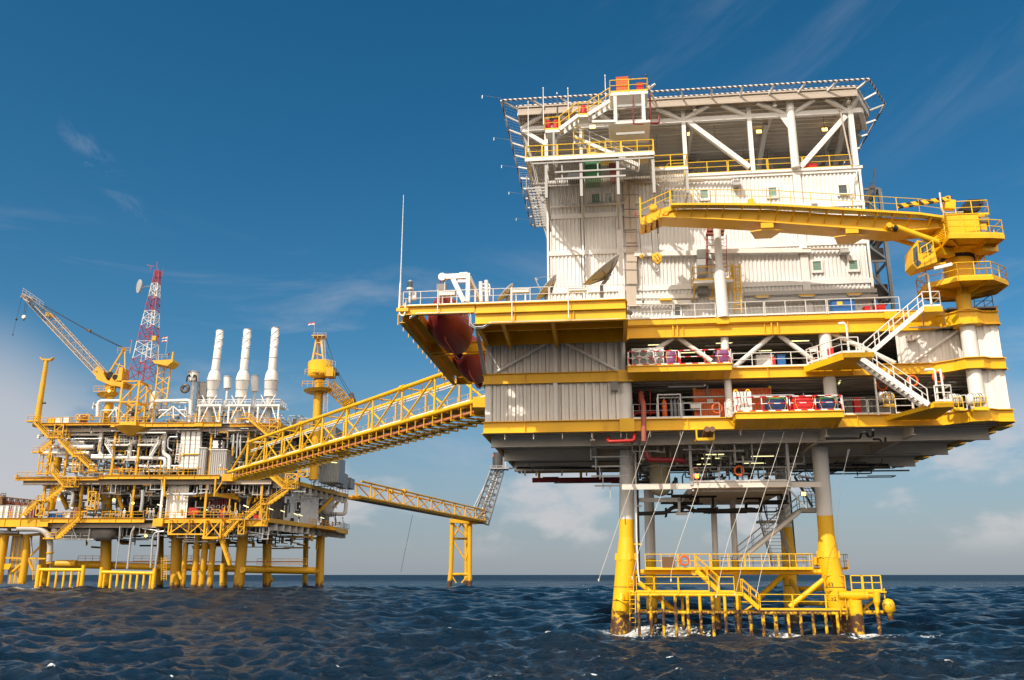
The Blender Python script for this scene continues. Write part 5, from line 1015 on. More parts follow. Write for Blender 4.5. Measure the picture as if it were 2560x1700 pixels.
T_('guardrail', 'yelrail', lambda m: hrl(m, s1a, s1b, 2)); T_('guardrail', 'yelrail', lambda m: hrl(m, s2a, s2b, 2))
T_('landing', 'white', lambda m: m.box(s2b[0], s1a[0], vs_, -.4, s1a[2]-.2, s1a[2])); T_('guardrail', 'yelrail', lambda m: m.rail([(s2b[0], vs_, s1a[2]), (s1a[0], vs_, s1a[2])], r=.04, sp=1.2, n=6))
l0 = A.v('Z1', 620, 655, vs_); T_('landing', 'white', lambda m: m.box(l0[0], s2a[0], vs_, -.4, s2a[2]-.25, s2a[2])); T_('guardrail', 'yelrail', lambda m: m.rail([(l0[0], -.5, s2a[2]), (l0[0], vs_, s2a[2]), (s2a[0]-.05, vs_, s2a[2])], r=.04, sp=1.9, n=6))
for x in (715, 740): u = up('Z1', x, 760, vs_); T_('post', 'grey', lambda m: m.bar((u, vs_+.5*(x > 720), bz), (u, vs_+.5*(x > 720), s2a[2]-.25), .16, .16))
T_('inner_flight', 'white', lambda m: m.stair(A.v('Z1', 1650, 1060, -.3), A.v('Z1', 930, 745, -.3), (0, 1, 0), 1.0, sd=.3)); T_('inner_rail', 'yelrail', lambda m: (m.rail([A.v('Z1', 935, 760, -.4), A.v('Z1', 1040, 800, -.4)], r=.04), m.rail([(up('Z1', 1080, 780, 0), 0, bz+1.6), (up('Z1', 1340, 780, 0), 0, bz+1.6)], r=.04, sp=1.3), m.rail([(up('Z1', 1450, 780, 1), 1, bz+1.4), (up('Z1', 1745, 780, 1), 1, bz+1.4)], r=.04, sp=1.0), m.box(up('Z1', 1080, 780, 0), up('Z1', 1745, 780, 0), 0, 1.9, bz+1.4, bz+1.5)))
fm = [A.v('Z1', 1580, 290, vs_-.1), A.v('Z1', 1582, 610, vs_-.1), A.v('Z1', 1690, 612, vs_-.1)]
T_('fire_pipe', 'redd', lambda m: m.pipe(fm, .05, n=6)); T_('fire_pipe', 'redd', lambda m: m.pipe([A.v('Z1', 1765, 280, -.8), A.v('Z1', 1765, 600, -.8), A.v('Z1', 1690, 612, -.8)], .07, n=6)); T_('fire_pipe', 'redd', lambda m: m.pipe([A.v('Z1', 1700, 605, -.8), A.v('Z1', 1860, 600, -.8), A.v('Z1', 1862, 520, -.8)], .09, n=6))
sbox('fire_monitor_cabinet', 'Z1', 1400, 100, 1525, 262, vs_+.35, 1.0, 'orange', 'orange cabinet standing on the topmost railed platform', 'cabinet', z0=ta[2])
sbox('foam_unit', 'Z1', 1622, 165, 1690, 240, vs_+.4, .6, 'redt', 'red unit on the topmost platform, right of the orange cabinet', 'fire unit', z0=ta[2])
for x, y0, y1, lab in ((1040, 378, 480, 'tall red cylinder on the stair landing halfway up to the helideck'), (740, 518, 625, 'right one of two red cylinders on the lowest stair landing'), (650, 550, 628, 'left one of two red cylinders on the lowest stair landing')):
    a = A.v('Z1', x, y1, -1.0); b = A.v('Z1', x, y0, -1.0); zb_ = s1a[2] if x == 1040 else s2a[2]; o = thing('fire_extinguisher', (a[0], -1.0, zb_), lab, 'fire extinguisher', 'red fire units by the helideck', fr=A)
    mk('cylinder', 'redt', o, lambda m: m.lathe((a[0], -1.0, zb_), (a[0], -1.0, zb_+1), [(0, .26), (.9, .26), (1.05, .2), (1.1, .08)], 14)); mk('stand', 'black', o, lambda m: m.box(a[0]-.3, a[0]+.3, -1.3, -.9, zb_+.01, zb_+.06))
for i, (k, x, y0, y1, v, lab) in enumerate((('Z1', 605, 620, 230, -1.5, 'tall white pole rising from the lowest landing of the helideck stair'), ('Z1', 440, 930, 380, -2.7, 'white pole standing at the left end of the upper balcony'), ('Z1', 875, 480, 232, -1.4, 'thin pole rising beside the helideck stair'), ('Z1', 1282, 340, 92, -1.4, 'short pole with a lantern at the left of the topmost platform'), ('Z1', 755, 480, 285, .9, 'short dark pole on the helideck rim, left of the stair'))):
    a = A.v(k, x, y0, v); b = A.v(k, x, y1, v); o = thing('signal_pole', a, lab, 'pole', 'poles around the helideck stair', fr=A); mk('mast', 'white' if i != 4 else 'dgrey', o, lambda m: m.tube(a, v3(b, u=a[0]), .05, .03, n=6)); mk('head', 'galv', o, lambda m: m.tube(v3(b, u=a[0]), (a[0], b[1], b[2]+.15), .06, n=6))
p = A.v('Z1', 1765, 215, -.6); o = thing('fire_monitor', v3(p, z=HZ+.3), 'white fire monitor nozzle at the right of the topmost platform', 'fire monitor', fr=A); mk('stand', 'white', o, lambda m: m.tube(v3(p, z=HZ+.3), p, .09)); mk('nozzle', 'white', o, lambda m: (m.tube(p, (p[0]+.4, p[1]-.3, p[2]+.15), .13, .09), m.tube((p[0]-.15, p[1], p[2]-.1), (p[0]-.15, p[1], p[2]+.2), .12)))
o = thing('wind_mast', A.v('Z1', 1720, 140, -1.3), 'thin dark mast above the right corner of the topmost platform', 'mast', fr=A); a = A.v('Z1', 1720, 130, -1.3); mk('mast', 'dgrey', o, lambda m: m.tube(a, A.v('Z1', 1718, 68, -1.3), .04, n=5)); mk('sensor', 'dgrey', o, lambda m: m.tube(A.v('Z1', 1718, 85, -1.35), A.v('Z1', 1718, 68, -1.35), .08, n=8))
# ================================================================ PEDESTAL CRANE (near, right)
CR = thing('pedestal_crane', (CU, CV, T1), 'big yellow crane at the right corner, its boom laid across the white block', 'crane', fr=A)
C_ = lambda name, mat, fn, lab=None, par=None: mk(name, mat, par or CR, fn, lab)
cc = lambda z: (CU, CV, z)
zhex = A.v('Z5', 1020, 930, -4.0)[2]; zring = A.v('Z5', 980, 735, CV-1)[2]; zfl = A.v('Z5', 1000, 545, -4.4)[2]
C_('pedestal', 'yel', lambda m: (m.tube(cc(T1-1.5), cc(zhex-.1), .52, n=26), m.tube(cc(zhex-.1), cc(zhex+.5), .56, 1.02, n=26), m.tube(cc(zhex+.5), cc(zring-.1), 1.05, n=28), m.tube(cc(T0-.06), cc(T0+.06), .95, n=28), m.tube(cc(TM+.01), cc(TM+.08), .9, n=28), m.prism([(CU+.1, CV-.9, T0+.06), (CU+.1, CV-.4, T0+.06), (CU+.1, CV-.4, TM)], (.05, 0, 0))))
C_('slew_ring', 'black', lambda m: m.tube(cc(zring-.1), cc(zring+.16), 1.16, n=30))
# octagonal service platform round the pedestal
def octo(r, z, ph=.39): return [(CU+r*math.cos(ph+i*math.pi/4), CV+r*.92*math.sin(ph+i*math.pi/4), z) for i in range(8)]
hx = octo(3.0, zhex)
C_('service_platform', 'yel', lambda m: (m.prism([v3(p, z=zhex-.14) for p in hx], (0, 0, .14)), [m.bar(v3(a, z=zhex-.12), v3(b, z=zhex-.12), .1, .3) for a, b in zip(hx, hx[1:]+hx[:1])],
    [m.prism([(CU, CV, zhex-.16), (p[0], p[1], zhex-.16), (CU+(p[0]-CU)*.2, CV+(p[1]-CV)*.2, zhex-.65)], (.05, .05, 0)) for p in hx]))
for i in range(8):
    a, b = hx[i], hx[(i+1) % 8]; C_('guardrail', 'yelrail', lambda m: m.rail([a, b], r=.038, sp=1.2, n=6))
C_('light_fitting', 'white', lambda m: m.bar(A.v('Z5', 765, 868, -4.0), A.v('Z5', 940, 825, -4.2), .2, .22))
C_('ladder', 'yelrail', lambda m: m.ladder((CU+1.3, CV-.8, zhex), (CU+1.3, CV-.8, zring), (1, 0, 0), .5, .04, cage=True))
# rotating upper works
fpoly = [A.h('Z5', x, y, zfl-.1) for x, y in ((828, 655), (912, 548), (1320, 545), (1448, 552))]
fp = [(q[0], q[1]) for q in fpoly]; bk = [(fp[3][0], CV+2.2), (fp[1][0]-.3, CV+2.4), (fp[0][0], CV+1.0)]
base = [(a, b, zfl-.12) for a, b in fp+bk]
C_('machinery_floor', 'yel', lambda m: (m.prism(base, (0, 0, .14)), [m.bar(a, b, .12, .34) for a, b in zip(base, base[1:]+base[:1])],
    m.lathe((CU, CV, zring+.12), (CU, CV, zfl), [(0, 1.15), (.25, 1.3), (zfl-zring-.3, 1.9)], 20), m.bar((CU+.9, CV-1.6, zfl-.4), (CU+2.1, CV-1.2, zfl-.4), .9, .5), m.bar((fp[1][0]+.2, fp[1][1]+.3, zfl-.25), (CU+.2, CV-.6, zring+.5), .18, .2), m.bar((fp[2][0], fp[2][1]+.3, zfl-.25), (CU+.8, CV-.4, zring+.5), .18, .2)))
zt = A.v('Z5', 1100, 335, -3.9)[2]; hu0, hu1 = A.v('Z5', 908, 500, -3.9)[0], A.v('Z5', 1218, 500, -3.9)[0]
C_('machinery_house', 'yel', lambda m: (m.box(hu0, hu1, -3.9, CV+1.6, zfl+.02, zt), m.box(hu0-.05, hu1+.05, -3.95, CV+1.65, zt, zt+.06), m.box(hu0+.9, hu0+.94, -3.93, -3.9, zfl+.1, zt-.1), m.box(hu0+1.15, hu0+1.19, -3.93, -3.9, zfl+.3, zt-.1), m.box(hu1, hu1+.7, -3.4, CV+1, zfl+.7, zt+.2)))
C_('louvre', 'yel', lambda m: (m.prism([(hu0, -3.88, zfl+.05), (hu0-.55, -3.0, zfl-.0), (hu0-.55, -3.0, zt-.2), (hu0, -3.88, zt-.02)], (0, .1, 0)), [m.bar((hu0-.02, -3.93, zfl+.2+i*.13), (hu0-.57, -3.05, zfl+.15+i*.13), .05, .05) for i in range(14)]))
C_('machinery_house_end', 'mgrey', lambda m: (m.box(hu1+.02, hu1+.5, -3.6, -2.6, zfl+.1, zfl+.7), m.tube((hu1+.3, -3.2, zt-.3), (hu1+.9, -3.2, zt-.3), .35, n=12)))
rz_ = zfl+.03; F_ = [(a, b, rz_) for a, b in fp]
C_('guardrail', 'yelrail', lambda m: m.rail([F_[0], F_[1]], r=.038, sp=.8, n=6)); C_('guardrail', 'yelrail', lambda m: m.rail([F_[1], F_[2]], r=.038, sp=1.1, n=6)); C_('guardrail', 'yelrail', lambda m: m.rail([F_[2], F_[3]], r=.038, sp=1.0, n=6)); C_('guardrail', 'yelrail', lambda m: m.rail([F_[3], (F_[3][0], CV+2.2, rz_)], r=.038, sp=1.3, n=6))
C_('roof_rail', 'yelrail', lambda m: m.rail([(hu0+.8, -3.6, zt+.05), (hu1+.9, -3.6, zt+.05), (hu1+1.0, -2, zt+.05)], r=.036, sp=1.3, n=6))
C_('exhaust_pipe', 'galv', lambda m: m.pipe([A.v('Z5', 820, 125, -3.2), A.v('Z5', 838, 290, -3.2), A.v('Z5', 870, 325, -3.2), A.v('Z5', 1050, 315, -3.2)], .08, n=8))
C_('gantry_post', 'yel', lambda m: (m.bar(A.v('Z5', 915, 290, -2.6), A.v('Z5', 915, 205, -2.6), .7, .5), m.tube(A.v('Z5', 905, 215, -2.6), A.v('Z5', 898, 165, -2.6), .22)))
C_('auxiliary_jib', 'yb', lambda m: m.bar(A.v('Z5', 402, 260, -2.8), A.v('Z5', 905, 185, -2.8), .25, .30))
C_('cooler_panel', 'black', lambda m: (m.prism([A.v('Z5', 1010, 285, -3), A.v('Z5', 1095, 190, -3), A.v('Z5', 1225, 185, -3), A.v('Z5', 1225, 280, -3), A.v('Z5', 1150, 310, -3)], (0, .9, 0)), m.tube(A.v('Z5', 1235, 190, -3.1), A.v('Z5', 1225, 240, -3.1), .1)))
# boom: a tapering box girder with an elbow
bt = [('Z3', 1455, 485), ('Z3', 1560, 440), ('Z3', 2000, 432), ('Z4', 640, 442), ('Z4', 1540, 505), ('Z4', 2228, 545), ('Z5', 845, 410)]
bb = [('Z3', 1455, 508), ('Z3', 1560, 512), ('Z4', 120, 530), ('Z4', 640, 560), ('Z4', 1600, 632), ('Z4', 1950, 665), ('Z5', 845, 470)]
vf_ = -3.3; vk = -1.5
T = [A.v(*p, vf_) for p in bt]; Bm = [A.v(*p, vf_) for p in bb]
def boom(m):
    n_ = len(T)
    for i in range(n_-1):
        a, b, c, d = T[i], T[i+1], Bm[i+1], Bm[i]; bk_ = lambda p: (p[0], vk, p[2])
        P = [a, b, c, d, bk_(a), bk_(b), bk_(c), bk_(d)]; m.add(P, [(0, 3, 2, 1), (4, 5, 6, 7), (0, 1, 5, 4), (3, 7, 6, 2)]); 
        if i == 0: m.add(P, [(0, 4, 7, 3)])
        m.bar(v3(a, v=vf_-.04), v3(b, v=vf_-.04), .16, .07); m.bar(v3(d, v=vf_-.06), v3(c, v=vf_-.06), .24, .09)
    
C_('boom', 'yel', boom); C_('boom_rope', 'dgrey', lambda m: [m.pipe([v3(A.v('Z3', 1375, 405, vf_), v=-2.6+.3*i), v3(A.v('Z4', 640, 400, vf_), v=-2.6+.3*i), v3(A.v('Z5', 850, 330, vf_), v=-2.6+.3*i)], .03, n=4) for i in range(3)])
def bfl(m, k, x):
    p = A.v(k, x, 585 if x < 1000 else 640, vf_-.1); m.box(p[0]-.45, p[0]+.45, vf_-.15, vf_-.01, p[2]-.25, p[2]+.15)
    m.prism([(p[0]-1.2, vf_+.3, p[2]-.28), (p[0], vf_-.05, p[2]-.28), (p[0]+1.2, vf_+.3, p[2]-.28), (p[0]+.6, vk, p[2]-.28), (p[0]-.6, vk, p[2]-.28)], (0, 0, -.08))
each('boom_splice', 'yel', CR, A, [lambda m: bfl(m, 'Z4', 650), lambda m: bfl(m, 'Z4', 1525)])
# boom walkway on brackets
wt = [A.v(k, x, y, -4.15) for k, x, y in (('Z3', 1560, 372), ('Z3', 2020, 370), ('Z4', 690, 378), ('Z4', 1540, 428), ('Z4', 2228, 470), ('Z5', 860, 362))]
for a, b in zip(wt[:-1], wt[1:]):
    C_('walkway', 'yel', lambda m: m.bar(a, b, .07, .16)); C_('walkway_grating', 'galv', lambda m: m.prism([v3(a, z=a[2]-.02), v3(b, z=b[2]-.02), v3(b, v=-3.35, z=b[2]-.02), v3(a, v=-3.35, z=a[2]-.02)], (0, 0, .03)))
    n_ = max(1, round((b[0]-a[0])/4.2))
    C_('guardrail', 'tan' if False else 'yelrail', lambda m: m.rail([v3(a, z=a[2]+.05), v3(b, z=b[2]+.05)], r=.028, sp=1.35, toe=False, n=5))
    k_ = max(1, round((b[0]-a[0])/1.15))
    each('walkway_bracket', 'yelfar', CR, A, [lambda m, p=V3(a).lerp(V3(b), (i+.5)/k_): (m.bar((p.x, p.y, p.z-.05), (p.x-.22, vf_, p.z-.85), .06, .1), m.bar((p.x, p.y, p.z-.06), (p.x, vf_, p.z-.06), .06, .08)) for i in range(k_)])
# boom head
hd = [A.v(*p, vf_) for p in (('Z3', 1236, 572), ('Z3', 1300, 585), ('Z3', 1560, 470), ('Z3', 1620, 440), ('Z3', 1560, 395), ('Z3', 1420, 420), ('Z3', 1250, 515))]
C_('boom_head', 'yel', lambda m: (m.prism(hd, (0, .12, 0)), m.prism([v3(p, v=vk-.12) for p in hd], (0, .12, 0)), [m.tube(v3(A.v('Z3', x, y, vf_), v=vf_-.12), v3(A.v('Z3', x, y, vf_), v=vk+.1), .2, n=12) for x, y in ((1270, 565), (1330, 550), (1385, 520), (1440, 495), (1500, 465))], m.prism([v3(p, v=vf_+.12) for p in hd[3:]], (0, 1.5, 0))))
C_('head_sheave', 'yel', lambda m: (m.tube(v3(A.v('Z3', 1375, 410, vf_), v=vf_-.1), v3(A.v('Z3', 1375, 410, vf_), v=vk), .28, n=16),)); C_('head_rail', 'yelrail', lambda m: (m.rail([A.v('Z3', 1245, 520, -3.9), A.v('Z3', 1245, 515, -3.9)], r=.06, h=1.7, toe=False), m.tube(A.v('Z3', 1245, 375, -3.9), A.v('Z3', 1545, 238, -3.9), .04), m.tube(A.v('Z3', 1250, 435, -3.9), A.v('Z3', 1545, 300, -3.9), .03), [m.tube(A.v('Z3', x, y, -3.9), A.v('Z3', x, y2, -3.9), .04) for x, y, y2 in ((1245, 375, 560), (1395, 310, 420), (1545, 238, 400))]))
C_('light_bracket', 'redrust', lambda m: (m.tube(A.v('Z3', 1190, 465, -3.6), A.v('Z3', 1240, 520, -3.6), .04), m.torus(A.v('Z3', 1190, 465, -3.6), .1, .04)))
for x, y in ((485, 345), (1138, 395)):
    p = A.v('Z4', x, y, -3.0); C_('boom_top_light', 'yel' if x < 1000 else 'mgrey', lambda m: (m.box(p[0]-.2, p[0]+.2, -3.2, -2.8, p[2]-.35, p[2]+.15), m.tube((p[0]-.35, -3, p[2]-.2), (p[0]+.35, -3, p[2]-.2), .12)))
# luffing cylinders
C_('luffing_cylinder', 'yel', lambda m: (m.tube(A.v('Z5', 395, 462, -3.7), A.v('Z5', 805, 610, -3.7), .21, n=16), m.tube(A.v('Z5', 320, 452, -3.7), A.v('Z5', 395, 462, -3.7), .16, n=12), m.tube(v3(A.v('Z5', 318, 452, -3.7), v=-3.95), v3(A.v('Z5', 318, 452, -3.7), v=-3.2), .2, n=14)))
C_('luffing_cylinder', 'yel', lambda m: m.tube(A.v('Z5', 340, 565, -1.2), A.v('Z5', 775, 700, -1.2), .18, n=16)); C_('cylinder_gland', 'black', lambda m: m.tube(A.v('Z5', 365, 466, -3.7), A.v('Z5', 405, 477, -3.7), .225, n=16))
# operator cab
ca = [A.v('Z5', x, y, -3.6) for x, y in ((552, 665), (600, 590), (745, 600), (790, 560), (812, 800), (600, 868), (556, 820))]
cab = C_('operator_cab', 'yel', lambda m: m.prism([ca[0], ca[1], ca[2], A.v('Z5', 760, 640, -3.6), A.v('Z5', 800, 800, -3.6), ca[5], ca[6]], (0, 1.7, 0)))
mk('window', 'glassd', cab, lambda m: (m.prism([A.v('Z5', x, y, -3.66) for x, y in ((612, 605), (735, 612), (738, 700), (625, 715))], (0, .05, 0)),)); mk('window', 'glassd', cab, lambda m: m.prism([A.v('Z5', x, y, -3.66) for x, y in ((560, 670), (598, 640), (608, 770), (566, 800))], (0, .05, 0)))
mk('window', 'glassd', cab, lambda m: m.prism([A.v('Z5', x, y, -3.66) for x, y in ((570, 815), (608, 780), (640, 805), (600, 850))], (0, .05, 0)))
mk('guardrail', 'yelrail', cab, lambda m: m.rail([A.v('Z5', 650, 810, -4.1), A.v('Z5', 770, 735, -4.1)], r=.035, sp=.6)); C_('cab_support', 'yel', lambda m: (m.bar(A.v('Z5', 620, 860, -2.8), A.v('Z5', 860, 830, -2.8), .8, .12), m.bar(A.v('Z5', 760, 560, -3), A.v('Z5', 830, 640, -2.6), .6, 1.0), m.bar(A.v('Z5', 800, 700, -3), A.v('Z5', 930, 720, -2.2), .6, .6)))
# hook blocks
def hook(x, y0, y1, wy, lab, s_=1.0, wires=2):
    c = A.v('Z3', x, y0, vf_+.5); e = A.v('Z3', x, y1, vf_+.5); o = thing('hook_block', e, lab, 'hook block', 'yellow hook blocks hanging from the boom', fr=A); h = c[2]-e[2]
    mk('block', 'yel', o, lambda m: (m.prism([(c[0]-.32*s_, c[1], c[2]-h*.1), (c[0]+.05, c[1], c[2]), (c[0]+.40*s_, c[1], c[2]-h*.2), (c[0]+.35*s_, c[1], c[2]-h*.7), (c[0]+.05, c[1], e[2]), (c[0]-.3*s_, c[1], c[2]-h*.6)], (0, .35*s_, 0)), m.tube((c[0], c[1]-.05, c[2]-h*.4), (c[0], c[1]+.4*s_, c[2]-h*.4), .3*s_, n=18)))
    mk('cheek_slot', 'dgrey', o, lambda m: (m.bar((c[0]-.15*s_, c[1]-.06, c[2]-h*.3), (c[0]+.12*s_, c[1]-.06, c[2]-h*.8), .02, .05), m.bar((c[0]+.05, c[1]-.06, c[2]-h*.15), (c[0]+.25*s_, c[1]-.06, c[2]-h*.6), .02, .05)))
    mk('hook', 'galv', o, lambda m: m.pipe([(e[0], e[1]+.15, e[2]), (e[0]+.02, e[1]+.15, e[2]-.25*s_), (e[0]+.22*s_, e[1]+.15, e[2]-.45*s_), (e[0]-.02, e[1]+.15, e[2]-.62*s_), (e[0]-.2*s_, e[1]+.15, e[2]-.4*s_)], .055*s_, n=6))
    for i in range(wires):
        xx = c[0]+(-.22+.44*i if wires > 1 else 0)*s_; mk('hoist_wire', 'dgrey', o, lambda m: m.tube((xx, c[1]+.15, c[2]-.1), (xx-.1, c[1]+.15, A.v('Z3', x, wy, vf_)[2]), .02, n=4))
    return o
hook(1405, 872, 990, 540, 'larger yellow hook block hanging on two wires in front of the white wall')
o = hook(1253, 890, 935, 590, 'smaller yellow hook block left of the large one, with a chain below', .5, 1)
e = A.v('Z3', 1256, 960, vf_+.65); mk('chain', 'brown', o, lambda m: (m.tube(e, A.v('Z3', 1270, 1430, vf_+.65), .018, n=4), m.tube(A.v('Z3', 1270, 1370, vf_+.65), A.v('Z3', 1270, 1390, vf_+.65), .08, n=6)))
o = thing('chain_sling', A.v('Z3', 1425, 680, vf_+.4), 'short dark red strop with chain hanging under the boom head', 'sling', fr=A); mk('strop', 'redd', o, lambda m: m.tube(A.v('Z3', 1412, 520, vf_+.4), A.v('Z3', 1422, 600, vf_+.4), .08, n=6)); mk('shackle', 'black', o, lambda m: m.tube(A.v('Z3', 1422, 600, vf_+.4), A.v('Z3', 1425, 675, vf_+.4), .05, n=5))
# ================================================================ RIGHT OUTER STAIRS
OS = thing('outer_stair', A.v('M2', 880, 560, -3.0), 'zigzag white stair with yellow landings on the outside of the right half of the platform', 'staircase', fr=A)
O_ = lambda name, mat, fn: mk(name, mat, OS, fn)
z_m = M1z; va = -2.7
tl0, tl1 = A.v('M2', 1120, 90, va), A.v('M2', 1280, 75, va); ml0, ml1 = A.v('M2', 395, 515, va), A.v('M2', 600, 510, va); ll0, ll1 = A.v('M2', 1165, 925, va), A.v('M2', 1322, 925, va)
f1a, f1b = A.v('M2', 622, 528, va-.0), A.v('M2', 1122, 100, va); f2a, f2b = A.v('M2', 1165, 925, va-1.1), A.v('M2', 592, 532, va-1.1)
O_('flight', 'white', lambda m: m.stair(f1a, f1b, (0, 1, 0), 1.0, rr=.04, sd=.32)); O_('flight', 'white', lambda m: m.stair(f2a, f2b, (0, 1, 0), 1.0, rr=.04, sd=.36))
O_('top_landing', 'yel', lambda m: (m.box(tl0[0], tl1[0]-.05, va-.1, -.6, tl0[2]-.42, tl0[2]-.02),)); O_('guardrail', 'white', lambda m: m.rail([(tl0[0], va, tl0[2]), (tl1[0]-.1, va, tl0[2]), (tl1[0]-.1, -.8, tl0[2])], r=.04, sp=1.3, n=6))
mz_ = ml0[2]; O_('middle_landing', 'yel', lambda m: (m.box(ml0[0], f1a[0]+.3, va-1.2, va+1.1, mz_-.38, mz_-.03), m.prism([(ml0[0], va-1.2, mz_-.38), (ml0[0]-1.9, -.3, mz_-.45), (f1a[0]+.3, -.3, mz_-.45), (f1a[0]+.3, va-1.2, mz_-.38)], (0, 0, .34)), m.bar((ml0[0], va-1.2, mz_-.3), (ml0[0]-1.9, -.3, mz_-.35), .1, .45)))
O_('guardrail', 'white', lambda m: m.rail([(ml0[0]-1.7, -.5, mz_), (ml0[0], va-1.1, mz_), (f2b[0]-.1, va-1.1, mz_)], r=.04, sp=1.1, n=6)); O_('guardrail', 'white', lambda m: m.rail([(f1a[0]+.2, va+1.1, mz_), (f1a[0]+.2, -.3, mz_)], r=.035, sp=1))
lz2 = ll0[2]; O_('low_landing', 'yel', lambda m: (m.box(ll0[0]-.1, ll1[0], va-1.2, va+.4, lz2-.42, lz2-.03), m.prism([(ll0[0]-.1, va-1.2, lz2-.42), (ll0[0]-2.2, -.25, L1-.5), (ll1[0], -.25, L1-.5), (ll1[0], va-1.2, lz2-.42)], (0, 0, .3))))
O_('guardrail', 'white', lambda m: m.rail([(ll0[0]+.1, va-1.15, lz2), (ll1[0]-.05, va-1.15, lz2), (ll1[0]-.05, va+.3, lz2)], r=.045, sp=1.2, n=6))
for (k, xs_, ys, v) in (('M2', (488, 462, 440, 395), (498, 250, 225, 235), va-.9), ('M2', (1245, 1218, 1195, 1130), (908, 640, 620, 628), va-1.0), ('Z5', (740, 705, 688, 615), (1215, 935, 915, 945), va)):
    O_('lamp_post', 'white', lambda m: (m.pipe([A.v(k, a, b, v) for a, b in zip(xs_, ys)], .075, n=8), m.bar(A.v(k, xs_[2], ys[2]+8, v), A.v(k, xs_[3], ys[3]+5, v), .2, .08)))
O_('tall_post', 'white', lambda m: (m.tube(A.v('M2', 1305, 910, va-.5), A.v('M2', 1262, 622, va-.5), .08, n=8), m.tube(A.v('M2', 1262, 625, va-.5), A.v('M2', 1240, 640, va-.5), .06, n=6))); O_('stair_post', 'white', lambda m: (m.bar(A.v('M2', 738, 1015, -.4), A.v('M2', 703, 700, -.4), .12, .12), m.bar(A.v('M2', 1040, 1000, -1.5), A.v('M2', 995, 680, -1.5), .13, .13)))
O_('hanging_pipe', 'galv', lambda m: (m.pipe([A.v('Z5', 655, 1290, va+.6), A.v('Z5', 662, 1430, va+1.2)], .05), m.pipe([A.v('Z5', 850, 1270, va+.6), A.v('Z5', 875, 1440, -.4)], .05), m.pipe([A.v('Z5', 960, 1290, -.9), A.v('Z5', 925, 1300, -.9), A.v('Z5', 935, 1445, -.6), A.v('Z5', 520, 1445, -.5)], .06)))
for x, y, v, lab in ((770, 762, 1.5, 'orange lifebuoy hanging behind the lower white stair flight'), (1028, 722, -2.2, 'orange lifebuoy beside the post near the foot of the white stair'), (1245, 692, -2.6, 'orange lifebuoy between two white posts right of the white stair')): lb(0, A.v('M2', x, y, v), lab, .36)
lb(0, A.v('M1', 1043, 1160, .05), 'orange lifebuoy on the grey rail in front of the orange container', .36, 'orange'); lb(0, A.v('M4', 1172, 445, 2.6), 'lifebuoy on the rail of the small deck hung below the platform', .34)
# liferafts
def raft(k, x0, x1, yc, v, lab):
    a, b = A.v(k, x0, yc, v), A.v(k, x1, yc, v); o = thing('liferaft_canister', (a[0], v, a[2]-.5), lab, 'liferaft', 'white liferaft canisters at the rails', fr=A); L_ = b[0]-a[0]
    mk('canister', 'white', o, lambda m: m.lathe(a, b, [(0, .1), (.02, .34), (.12, .42), (L_*.5-.03, .44), (L_*.5, .47), (L_*.5+.03, .44), (L_-.12, .42), (L_-.02, .34), (L_, .1)], 20))
    mk('strap', 'dgrey', o, lambda m: [m.tube((a[0]+L_*t_, v, a[2]), (a[0]+L_*t_+.04, v, a[2]), .45, n=20) for t_ in (.25, .4, .6, .75)])
    mk('cradle', 'yelrail', o, lambda m: (m.rail([(a[0]+L_*.2, v-.5, a[2]-.75), (b[0]-.05, v-.5, a[2]-.75)], h=.85, sp=.4, r=.03, n=5), m.bar((a[0]+.1, v-.5, a[2]-.8), (b[0], v-.3, a[2]-.8), .4, .12)))
raft('M2', 1325, 1435, 887, -1.9, 'white liferaft canister next to the low landing, left of a similar one'); raft('M2', 1490, 1640, 885, -2.2, 'white liferaft canister in front of the thick white crane column'); raft('M2', 732, 858, 862, 1.0, 'white liferaft canister inboard behind the rail, left of the stair')
# ================================================================ CARGO ON THE OPEN LEVELS
zL, zM = L1, M1z
def fans2(o, a, b, n_=2):
    for i in range(n_):
        for j in range(2):
            cx_ = a[0]+(b[0]-a[0])*(i+.5)/n_; cz_ = zM+.1+(b[2]-zM-.1)*(j+.5)/2; mk('fan', 'mgrey', o, lambda m: (m.torus((cx_, a[1]-.03, cz_), .22, .03, (0, 1, 0), 18, 5), m.tube((cx_, a[1]-.005, cz_), (cx_, a[1]-.02, cz_), .2, n=18), m.tube((cx_, a[1]-.02, cz_), (cx_, a[1]-.05, cz_), .07, n=8)))
    mk('seam', 'dgrey', o, lambda m: m.box(a[0], b[0], a[1]-.012, a[1]-.002, zM+.1+(b[2]-zM-.1)*.5-.02, zM+.1+(b[2]-zM-.1)*.5+.02))
sbox('condenser_unit', 'M1', 168, 548, 315, 685, -1.2, .7, 'white', 'left one of two white fan units behind the red and white rail', 'air conditioner', 'white fan units on the mid level', fans2, zM+.04)
sbox('condenser_unit', 'M1', 325, 540, 490, 685, -1.2, .7, 'white', 'right one of two white fan units, next to the purple crate', 'air conditioner', 'white fan units on the mid level', fans2, zM+.04)
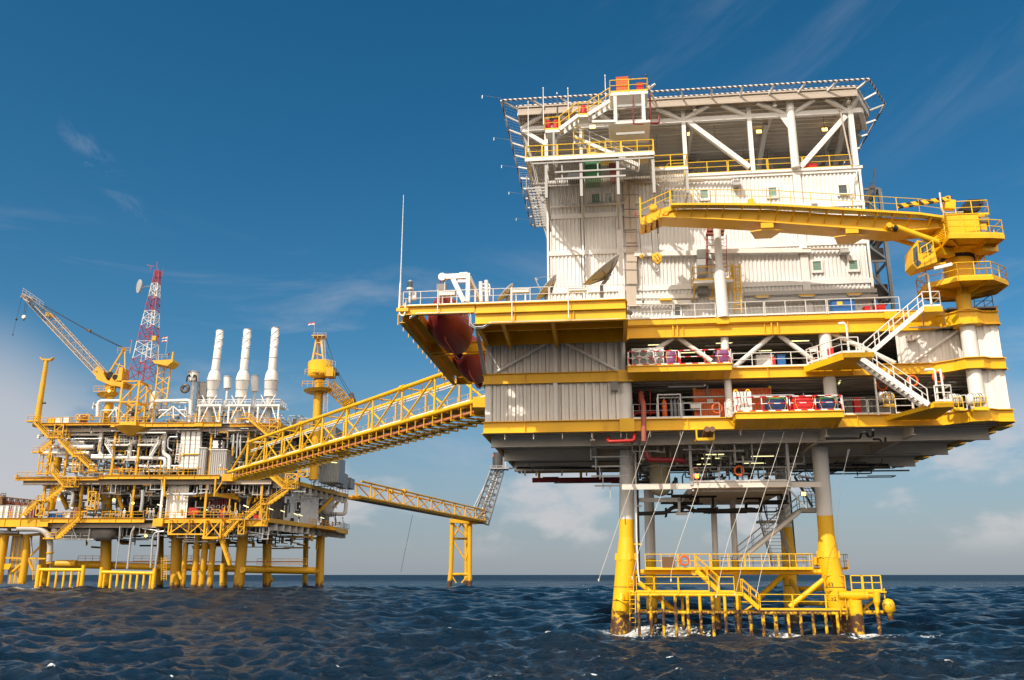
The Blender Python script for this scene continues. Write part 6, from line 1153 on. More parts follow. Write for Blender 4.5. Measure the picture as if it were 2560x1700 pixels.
def tarp(name, k, x0, y0, x1, y1, v, mat, lab, cat, z0, d=1.0, top=None, sl='yelrail'):
    a = A.v(k, x0, y1, v); b = A.v(k, x1, y0, v); o = thing(name, (a[0], v, z0), lab, cat, 'wrapped loads on the balconies', fr=A); r_ = random.Random(int(x0)); mb = MB(A)
    nu, nz = 10, 6; W_ = b[0]-a[0]; Hh = b[2]-z0; P = []
    def sp3(th_, t_):  # rounded bag section
        return None
    for j in range(nz+1):
        t_ = j/nz; s_ = 1-.22*max(0, t_-.75)/.25+.04*math.sin(t_*3.1)
        for i in range(24):
            g = 2*math.pi*i/24; cx_, sy_ = math.cos(g), math.sin(g); q = (abs(cx_)**4+abs(sy_)**4)**-.25
            P.append(((a[0]+b[0])/2+cx_*q*W_/2*s_+r_.uniform(-.03, .03), v+d/2+sy_*q*d/2*s_+r_.uniform(-.04, .04), z0+.03+Hh*t_+(r_.uniform(-.05, .05) if j == nz else 0)))
    mb.add(P, [(j*24+i, j*24+(i+1) % 24, (j+1)*24+(i+1) % 24, (j+1)*24+i) for j in range(nz) for i in range(24)], True); mb.add(P[-24:], [tuple(range(24))]); mb.build('cover', M[mat], o)
    if top: mk('top_sheet', top, o, lambda m: m.prism([(a[0]+.1, v+.0, z0+Hh*.9), (b[0]-.1, v+.0, z0+Hh*.93), (b[0]-.2, v+d-.1, z0+Hh*1.03), (a[0]+.2, v+d-.1, z0+Hh*1.03)], (0, 0, .08)))
    mk('sling', sl, o, lambda m: [m.pipe([((a[0]+b[0])/2+q*W_*.3, v-.03, z0+.1), ((a[0]+b[0])/2+q*W_*.42, v-.05, z0+Hh*.6), ((a[0]+b[0])/2+q*W_*.33, v+.1, z0+Hh*1.02), ((a[0]+b[0])/2, v+d/2, z0+Hh*1.12)], .025, n=4) for q in (-1, 1)])
    return o
tarp('wrapped_load', 'M1', 512, 562, 632, 682, -1.2, 'purp', 'purple wrapped crate right of the white fan units', 'wrapped cargo', zM+.04, .7)
tarp('wrapped_load', 'M1', 1038, 545, 1182, 665, -1.2, 'purp', 'rounded purple bundle at the right end of the mid level balcony', 'wrapped cargo', zM+.04, .8)
tarp('cargo_bag', 'M1', 1562, 1048, 1772, 1172, -1.75, 'bluet', 'dark blue wrapped load with a green top behind the red and white rail', 'wrapped cargo', zL+.04, 1.1, 'green')
tarp('cargo_bag', 'M1', 1832, 1030, 2060, 1166, -1.75, 'redt', 'bright red wrapped load between two dark blue ones', 'wrapped cargo', zL+.04, 1.1, 'redt')
tarp('cargo_bag', 'M2', 225, 862, 385, 958, -1.75, 'bluet', 'dark blue wrapped load at the right end of the low balcony', 'wrapped cargo', zL+.04, 1.1, 'green')
a = A.v('M1', 1222, 1180, -1.5); b = A.v('M1', 1392, 985, -1.5); o = thing('switch_panel', (a[0], -1.5, zL), 'tall white panel with hanging cables at the left end of the low balcony', 'panel', fr=A)
mk('body', 'white', o, lambda m: m.box(a[0], b[0], -1.5, -1.2, zL+.05, b[2])); mk('cable', 'dgrey', o, lambda m: [m.pipe([(a[0]+.2+i*.25, -1.53, b[2]), (a[0]+.3+i*.2, -1.55, b[2]-.7), (a[0]+.15+i*.3, -1.53, b[2]-1.2)], .02, n=4) for i in range(4)]); mk('lifting_lug', 'yelrail', o, lambda m: [m.torus((u, -1.35, b[2]+.05), .12, .05) for u in (a[0]+.2, b[0]-.2)])
# orange container
a = A.v('M1', 812, 1250, 1.6); b = A.v('M1', 1600, 945, 1.6); o = thing('cargo_container', (a[0], 1.6, zL), 'long orange ribbed cargo container on the lowest level', 'container', fr=A)
mk('side', 'cont', o, lambda m: m.corr(a[0]+.1, b[0]-.1, zL+.15, b[2]-.12, 1.66, .34, .06)); mk('frame', 'cont', o, lambda m: (m.box(a[0], a[0]+.12, 1.6, 3.9, zL+.02, b[2]), m.box(b[0]-.12, b[0], 1.6, 3.9, zL+.02, b[2]), m.box(a[0]+.12, b[0]-.12, 1.6, 1.7, b[2]-.14, b[2]), m.box(a[0]+.12, b[0]-.12, 1.6, 1.7, zL+.02, zL+.16)))
mk('end_wall', 'cont', o, lambda m: m.corr(1.7, 3.9, zL+.15, b[2]-.05, a[0]+.1, .3, .05, True)); mk('roof', 'cont', o, lambda m: m.box(a[0]+.1, b[0]-.1, 1.7, 3.9, b[2]-.1, b[2]-.02)); mk('corner_casting', 'yelrail', o, lambda m: (m.box(a[0]-.02, a[0]+.2, 1.57, 1.8, b[2]-.05, b[2]+.12), m.box(b[0]-.2, b[0]+.02, 1.57, 1.8, b[2]-.05, b[2]+.12)))
p = A.v('M1', 940, 1102, 1.57); q = A.v('M1', 1003, 1062, 1.57); mk('notice', 'white', o, lambda m: m.box(p[0], q[0], 1.57, 1.60, p[2], q[2]))
# gas cylinder rack
a = A.v('M1', 440, 1258, .8); b = A.v('M1', 662, 1008, .8); o = thing('cylinder_rack', (a[0], .8, zL), 'open cream frame rack full of gas cylinders on the lowest level', 'rack', fr=A)
mk('frame', 'white', o, lambda m: [m.bar(x, y, .09, .09) for v in (.8, 2.0) for x, y in (((a[0], v, zL), (a[0], v, b[2])), ((b[0], v, zL), (b[0], v, b[2])), ((a[0], v, b[2]-.05), (b[0], v, b[2]-.05)), ((a[0], v, zL+.1), (b[0], v, zL+.1)))])
def cyl(c, h, r, mat, lab):
    k_ = thing('gas_cylinder', c, lab, 'gas cylinder', 'gas cylinders in the rack', fr=A); mk('bottle', mat, k_, lambda m: m.lathe(c, (c[0], c[1], c[2]+1), [(0, r*.9), (.03, r), (h-.25, r), (h-.1, r*.6), (h-.06, r*.3), (h, r*.3)], 14)); mk('valve', 'tan', k_, lambda m: (m.tube((c[0], c[1], c[2]+h), (c[0], c[1], c[2]+h+.1), .04, n=6),))
u = A.v('M1', 502, 1200, 1.0)[0]; cyl((u, 1.0, zL+.02), 1.65, .2, 'orange', 'orange gas cylinder at the front left of the rack')
for i in range(4): cyl((u+.55+i*.28, 1.3, zL+.02), 1.75, .12, 'galvd', 'grey gas cylinder, one of four alike in the rack right of the orange one')
# other things behind the rails
sbox('tool_cabinet', 'M1', 1455, 612, 1625, 720, 1.2, .8, 'white', 'white open-fronted cabinet on the mid level behind the white rail', 'cabinet', z0=zM)
sbox('waste_bin', 'M1', 1605, 640, 1642, 722, 1.1, .5, 'redt', 'narrow red bin just right of the white cabinet on the mid level', 'bin', z0=zM); sbox('waste_bin', 'M1', 1672, 610, 1745, 722, 1.1, .7, 'blue', 'blue bin standing on the mid level behind the white rail', 'bin', z0=zM)
sbox('sign_panel', 'M1', 2000, 540, 2068, 580, -.3, .05, 'white', 'blank white board above the mid level rail, left of the thick column', 'sign', z0=A.v('M1', 2000, 580, -.3)[2]); sbox('hose_cabinet', 'M2', 535, 872, 580, 962, .6, .5, 'redt', 'red cabinet behind the white rail, right of the wrapped loads', 'cabinet', z0=zL)
sbox('work_table', 'M1', 772, 1120, 878, 1165, 1.0, .6, 'white', 'pale bench top in front of the left end of the orange container', 'table', z0=A.v('M1', 772, 1165, 1.0)[2])
p = A.v('M2', 340, 490, -1.2); sbox('hose_cabinet', 'M2', 318, 445, 352, 540, -1.0, .4, 'redt', 'red cabinet on the middle landing behind its left rail', 'cabinet', z0=zM)
sbox('junction_box', 'Z6', 1868, 1072, 1925, 1148, -.5, .4, 'mgrey', 'grey hooded box on the white wall just left of the corner column', 'box', z0=A.v('Z6', 1868, 1148, -.5)[2])
sbox('junction_box', 'M2', 990, 338, 1062, 385, -.55, .45, 'tan', 'beige box on the shaded white wall right of the white stair', 'box', z0=A.v('M2', 990, 385, -.5)[2])
p = A.v('M4', 770, 495, 2.7); o = thing('warning_lamp', v3(p, z=10.75), 'glowing orange warning lamp at the left end of the small hung deck', 'lamp', fr=A); mk('lens', 'ambr', o, lambda m: m.box(p[0]-.14, p[0]+.14, 2.6, 2.85, p[2]-.15, p[2]+.15)); mk('post', 'grey', o, lambda m: m.tube((p[0], 2.75, 10.5), (p[0], 2.75, p[2]-.15), .04))
# machinery silhouettes on the open levels (each a skid with motor and pump)
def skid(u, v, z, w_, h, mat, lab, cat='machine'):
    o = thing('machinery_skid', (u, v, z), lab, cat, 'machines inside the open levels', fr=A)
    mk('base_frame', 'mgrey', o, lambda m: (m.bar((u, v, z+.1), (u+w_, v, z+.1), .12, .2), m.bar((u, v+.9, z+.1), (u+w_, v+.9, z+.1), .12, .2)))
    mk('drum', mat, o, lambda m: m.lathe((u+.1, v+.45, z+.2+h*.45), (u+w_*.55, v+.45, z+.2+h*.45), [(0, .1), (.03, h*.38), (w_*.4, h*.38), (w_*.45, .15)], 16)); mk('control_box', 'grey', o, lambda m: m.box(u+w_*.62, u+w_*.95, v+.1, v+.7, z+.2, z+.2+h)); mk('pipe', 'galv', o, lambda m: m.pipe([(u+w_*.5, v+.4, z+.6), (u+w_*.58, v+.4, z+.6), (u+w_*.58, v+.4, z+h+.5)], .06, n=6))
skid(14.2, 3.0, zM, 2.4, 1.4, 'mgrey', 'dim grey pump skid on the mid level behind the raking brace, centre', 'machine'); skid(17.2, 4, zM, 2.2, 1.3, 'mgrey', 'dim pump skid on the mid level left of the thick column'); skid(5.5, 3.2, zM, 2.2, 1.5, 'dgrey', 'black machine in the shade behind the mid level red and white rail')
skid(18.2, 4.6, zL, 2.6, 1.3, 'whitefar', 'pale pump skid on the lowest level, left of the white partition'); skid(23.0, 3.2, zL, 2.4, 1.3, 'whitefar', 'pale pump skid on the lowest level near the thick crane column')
# ================================================================ FAR PROCESS PLATFORM (frame B)
PP = thing('process_platform', (-18, 20, 13.5), 'large yellow process platform at the left, crowded with white pipes, on thick yellow legs', 'offshore platform', fr=B)
def K(name, mat, fn, par=None, label=None, kind=None): mb = MB(B); fn(mb); return mb.build(name, M[mat], par if par is not None else PP, label, kind)
Bv = B.v
RE = lambda v: 8.7+.13*v           # the right edge runs back slightly outward
dk = {'top': (32.45, 33.25, -40.3), 'mid': (21.95, 22.8, -42.3), 'low': (13.65, 14.5, -47)}
for nm, (z0, z1, ul) in dk.items():
    ur = 8.9 if nm != 'mid' else 2.0
    segs = {'top': [(-40.3, -24.5, z0+.25, z1), (-24.5, -16.9, z0-.15, z1), (-16.9, -2.1, z0-.15, z1-.05), (-.4, 8.9, z0-.2, z1-.45)], 'mid': [(-42.3, -25.6, z0-.15, z1-.45), (-25.6, -13.6, z0+.1, z1), (-13.6, -1.6, z0, z1)], 'low': [(-47, -34.5, 12.9, z1+.1), (-34.5, -15.6, z0, z1+.1), (-13, 2.0, z0-.1, z1), (3.6, 8.6, 12.9, z1-.3)]}[nm]
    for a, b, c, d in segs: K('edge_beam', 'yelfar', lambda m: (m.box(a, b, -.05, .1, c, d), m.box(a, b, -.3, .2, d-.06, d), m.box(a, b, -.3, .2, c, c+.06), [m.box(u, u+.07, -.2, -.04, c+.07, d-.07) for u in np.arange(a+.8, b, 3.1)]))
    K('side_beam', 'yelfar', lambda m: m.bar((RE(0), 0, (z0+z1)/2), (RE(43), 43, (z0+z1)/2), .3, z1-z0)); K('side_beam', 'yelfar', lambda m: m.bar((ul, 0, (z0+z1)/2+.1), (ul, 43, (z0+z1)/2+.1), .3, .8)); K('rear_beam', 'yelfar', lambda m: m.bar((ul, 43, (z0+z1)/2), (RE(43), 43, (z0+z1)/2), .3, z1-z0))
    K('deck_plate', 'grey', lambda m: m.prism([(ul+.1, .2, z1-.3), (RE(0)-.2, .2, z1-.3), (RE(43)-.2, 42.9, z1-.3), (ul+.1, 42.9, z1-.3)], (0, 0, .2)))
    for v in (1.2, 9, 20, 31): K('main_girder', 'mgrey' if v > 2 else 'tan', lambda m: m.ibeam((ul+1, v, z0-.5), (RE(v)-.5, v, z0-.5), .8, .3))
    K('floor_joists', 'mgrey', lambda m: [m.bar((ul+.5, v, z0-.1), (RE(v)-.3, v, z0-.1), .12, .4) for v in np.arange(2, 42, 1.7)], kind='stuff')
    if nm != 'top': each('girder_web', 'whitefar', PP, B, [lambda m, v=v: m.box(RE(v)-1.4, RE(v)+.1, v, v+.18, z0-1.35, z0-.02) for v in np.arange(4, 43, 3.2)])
# side bulge decks at the right, low level
K('side_deck', 'yelfar', lambda m: (m.prism([Bv('N5', 1175, 1330, 26), Bv('N5', 1560, 1350, 26), B.h('N5', 1700, 1400, 13.4), B.h('N5', 1250, 1300, 13.4)], (0, 0, .5)), m.box(10, 15, 27, 42, 13.2, 14.3)))
# columns inside
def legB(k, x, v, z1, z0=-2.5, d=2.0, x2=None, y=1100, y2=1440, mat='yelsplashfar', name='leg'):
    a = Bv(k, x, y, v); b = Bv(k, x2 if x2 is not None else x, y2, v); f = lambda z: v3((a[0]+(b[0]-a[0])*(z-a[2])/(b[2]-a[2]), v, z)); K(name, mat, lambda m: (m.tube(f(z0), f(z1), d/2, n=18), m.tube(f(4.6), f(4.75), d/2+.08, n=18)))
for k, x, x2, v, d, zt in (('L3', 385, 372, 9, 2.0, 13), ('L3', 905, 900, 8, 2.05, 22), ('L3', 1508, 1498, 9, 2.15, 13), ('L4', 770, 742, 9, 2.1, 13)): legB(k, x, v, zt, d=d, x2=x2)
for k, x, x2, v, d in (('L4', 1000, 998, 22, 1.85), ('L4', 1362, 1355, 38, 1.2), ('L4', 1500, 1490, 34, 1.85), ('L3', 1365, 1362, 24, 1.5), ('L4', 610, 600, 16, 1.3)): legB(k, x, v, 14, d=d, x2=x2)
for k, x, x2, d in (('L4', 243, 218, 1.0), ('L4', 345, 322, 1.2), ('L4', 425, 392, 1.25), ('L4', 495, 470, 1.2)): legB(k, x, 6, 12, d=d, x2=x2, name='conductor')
legB('L4', 590, 3, 6, d=.85, x2=578, name='conductor'); K('conductor_guide', 'mgrey', lambda m: m.bar(Bv('L4', 230, 1100, 1), Bv('L4', 525, 1100, 1), 1.6, .25))
for k, x0, y0, x1, y1, v, r in (('L3', 495, 420, 470, 560, 5, .85), ('L3', 480, 600, 430, 870, 3, .75), ('L3', 640, 700, 655, 880, 12, .7), ('L3', 520, 740, 575, 860, 8, .45), ('L3', 1000, 700, 1040, 860, 5, .4), ('L4', 870, 620, 820, 760, 6, .3), ('L4', 680, 620, 745, 720, 6, .3), ('L4', 980, 640, 860, 740, 10, .25), ('L4', 870, 100, 860, 300, 6, 1.0), ('L4', 210, 560, 210, 640, 5, .7)):
    K('column', 'yelfar', lambda m: m.tube(Bv(k, x0, y0, v), Bv(k, x1, y1, v), r, n=14))
K('column', 'yelfar', lambda m: m.bar(Bv('L4', 1430, 680, 28), Bv('L4', 1425, 975, 28), .9, .9)); K('brace', 'yelfar', lambda m: m.tube(Bv('L4', 1610, 690, 30), Bv('L4', 1450, 850, 28), .4)); K('brace', 'yelfar', lambda m: m.tube(Bv('L4', 1690, 690, 42), Bv('L4', 1580, 830, 38), .35))
for x0, y0, x1, y1 in ((600, 240, 1000, 300), (1000, 250, 1750, 240), (1420, 240, 1800, 300)): K('crane_beam', 'yelfar', lambda m: m.bar(Bv('N4', x0, y0, 2), Bv('N4', x1, y1, 5), .3, .6))
# jacket horizontals, walkway, fender frames
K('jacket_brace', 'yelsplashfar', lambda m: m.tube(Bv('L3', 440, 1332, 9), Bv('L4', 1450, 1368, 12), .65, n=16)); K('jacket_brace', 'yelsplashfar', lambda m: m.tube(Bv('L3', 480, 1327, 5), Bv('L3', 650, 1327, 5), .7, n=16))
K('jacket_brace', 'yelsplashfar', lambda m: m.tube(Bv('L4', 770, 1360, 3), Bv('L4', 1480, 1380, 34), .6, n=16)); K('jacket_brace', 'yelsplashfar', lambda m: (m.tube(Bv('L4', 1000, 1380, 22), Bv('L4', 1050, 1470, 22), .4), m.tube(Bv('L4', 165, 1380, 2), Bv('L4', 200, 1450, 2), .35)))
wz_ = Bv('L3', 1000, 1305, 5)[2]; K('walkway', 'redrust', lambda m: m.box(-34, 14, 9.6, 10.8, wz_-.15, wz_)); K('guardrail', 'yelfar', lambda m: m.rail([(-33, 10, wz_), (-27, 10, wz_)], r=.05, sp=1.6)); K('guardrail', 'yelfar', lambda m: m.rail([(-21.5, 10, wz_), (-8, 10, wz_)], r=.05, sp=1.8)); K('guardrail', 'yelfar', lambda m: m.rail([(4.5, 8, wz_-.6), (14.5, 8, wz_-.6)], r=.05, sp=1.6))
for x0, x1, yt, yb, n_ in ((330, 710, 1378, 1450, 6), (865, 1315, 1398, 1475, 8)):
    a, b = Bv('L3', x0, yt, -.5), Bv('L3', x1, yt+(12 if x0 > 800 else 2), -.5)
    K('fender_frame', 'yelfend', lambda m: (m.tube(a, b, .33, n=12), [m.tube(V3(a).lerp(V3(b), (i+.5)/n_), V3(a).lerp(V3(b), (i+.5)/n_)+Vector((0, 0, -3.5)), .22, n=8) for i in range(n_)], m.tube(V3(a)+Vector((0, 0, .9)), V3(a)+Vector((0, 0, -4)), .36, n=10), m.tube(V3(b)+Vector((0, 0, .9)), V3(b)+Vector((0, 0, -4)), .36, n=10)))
for x in (1385, 1408, 290): K('ladder', 'yelfar', lambda m: m.ladder(Bv('L3', x, 1470, -.3), Bv('L3', x, 1270, -.3), (1, 0, 0), .5, .06))
# risers
for pts, r, mat in (([(1022, 1010), (1012, 1170), (985, 1370)], .1, 'galv'), ([(1150, 1010), (1120, 1060), (1098, 1250), (1085, 1370)], .2, 'galv'), ([(1400, 1050), (1320, 1060), (1300, 1110), (1283, 1360)], .2, 'galv'), ([(1352, 1030), (1345, 1200), (1322, 1370)], .22, 'galv'),
                    ([(150, 1030), (300, 1030), (360, 1040), (420, 1090), (430, 1170), (418, 1310)], .55, 'grey'), ([(530, 712), (590, 708), (622, 722), (618, 800), (600, 850), (625, 862)], .36, 'galv'), ([(1215, 700), (1215, 790), (1200, 880)], .33, 'galv'), ([(1112, 735), (1120, 760), (1105, 890)], .14, 'galv')):
    K('riser', mat, lambda m: m.pipe([Bv('L3', x, y, .2) for x, y in pts], r, n=10, bend=r*3))
for x, y in ((425, 1228), (425, 1315)): K('riser_collar', 'yelfar', lambda m: m.tube(Bv('L3', x, y, .2), Bv('L3', x, y+12, .2), .68, n=14))
# process piping, large runs drawn out one by one
big = [('L3', [(760, 148), (870, 148), (868, 200), (845, 370), (862, 400), (880, 410)], .36), ('L3', [(705, 160), (705, 188), (1395, 192)], .3), ('L3', [(450, 225), (860, 225)], .26), ('L3', [(400, 262), (870, 262)], .12), ('L3', [(330, 260), (330, 235), (370, 232)], .3), ('L3', [(550, 290), (720, 295)], .32), ('L3', [(420, 335), (800, 333)], .45), ('L3', [(350, 388), (760, 386)], .42),
       ('L3', [(780, 422), (1380, 430), (1408, 440), (1408, 490), (1380, 505)], .34), ('L3', [(1560, 147), (1425, 147), (1415, 160), (1392, 360), (1402, 395), (1448, 420), (1442, 520)], .4), ('L3', [(1160, 290), (1125, 292), (1112, 310), (1100, 420)], .42), ('L3', [(770, 165), (765, 200)], .12), ('L3', [(990, 165), (985, 200)], .14), ('L3', [(1215, 165), (1212, 230)], .22),
       ('L1', [(910, 1500), (912, 1400), (925, 1358), (960, 1352), (1150, 1352)], .34), ('L1', [(1450, 1357), (1755, 1348), (1780, 1360), (1775, 1510)], .36), ('L1', [(1480, 1445), (1490, 1440), (1735, 1438), (1745, 1460), (1740, 1510)], .16), ('L1', [(935, 1500), (945, 1440), (1130, 1440)], .12),
       ('N2', [(320, 495), (640, 495), (675, 480), (685, 400)], .28), ('N2', [(420, 605), (290, 605), (265, 640), (255, 780), (330, 830)], .16), ('N2', [(885, 425), (1420, 425), (1440, 465), (1600, 472)], .14), ('N2', [(955, 380), (945, 545), (1050, 550)], .12), ('N2', [(1045, 420), (1030, 615)], .1), ('N2', [(1335, 560), (1320, 900)], .2), ('N2', [(1400, 560), (1380, 950)], .16), ('N2', [(1450, 570), (1440, 900)], .14),
       ('N5', [(1450, 1075), (1690, 1080), (1720, 1050), (1735, 890)], .45), ('N4', [(230, 790), (420, 820), (720, 860)], .16), ('N4', [(1760, 820), (2220, 880)], .18), ('N4', [(210, 15), (560, 15)], .08), ('N4', [(360, 50), (1030, 50), (1110, 15), (1600, 15)], .1)]
for k, pts, r in big:
    v = 1.0+(.9 if r > .2 else 0) if k != 'N5' else 40
    K('process_pipe', 'white' if r > .25 else 'galv', lambda m: m.pipe([Bv(k, x, y, v) for x, y in pts], r, n=10, bend=r*2.5))
rn.seed(21)
def clB(n, u, v, z, rr, mat, **k): clutter(n, u, v, z, rr, mat=mat, fr=B, par=PP, **k)
# mid level, left: manifolds; right: modules
clB(80, (-38, 1), (1.5, 12), (23.2, 31.6), (.06, .22), 'galv', drops=1.0, seg=(1.5, 7)); clB(60, (-36, 1), (3, 14), (23, 31.5), (.08, .3), 'mgrey', drops=1.0, seg=(1.5, 7)); clB(40, (-30, 8), (2, 12), (29.5, 31.8), (.05, .15), 'white', drops=.4, seg=(2, 9)); clB(40, (-36, 0), (6, 14), (23, 31), (.15, .45), 'mgrey', drops=1.0, seg=(2, 7))
clB(70, (-28, 8), (1.5, 14), (15, 21), (.05, .2), 'mgrey', drops=1.1, seg=(1, 5)); clB(60, (-28, 10), (1, 10), (18.8, 21.2), (.05, .14), 'galv', drops=.9, seg=(1, 5)); clB(50, (-20, 12), (5, 14), (15, 21), (.1, .4), 'dgrey', drops=1.1, seg=(1, 5))
clB(60, (-33, 12), (1, 30), (10.6, 12.6), (.05, .16), 'mgrey', drops=.8, seg=(1, 6)); clB(40, (-30, 10), (2, 30), (9.8, 12), (.08, .25), 'dgrey', drops=.8, seg=(1, 6)); clB(30, (-40, -22), (1, 20), (20, 21.6), (.05, .12), 'galv', drops=.8, seg=(1, 5))
clB(110, (-31, -3), (4, 16), (33.6, 38.6), (.06, .22), 'white', drops=1.2, seg=(1, 5)); clB(60, (-30, 0), (7, 18), (33.6, 38), (.1, .45), 'mgrey', drops=1.0, seg=(1, 4)); clB(50, (-2, 12), (2, 22), (33.4, 37), (.06, .16), 'galv', drops=1.2, seg=(1, 4)); clB(50, (2, 14), (14, 42), (23, 30), (.06, .2), 'mgrey', drops=1.2, seg=(1, 4))
clB(50, (4, 14), (3, 40), (18.6, 21.3), (.05, .13), 'galv', drops=1.0, seg=(1, 4)); clB(40, (6, 14), (30, 42), (14.6, 18), (.06, .2), 'mgrey', drops=1.3, seg=(.7, 2.5))
clB(90, (-38, 6), (2, 10), (23, 32), (.1, .3), 'galv', drops=.7, seg=(2, 8)); clB(60, (-40, -14), (2.5, 20), (14.8, 21.5), (.08, .3), 'mgrey', drops=1.0, seg=(1.5, 5)); clB(60, (-28, 9), (1.5, 12), (14.7, 17), (.06, .25), 'mgrey', drops=1.4, seg=(.6, 2.5)); clB(50, (-30, 8), (1, 8), (22.9, 26), (.06, .2), 'white', drops=1.3, seg=(.6, 2.5)); clB(40, (-32, 8), (-.2, 1.2), (14.6, 16.3), (.05, .12), 'yelfar', drops=1.5, seg=(.6, 2)); clB(40, (-24, 8), (-.2, 1.2), (22.9, 24.6), (.05, .12), 'yelfar', drops=1.5, seg=(.6, 2)); clB(50, (-30, 8), (-.2, 3), (33.3, 35.6), (.05, .13), 'yelfar', drops=1.5, seg=(.6, 2)); clB(36, (-33, 12), (8, 34), (9.5, 12.4), (.1, .35), 'yelfar', drops=.6, seg=(2, 6)); clB(80, (-33, 10), (10, 34), (14.6, 21), (.1, .4), 'dgrey', drops=1.0, seg=(2, 6)); clB(60, (-33, 10), (14, 34), (23, 32), (.1, .4), 'dgrey', drops=1.0, seg=(2, 6))
clB(60, (4, 10.5), (7, 22), (33.4, 36), (.06, .18), 'white', drops=1.4, seg=(.8, 3)); clB(45, (-38, 5), (.3, 4), (23, 31.5), (.07, .16), 'yelfar', drops=1.4, seg=(1, 4)); clB(45, (-40, 8), (.3, 4), (14.8, 21), (.07, .16), 'yelfar', drops=1.4, seg=(1, 4)); clB(40, (-38, 10), (.5, 8), (31.2, 32.3), (.08, .2), 'white', drops=.3, seg=(2, 7))
for u in (-37, -33.5, -29.5, -24, -19, -9.5, -4.5, 3, 6.5):
    for z_a, z_b in ((14.5, 21.9), (22.8, 32.4)):
        if (u*7+z_a) % 3 < 1.9: K('deck_post', 'yelfar', lambda m: m.bar((u, 1.6, z_a), (u, 1.6, z_b), .4, .4))
# hanging U frames below the decks
for i in range(56):
    u = rn.uniform(-30, 11); z = 21.2 if i % 2 else 12.9; l_ = rn.uniform(1.0, 2.4); w_ = rn.uniform(.9, 2.2); v = rn.uniform(.8, 5)
    K('hanger_frame', 'galv', lambda m: (m.bar((u, v, z), (u, v, z-l_), .14, .14), m.bar((u+w_, v, z), (u+w_, v, z-l_), .14, .14), m.bar((u-.15, v, z-l_), (u+w_+.15, v, z-l_), .16, .16)))
# dark interior bulkheads
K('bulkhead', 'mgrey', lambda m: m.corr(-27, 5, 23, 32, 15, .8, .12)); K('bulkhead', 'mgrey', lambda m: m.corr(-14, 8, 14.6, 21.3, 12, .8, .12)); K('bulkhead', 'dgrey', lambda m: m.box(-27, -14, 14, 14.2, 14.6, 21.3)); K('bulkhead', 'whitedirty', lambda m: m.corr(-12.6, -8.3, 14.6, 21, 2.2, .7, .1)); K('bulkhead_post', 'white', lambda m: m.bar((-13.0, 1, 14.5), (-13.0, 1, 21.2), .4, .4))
K('bulkhead', 'whitefar', lambda m: (m.box(8.6, 8.9, 10, 20, 14.6, 20.8), m.prism([(9.2, 20, 14.6), (11.5, 26, 14.6), (11.5, 26, 20.5), (9.2, 20, 20.5)], (.1, 0, 0))))
# modules on the right rear side of the mid deck
for i, (x0, x1, yt, yb, v) in enumerate(((1280, 1640, 160, 560, 18), (1410, 1560, 360, 600, 24), (1560, 1690, 400, 640, 30), (1690, 1805, 480, 650, 38))):
    a = Bv('N5', x0, yb, v); b = Bv('N5', x1, yt, v); o = K('equipment_module', 'galvd', lambda m: (m.box(a[0], b[0], v+.15, v+5, a[2], b[2]), m.corr(a[0], b[0], a[2]+.1, b[2]-.1, v, .6, .14))); mk('tube_lamp', 'tubel', o, lambda m: m.bar((a[0]+.4, v-.3, b[2]-.8), (b[0]-.6, v-.3, b[2]-1.1), .2, .15), fr=B)
K('equipment_module', 'mgrey', lambda m: (m.box(9.2, 13.5, 10, 20, 33.3, 35.6), m.box(10.5, 15.5, 22, 34, 33.3, 35.8)), label='dark module block behind the right-hand exhaust stack'); K('equipment_module', 'galvd', lambda m: m.corr(3.5, 9.2, 23, 31.5, 14, .6, .15))
# white ducts and ribbed cabins
for x0, x1 in ((462, 520), (545, 600), (630, 690), (712, 770)):
    K('air_duct', 'white', lambda m: (m.prism([Bv('N2', x0-28, 1115, .8), Bv('N2', x1-16, 1115, .8), Bv('N2', x1+14, 650, .8), Bv('N2', x0+10, 650, .8)], (0, 1.1, 0)), m.prism([Bv('N2', x0+10, 645, 1.2), Bv('N2', x1+14, 645, 1.2), Bv('N2', x1+25, 475, 1.2), Bv('N2', x0+22, 475, 1.2)], (0, 1.0, 0)), [m.bar(Bv('N2', x0-28+i*5, 1090-i*62, .76), Bv('N2', x1-16+i*4, 1090-i*62, .76), .05, .06) for i in range(8)]))
for x0, x1, yt, yb, v, lab in ((740, 885, 785, 1100, .6, 'left ribbed grey cabin on the main deck, beside the white ducts'), (905, 1225, 815, 1100, 1.4, 'right ribbed grey cabin on the main deck, below the fan unit')):
    a = Bv('N2', x0, yb, v); b = Bv('N2', x1, yt, v); o = thing('equipment_cabin', (a[0], v, 22.8), lab, 'cabin', 'ribbed grey cabins', fr=B); mk('wall', 'grey', o, lambda m: (m.corr(a[0], b[0], 22.85, b[2], v, .42, .14), m.corr(v, v+4, 22.85, b[2], b[0], .42, .14, True), m.box(a[0]+.1, b[0]-.25, v+.2, v+4, 22.85, b[2]-.1)), fr=B); mk('roof', 'whitefar', o, lambda m: m.box(a[0]-.1, b[0]+.1, v-.1, v+4.1, b[2]-.05, b[2]+.12), fr=B)
a = Bv('N2', 935, 785, 1.6); b = Bv('N2', 1148, 662, 1.6); o = thing('fan_unit', a, 'white fan unit with four round fans on top of the right ribbed cabin', 'air conditioner', fr=B)
mk('body', 'white', o, lambda m: m.box(a[0], b[0], 1.6, 3, a[2], b[2]), fr=B)
for x in (967, 1112):
    for y in (692, 755): mk('fan', 'black', o, lambda m: m.tube(Bv('N2', x, y, 1.62), Bv('N2', x, y, 1.5), .42, n=16), fr=B)
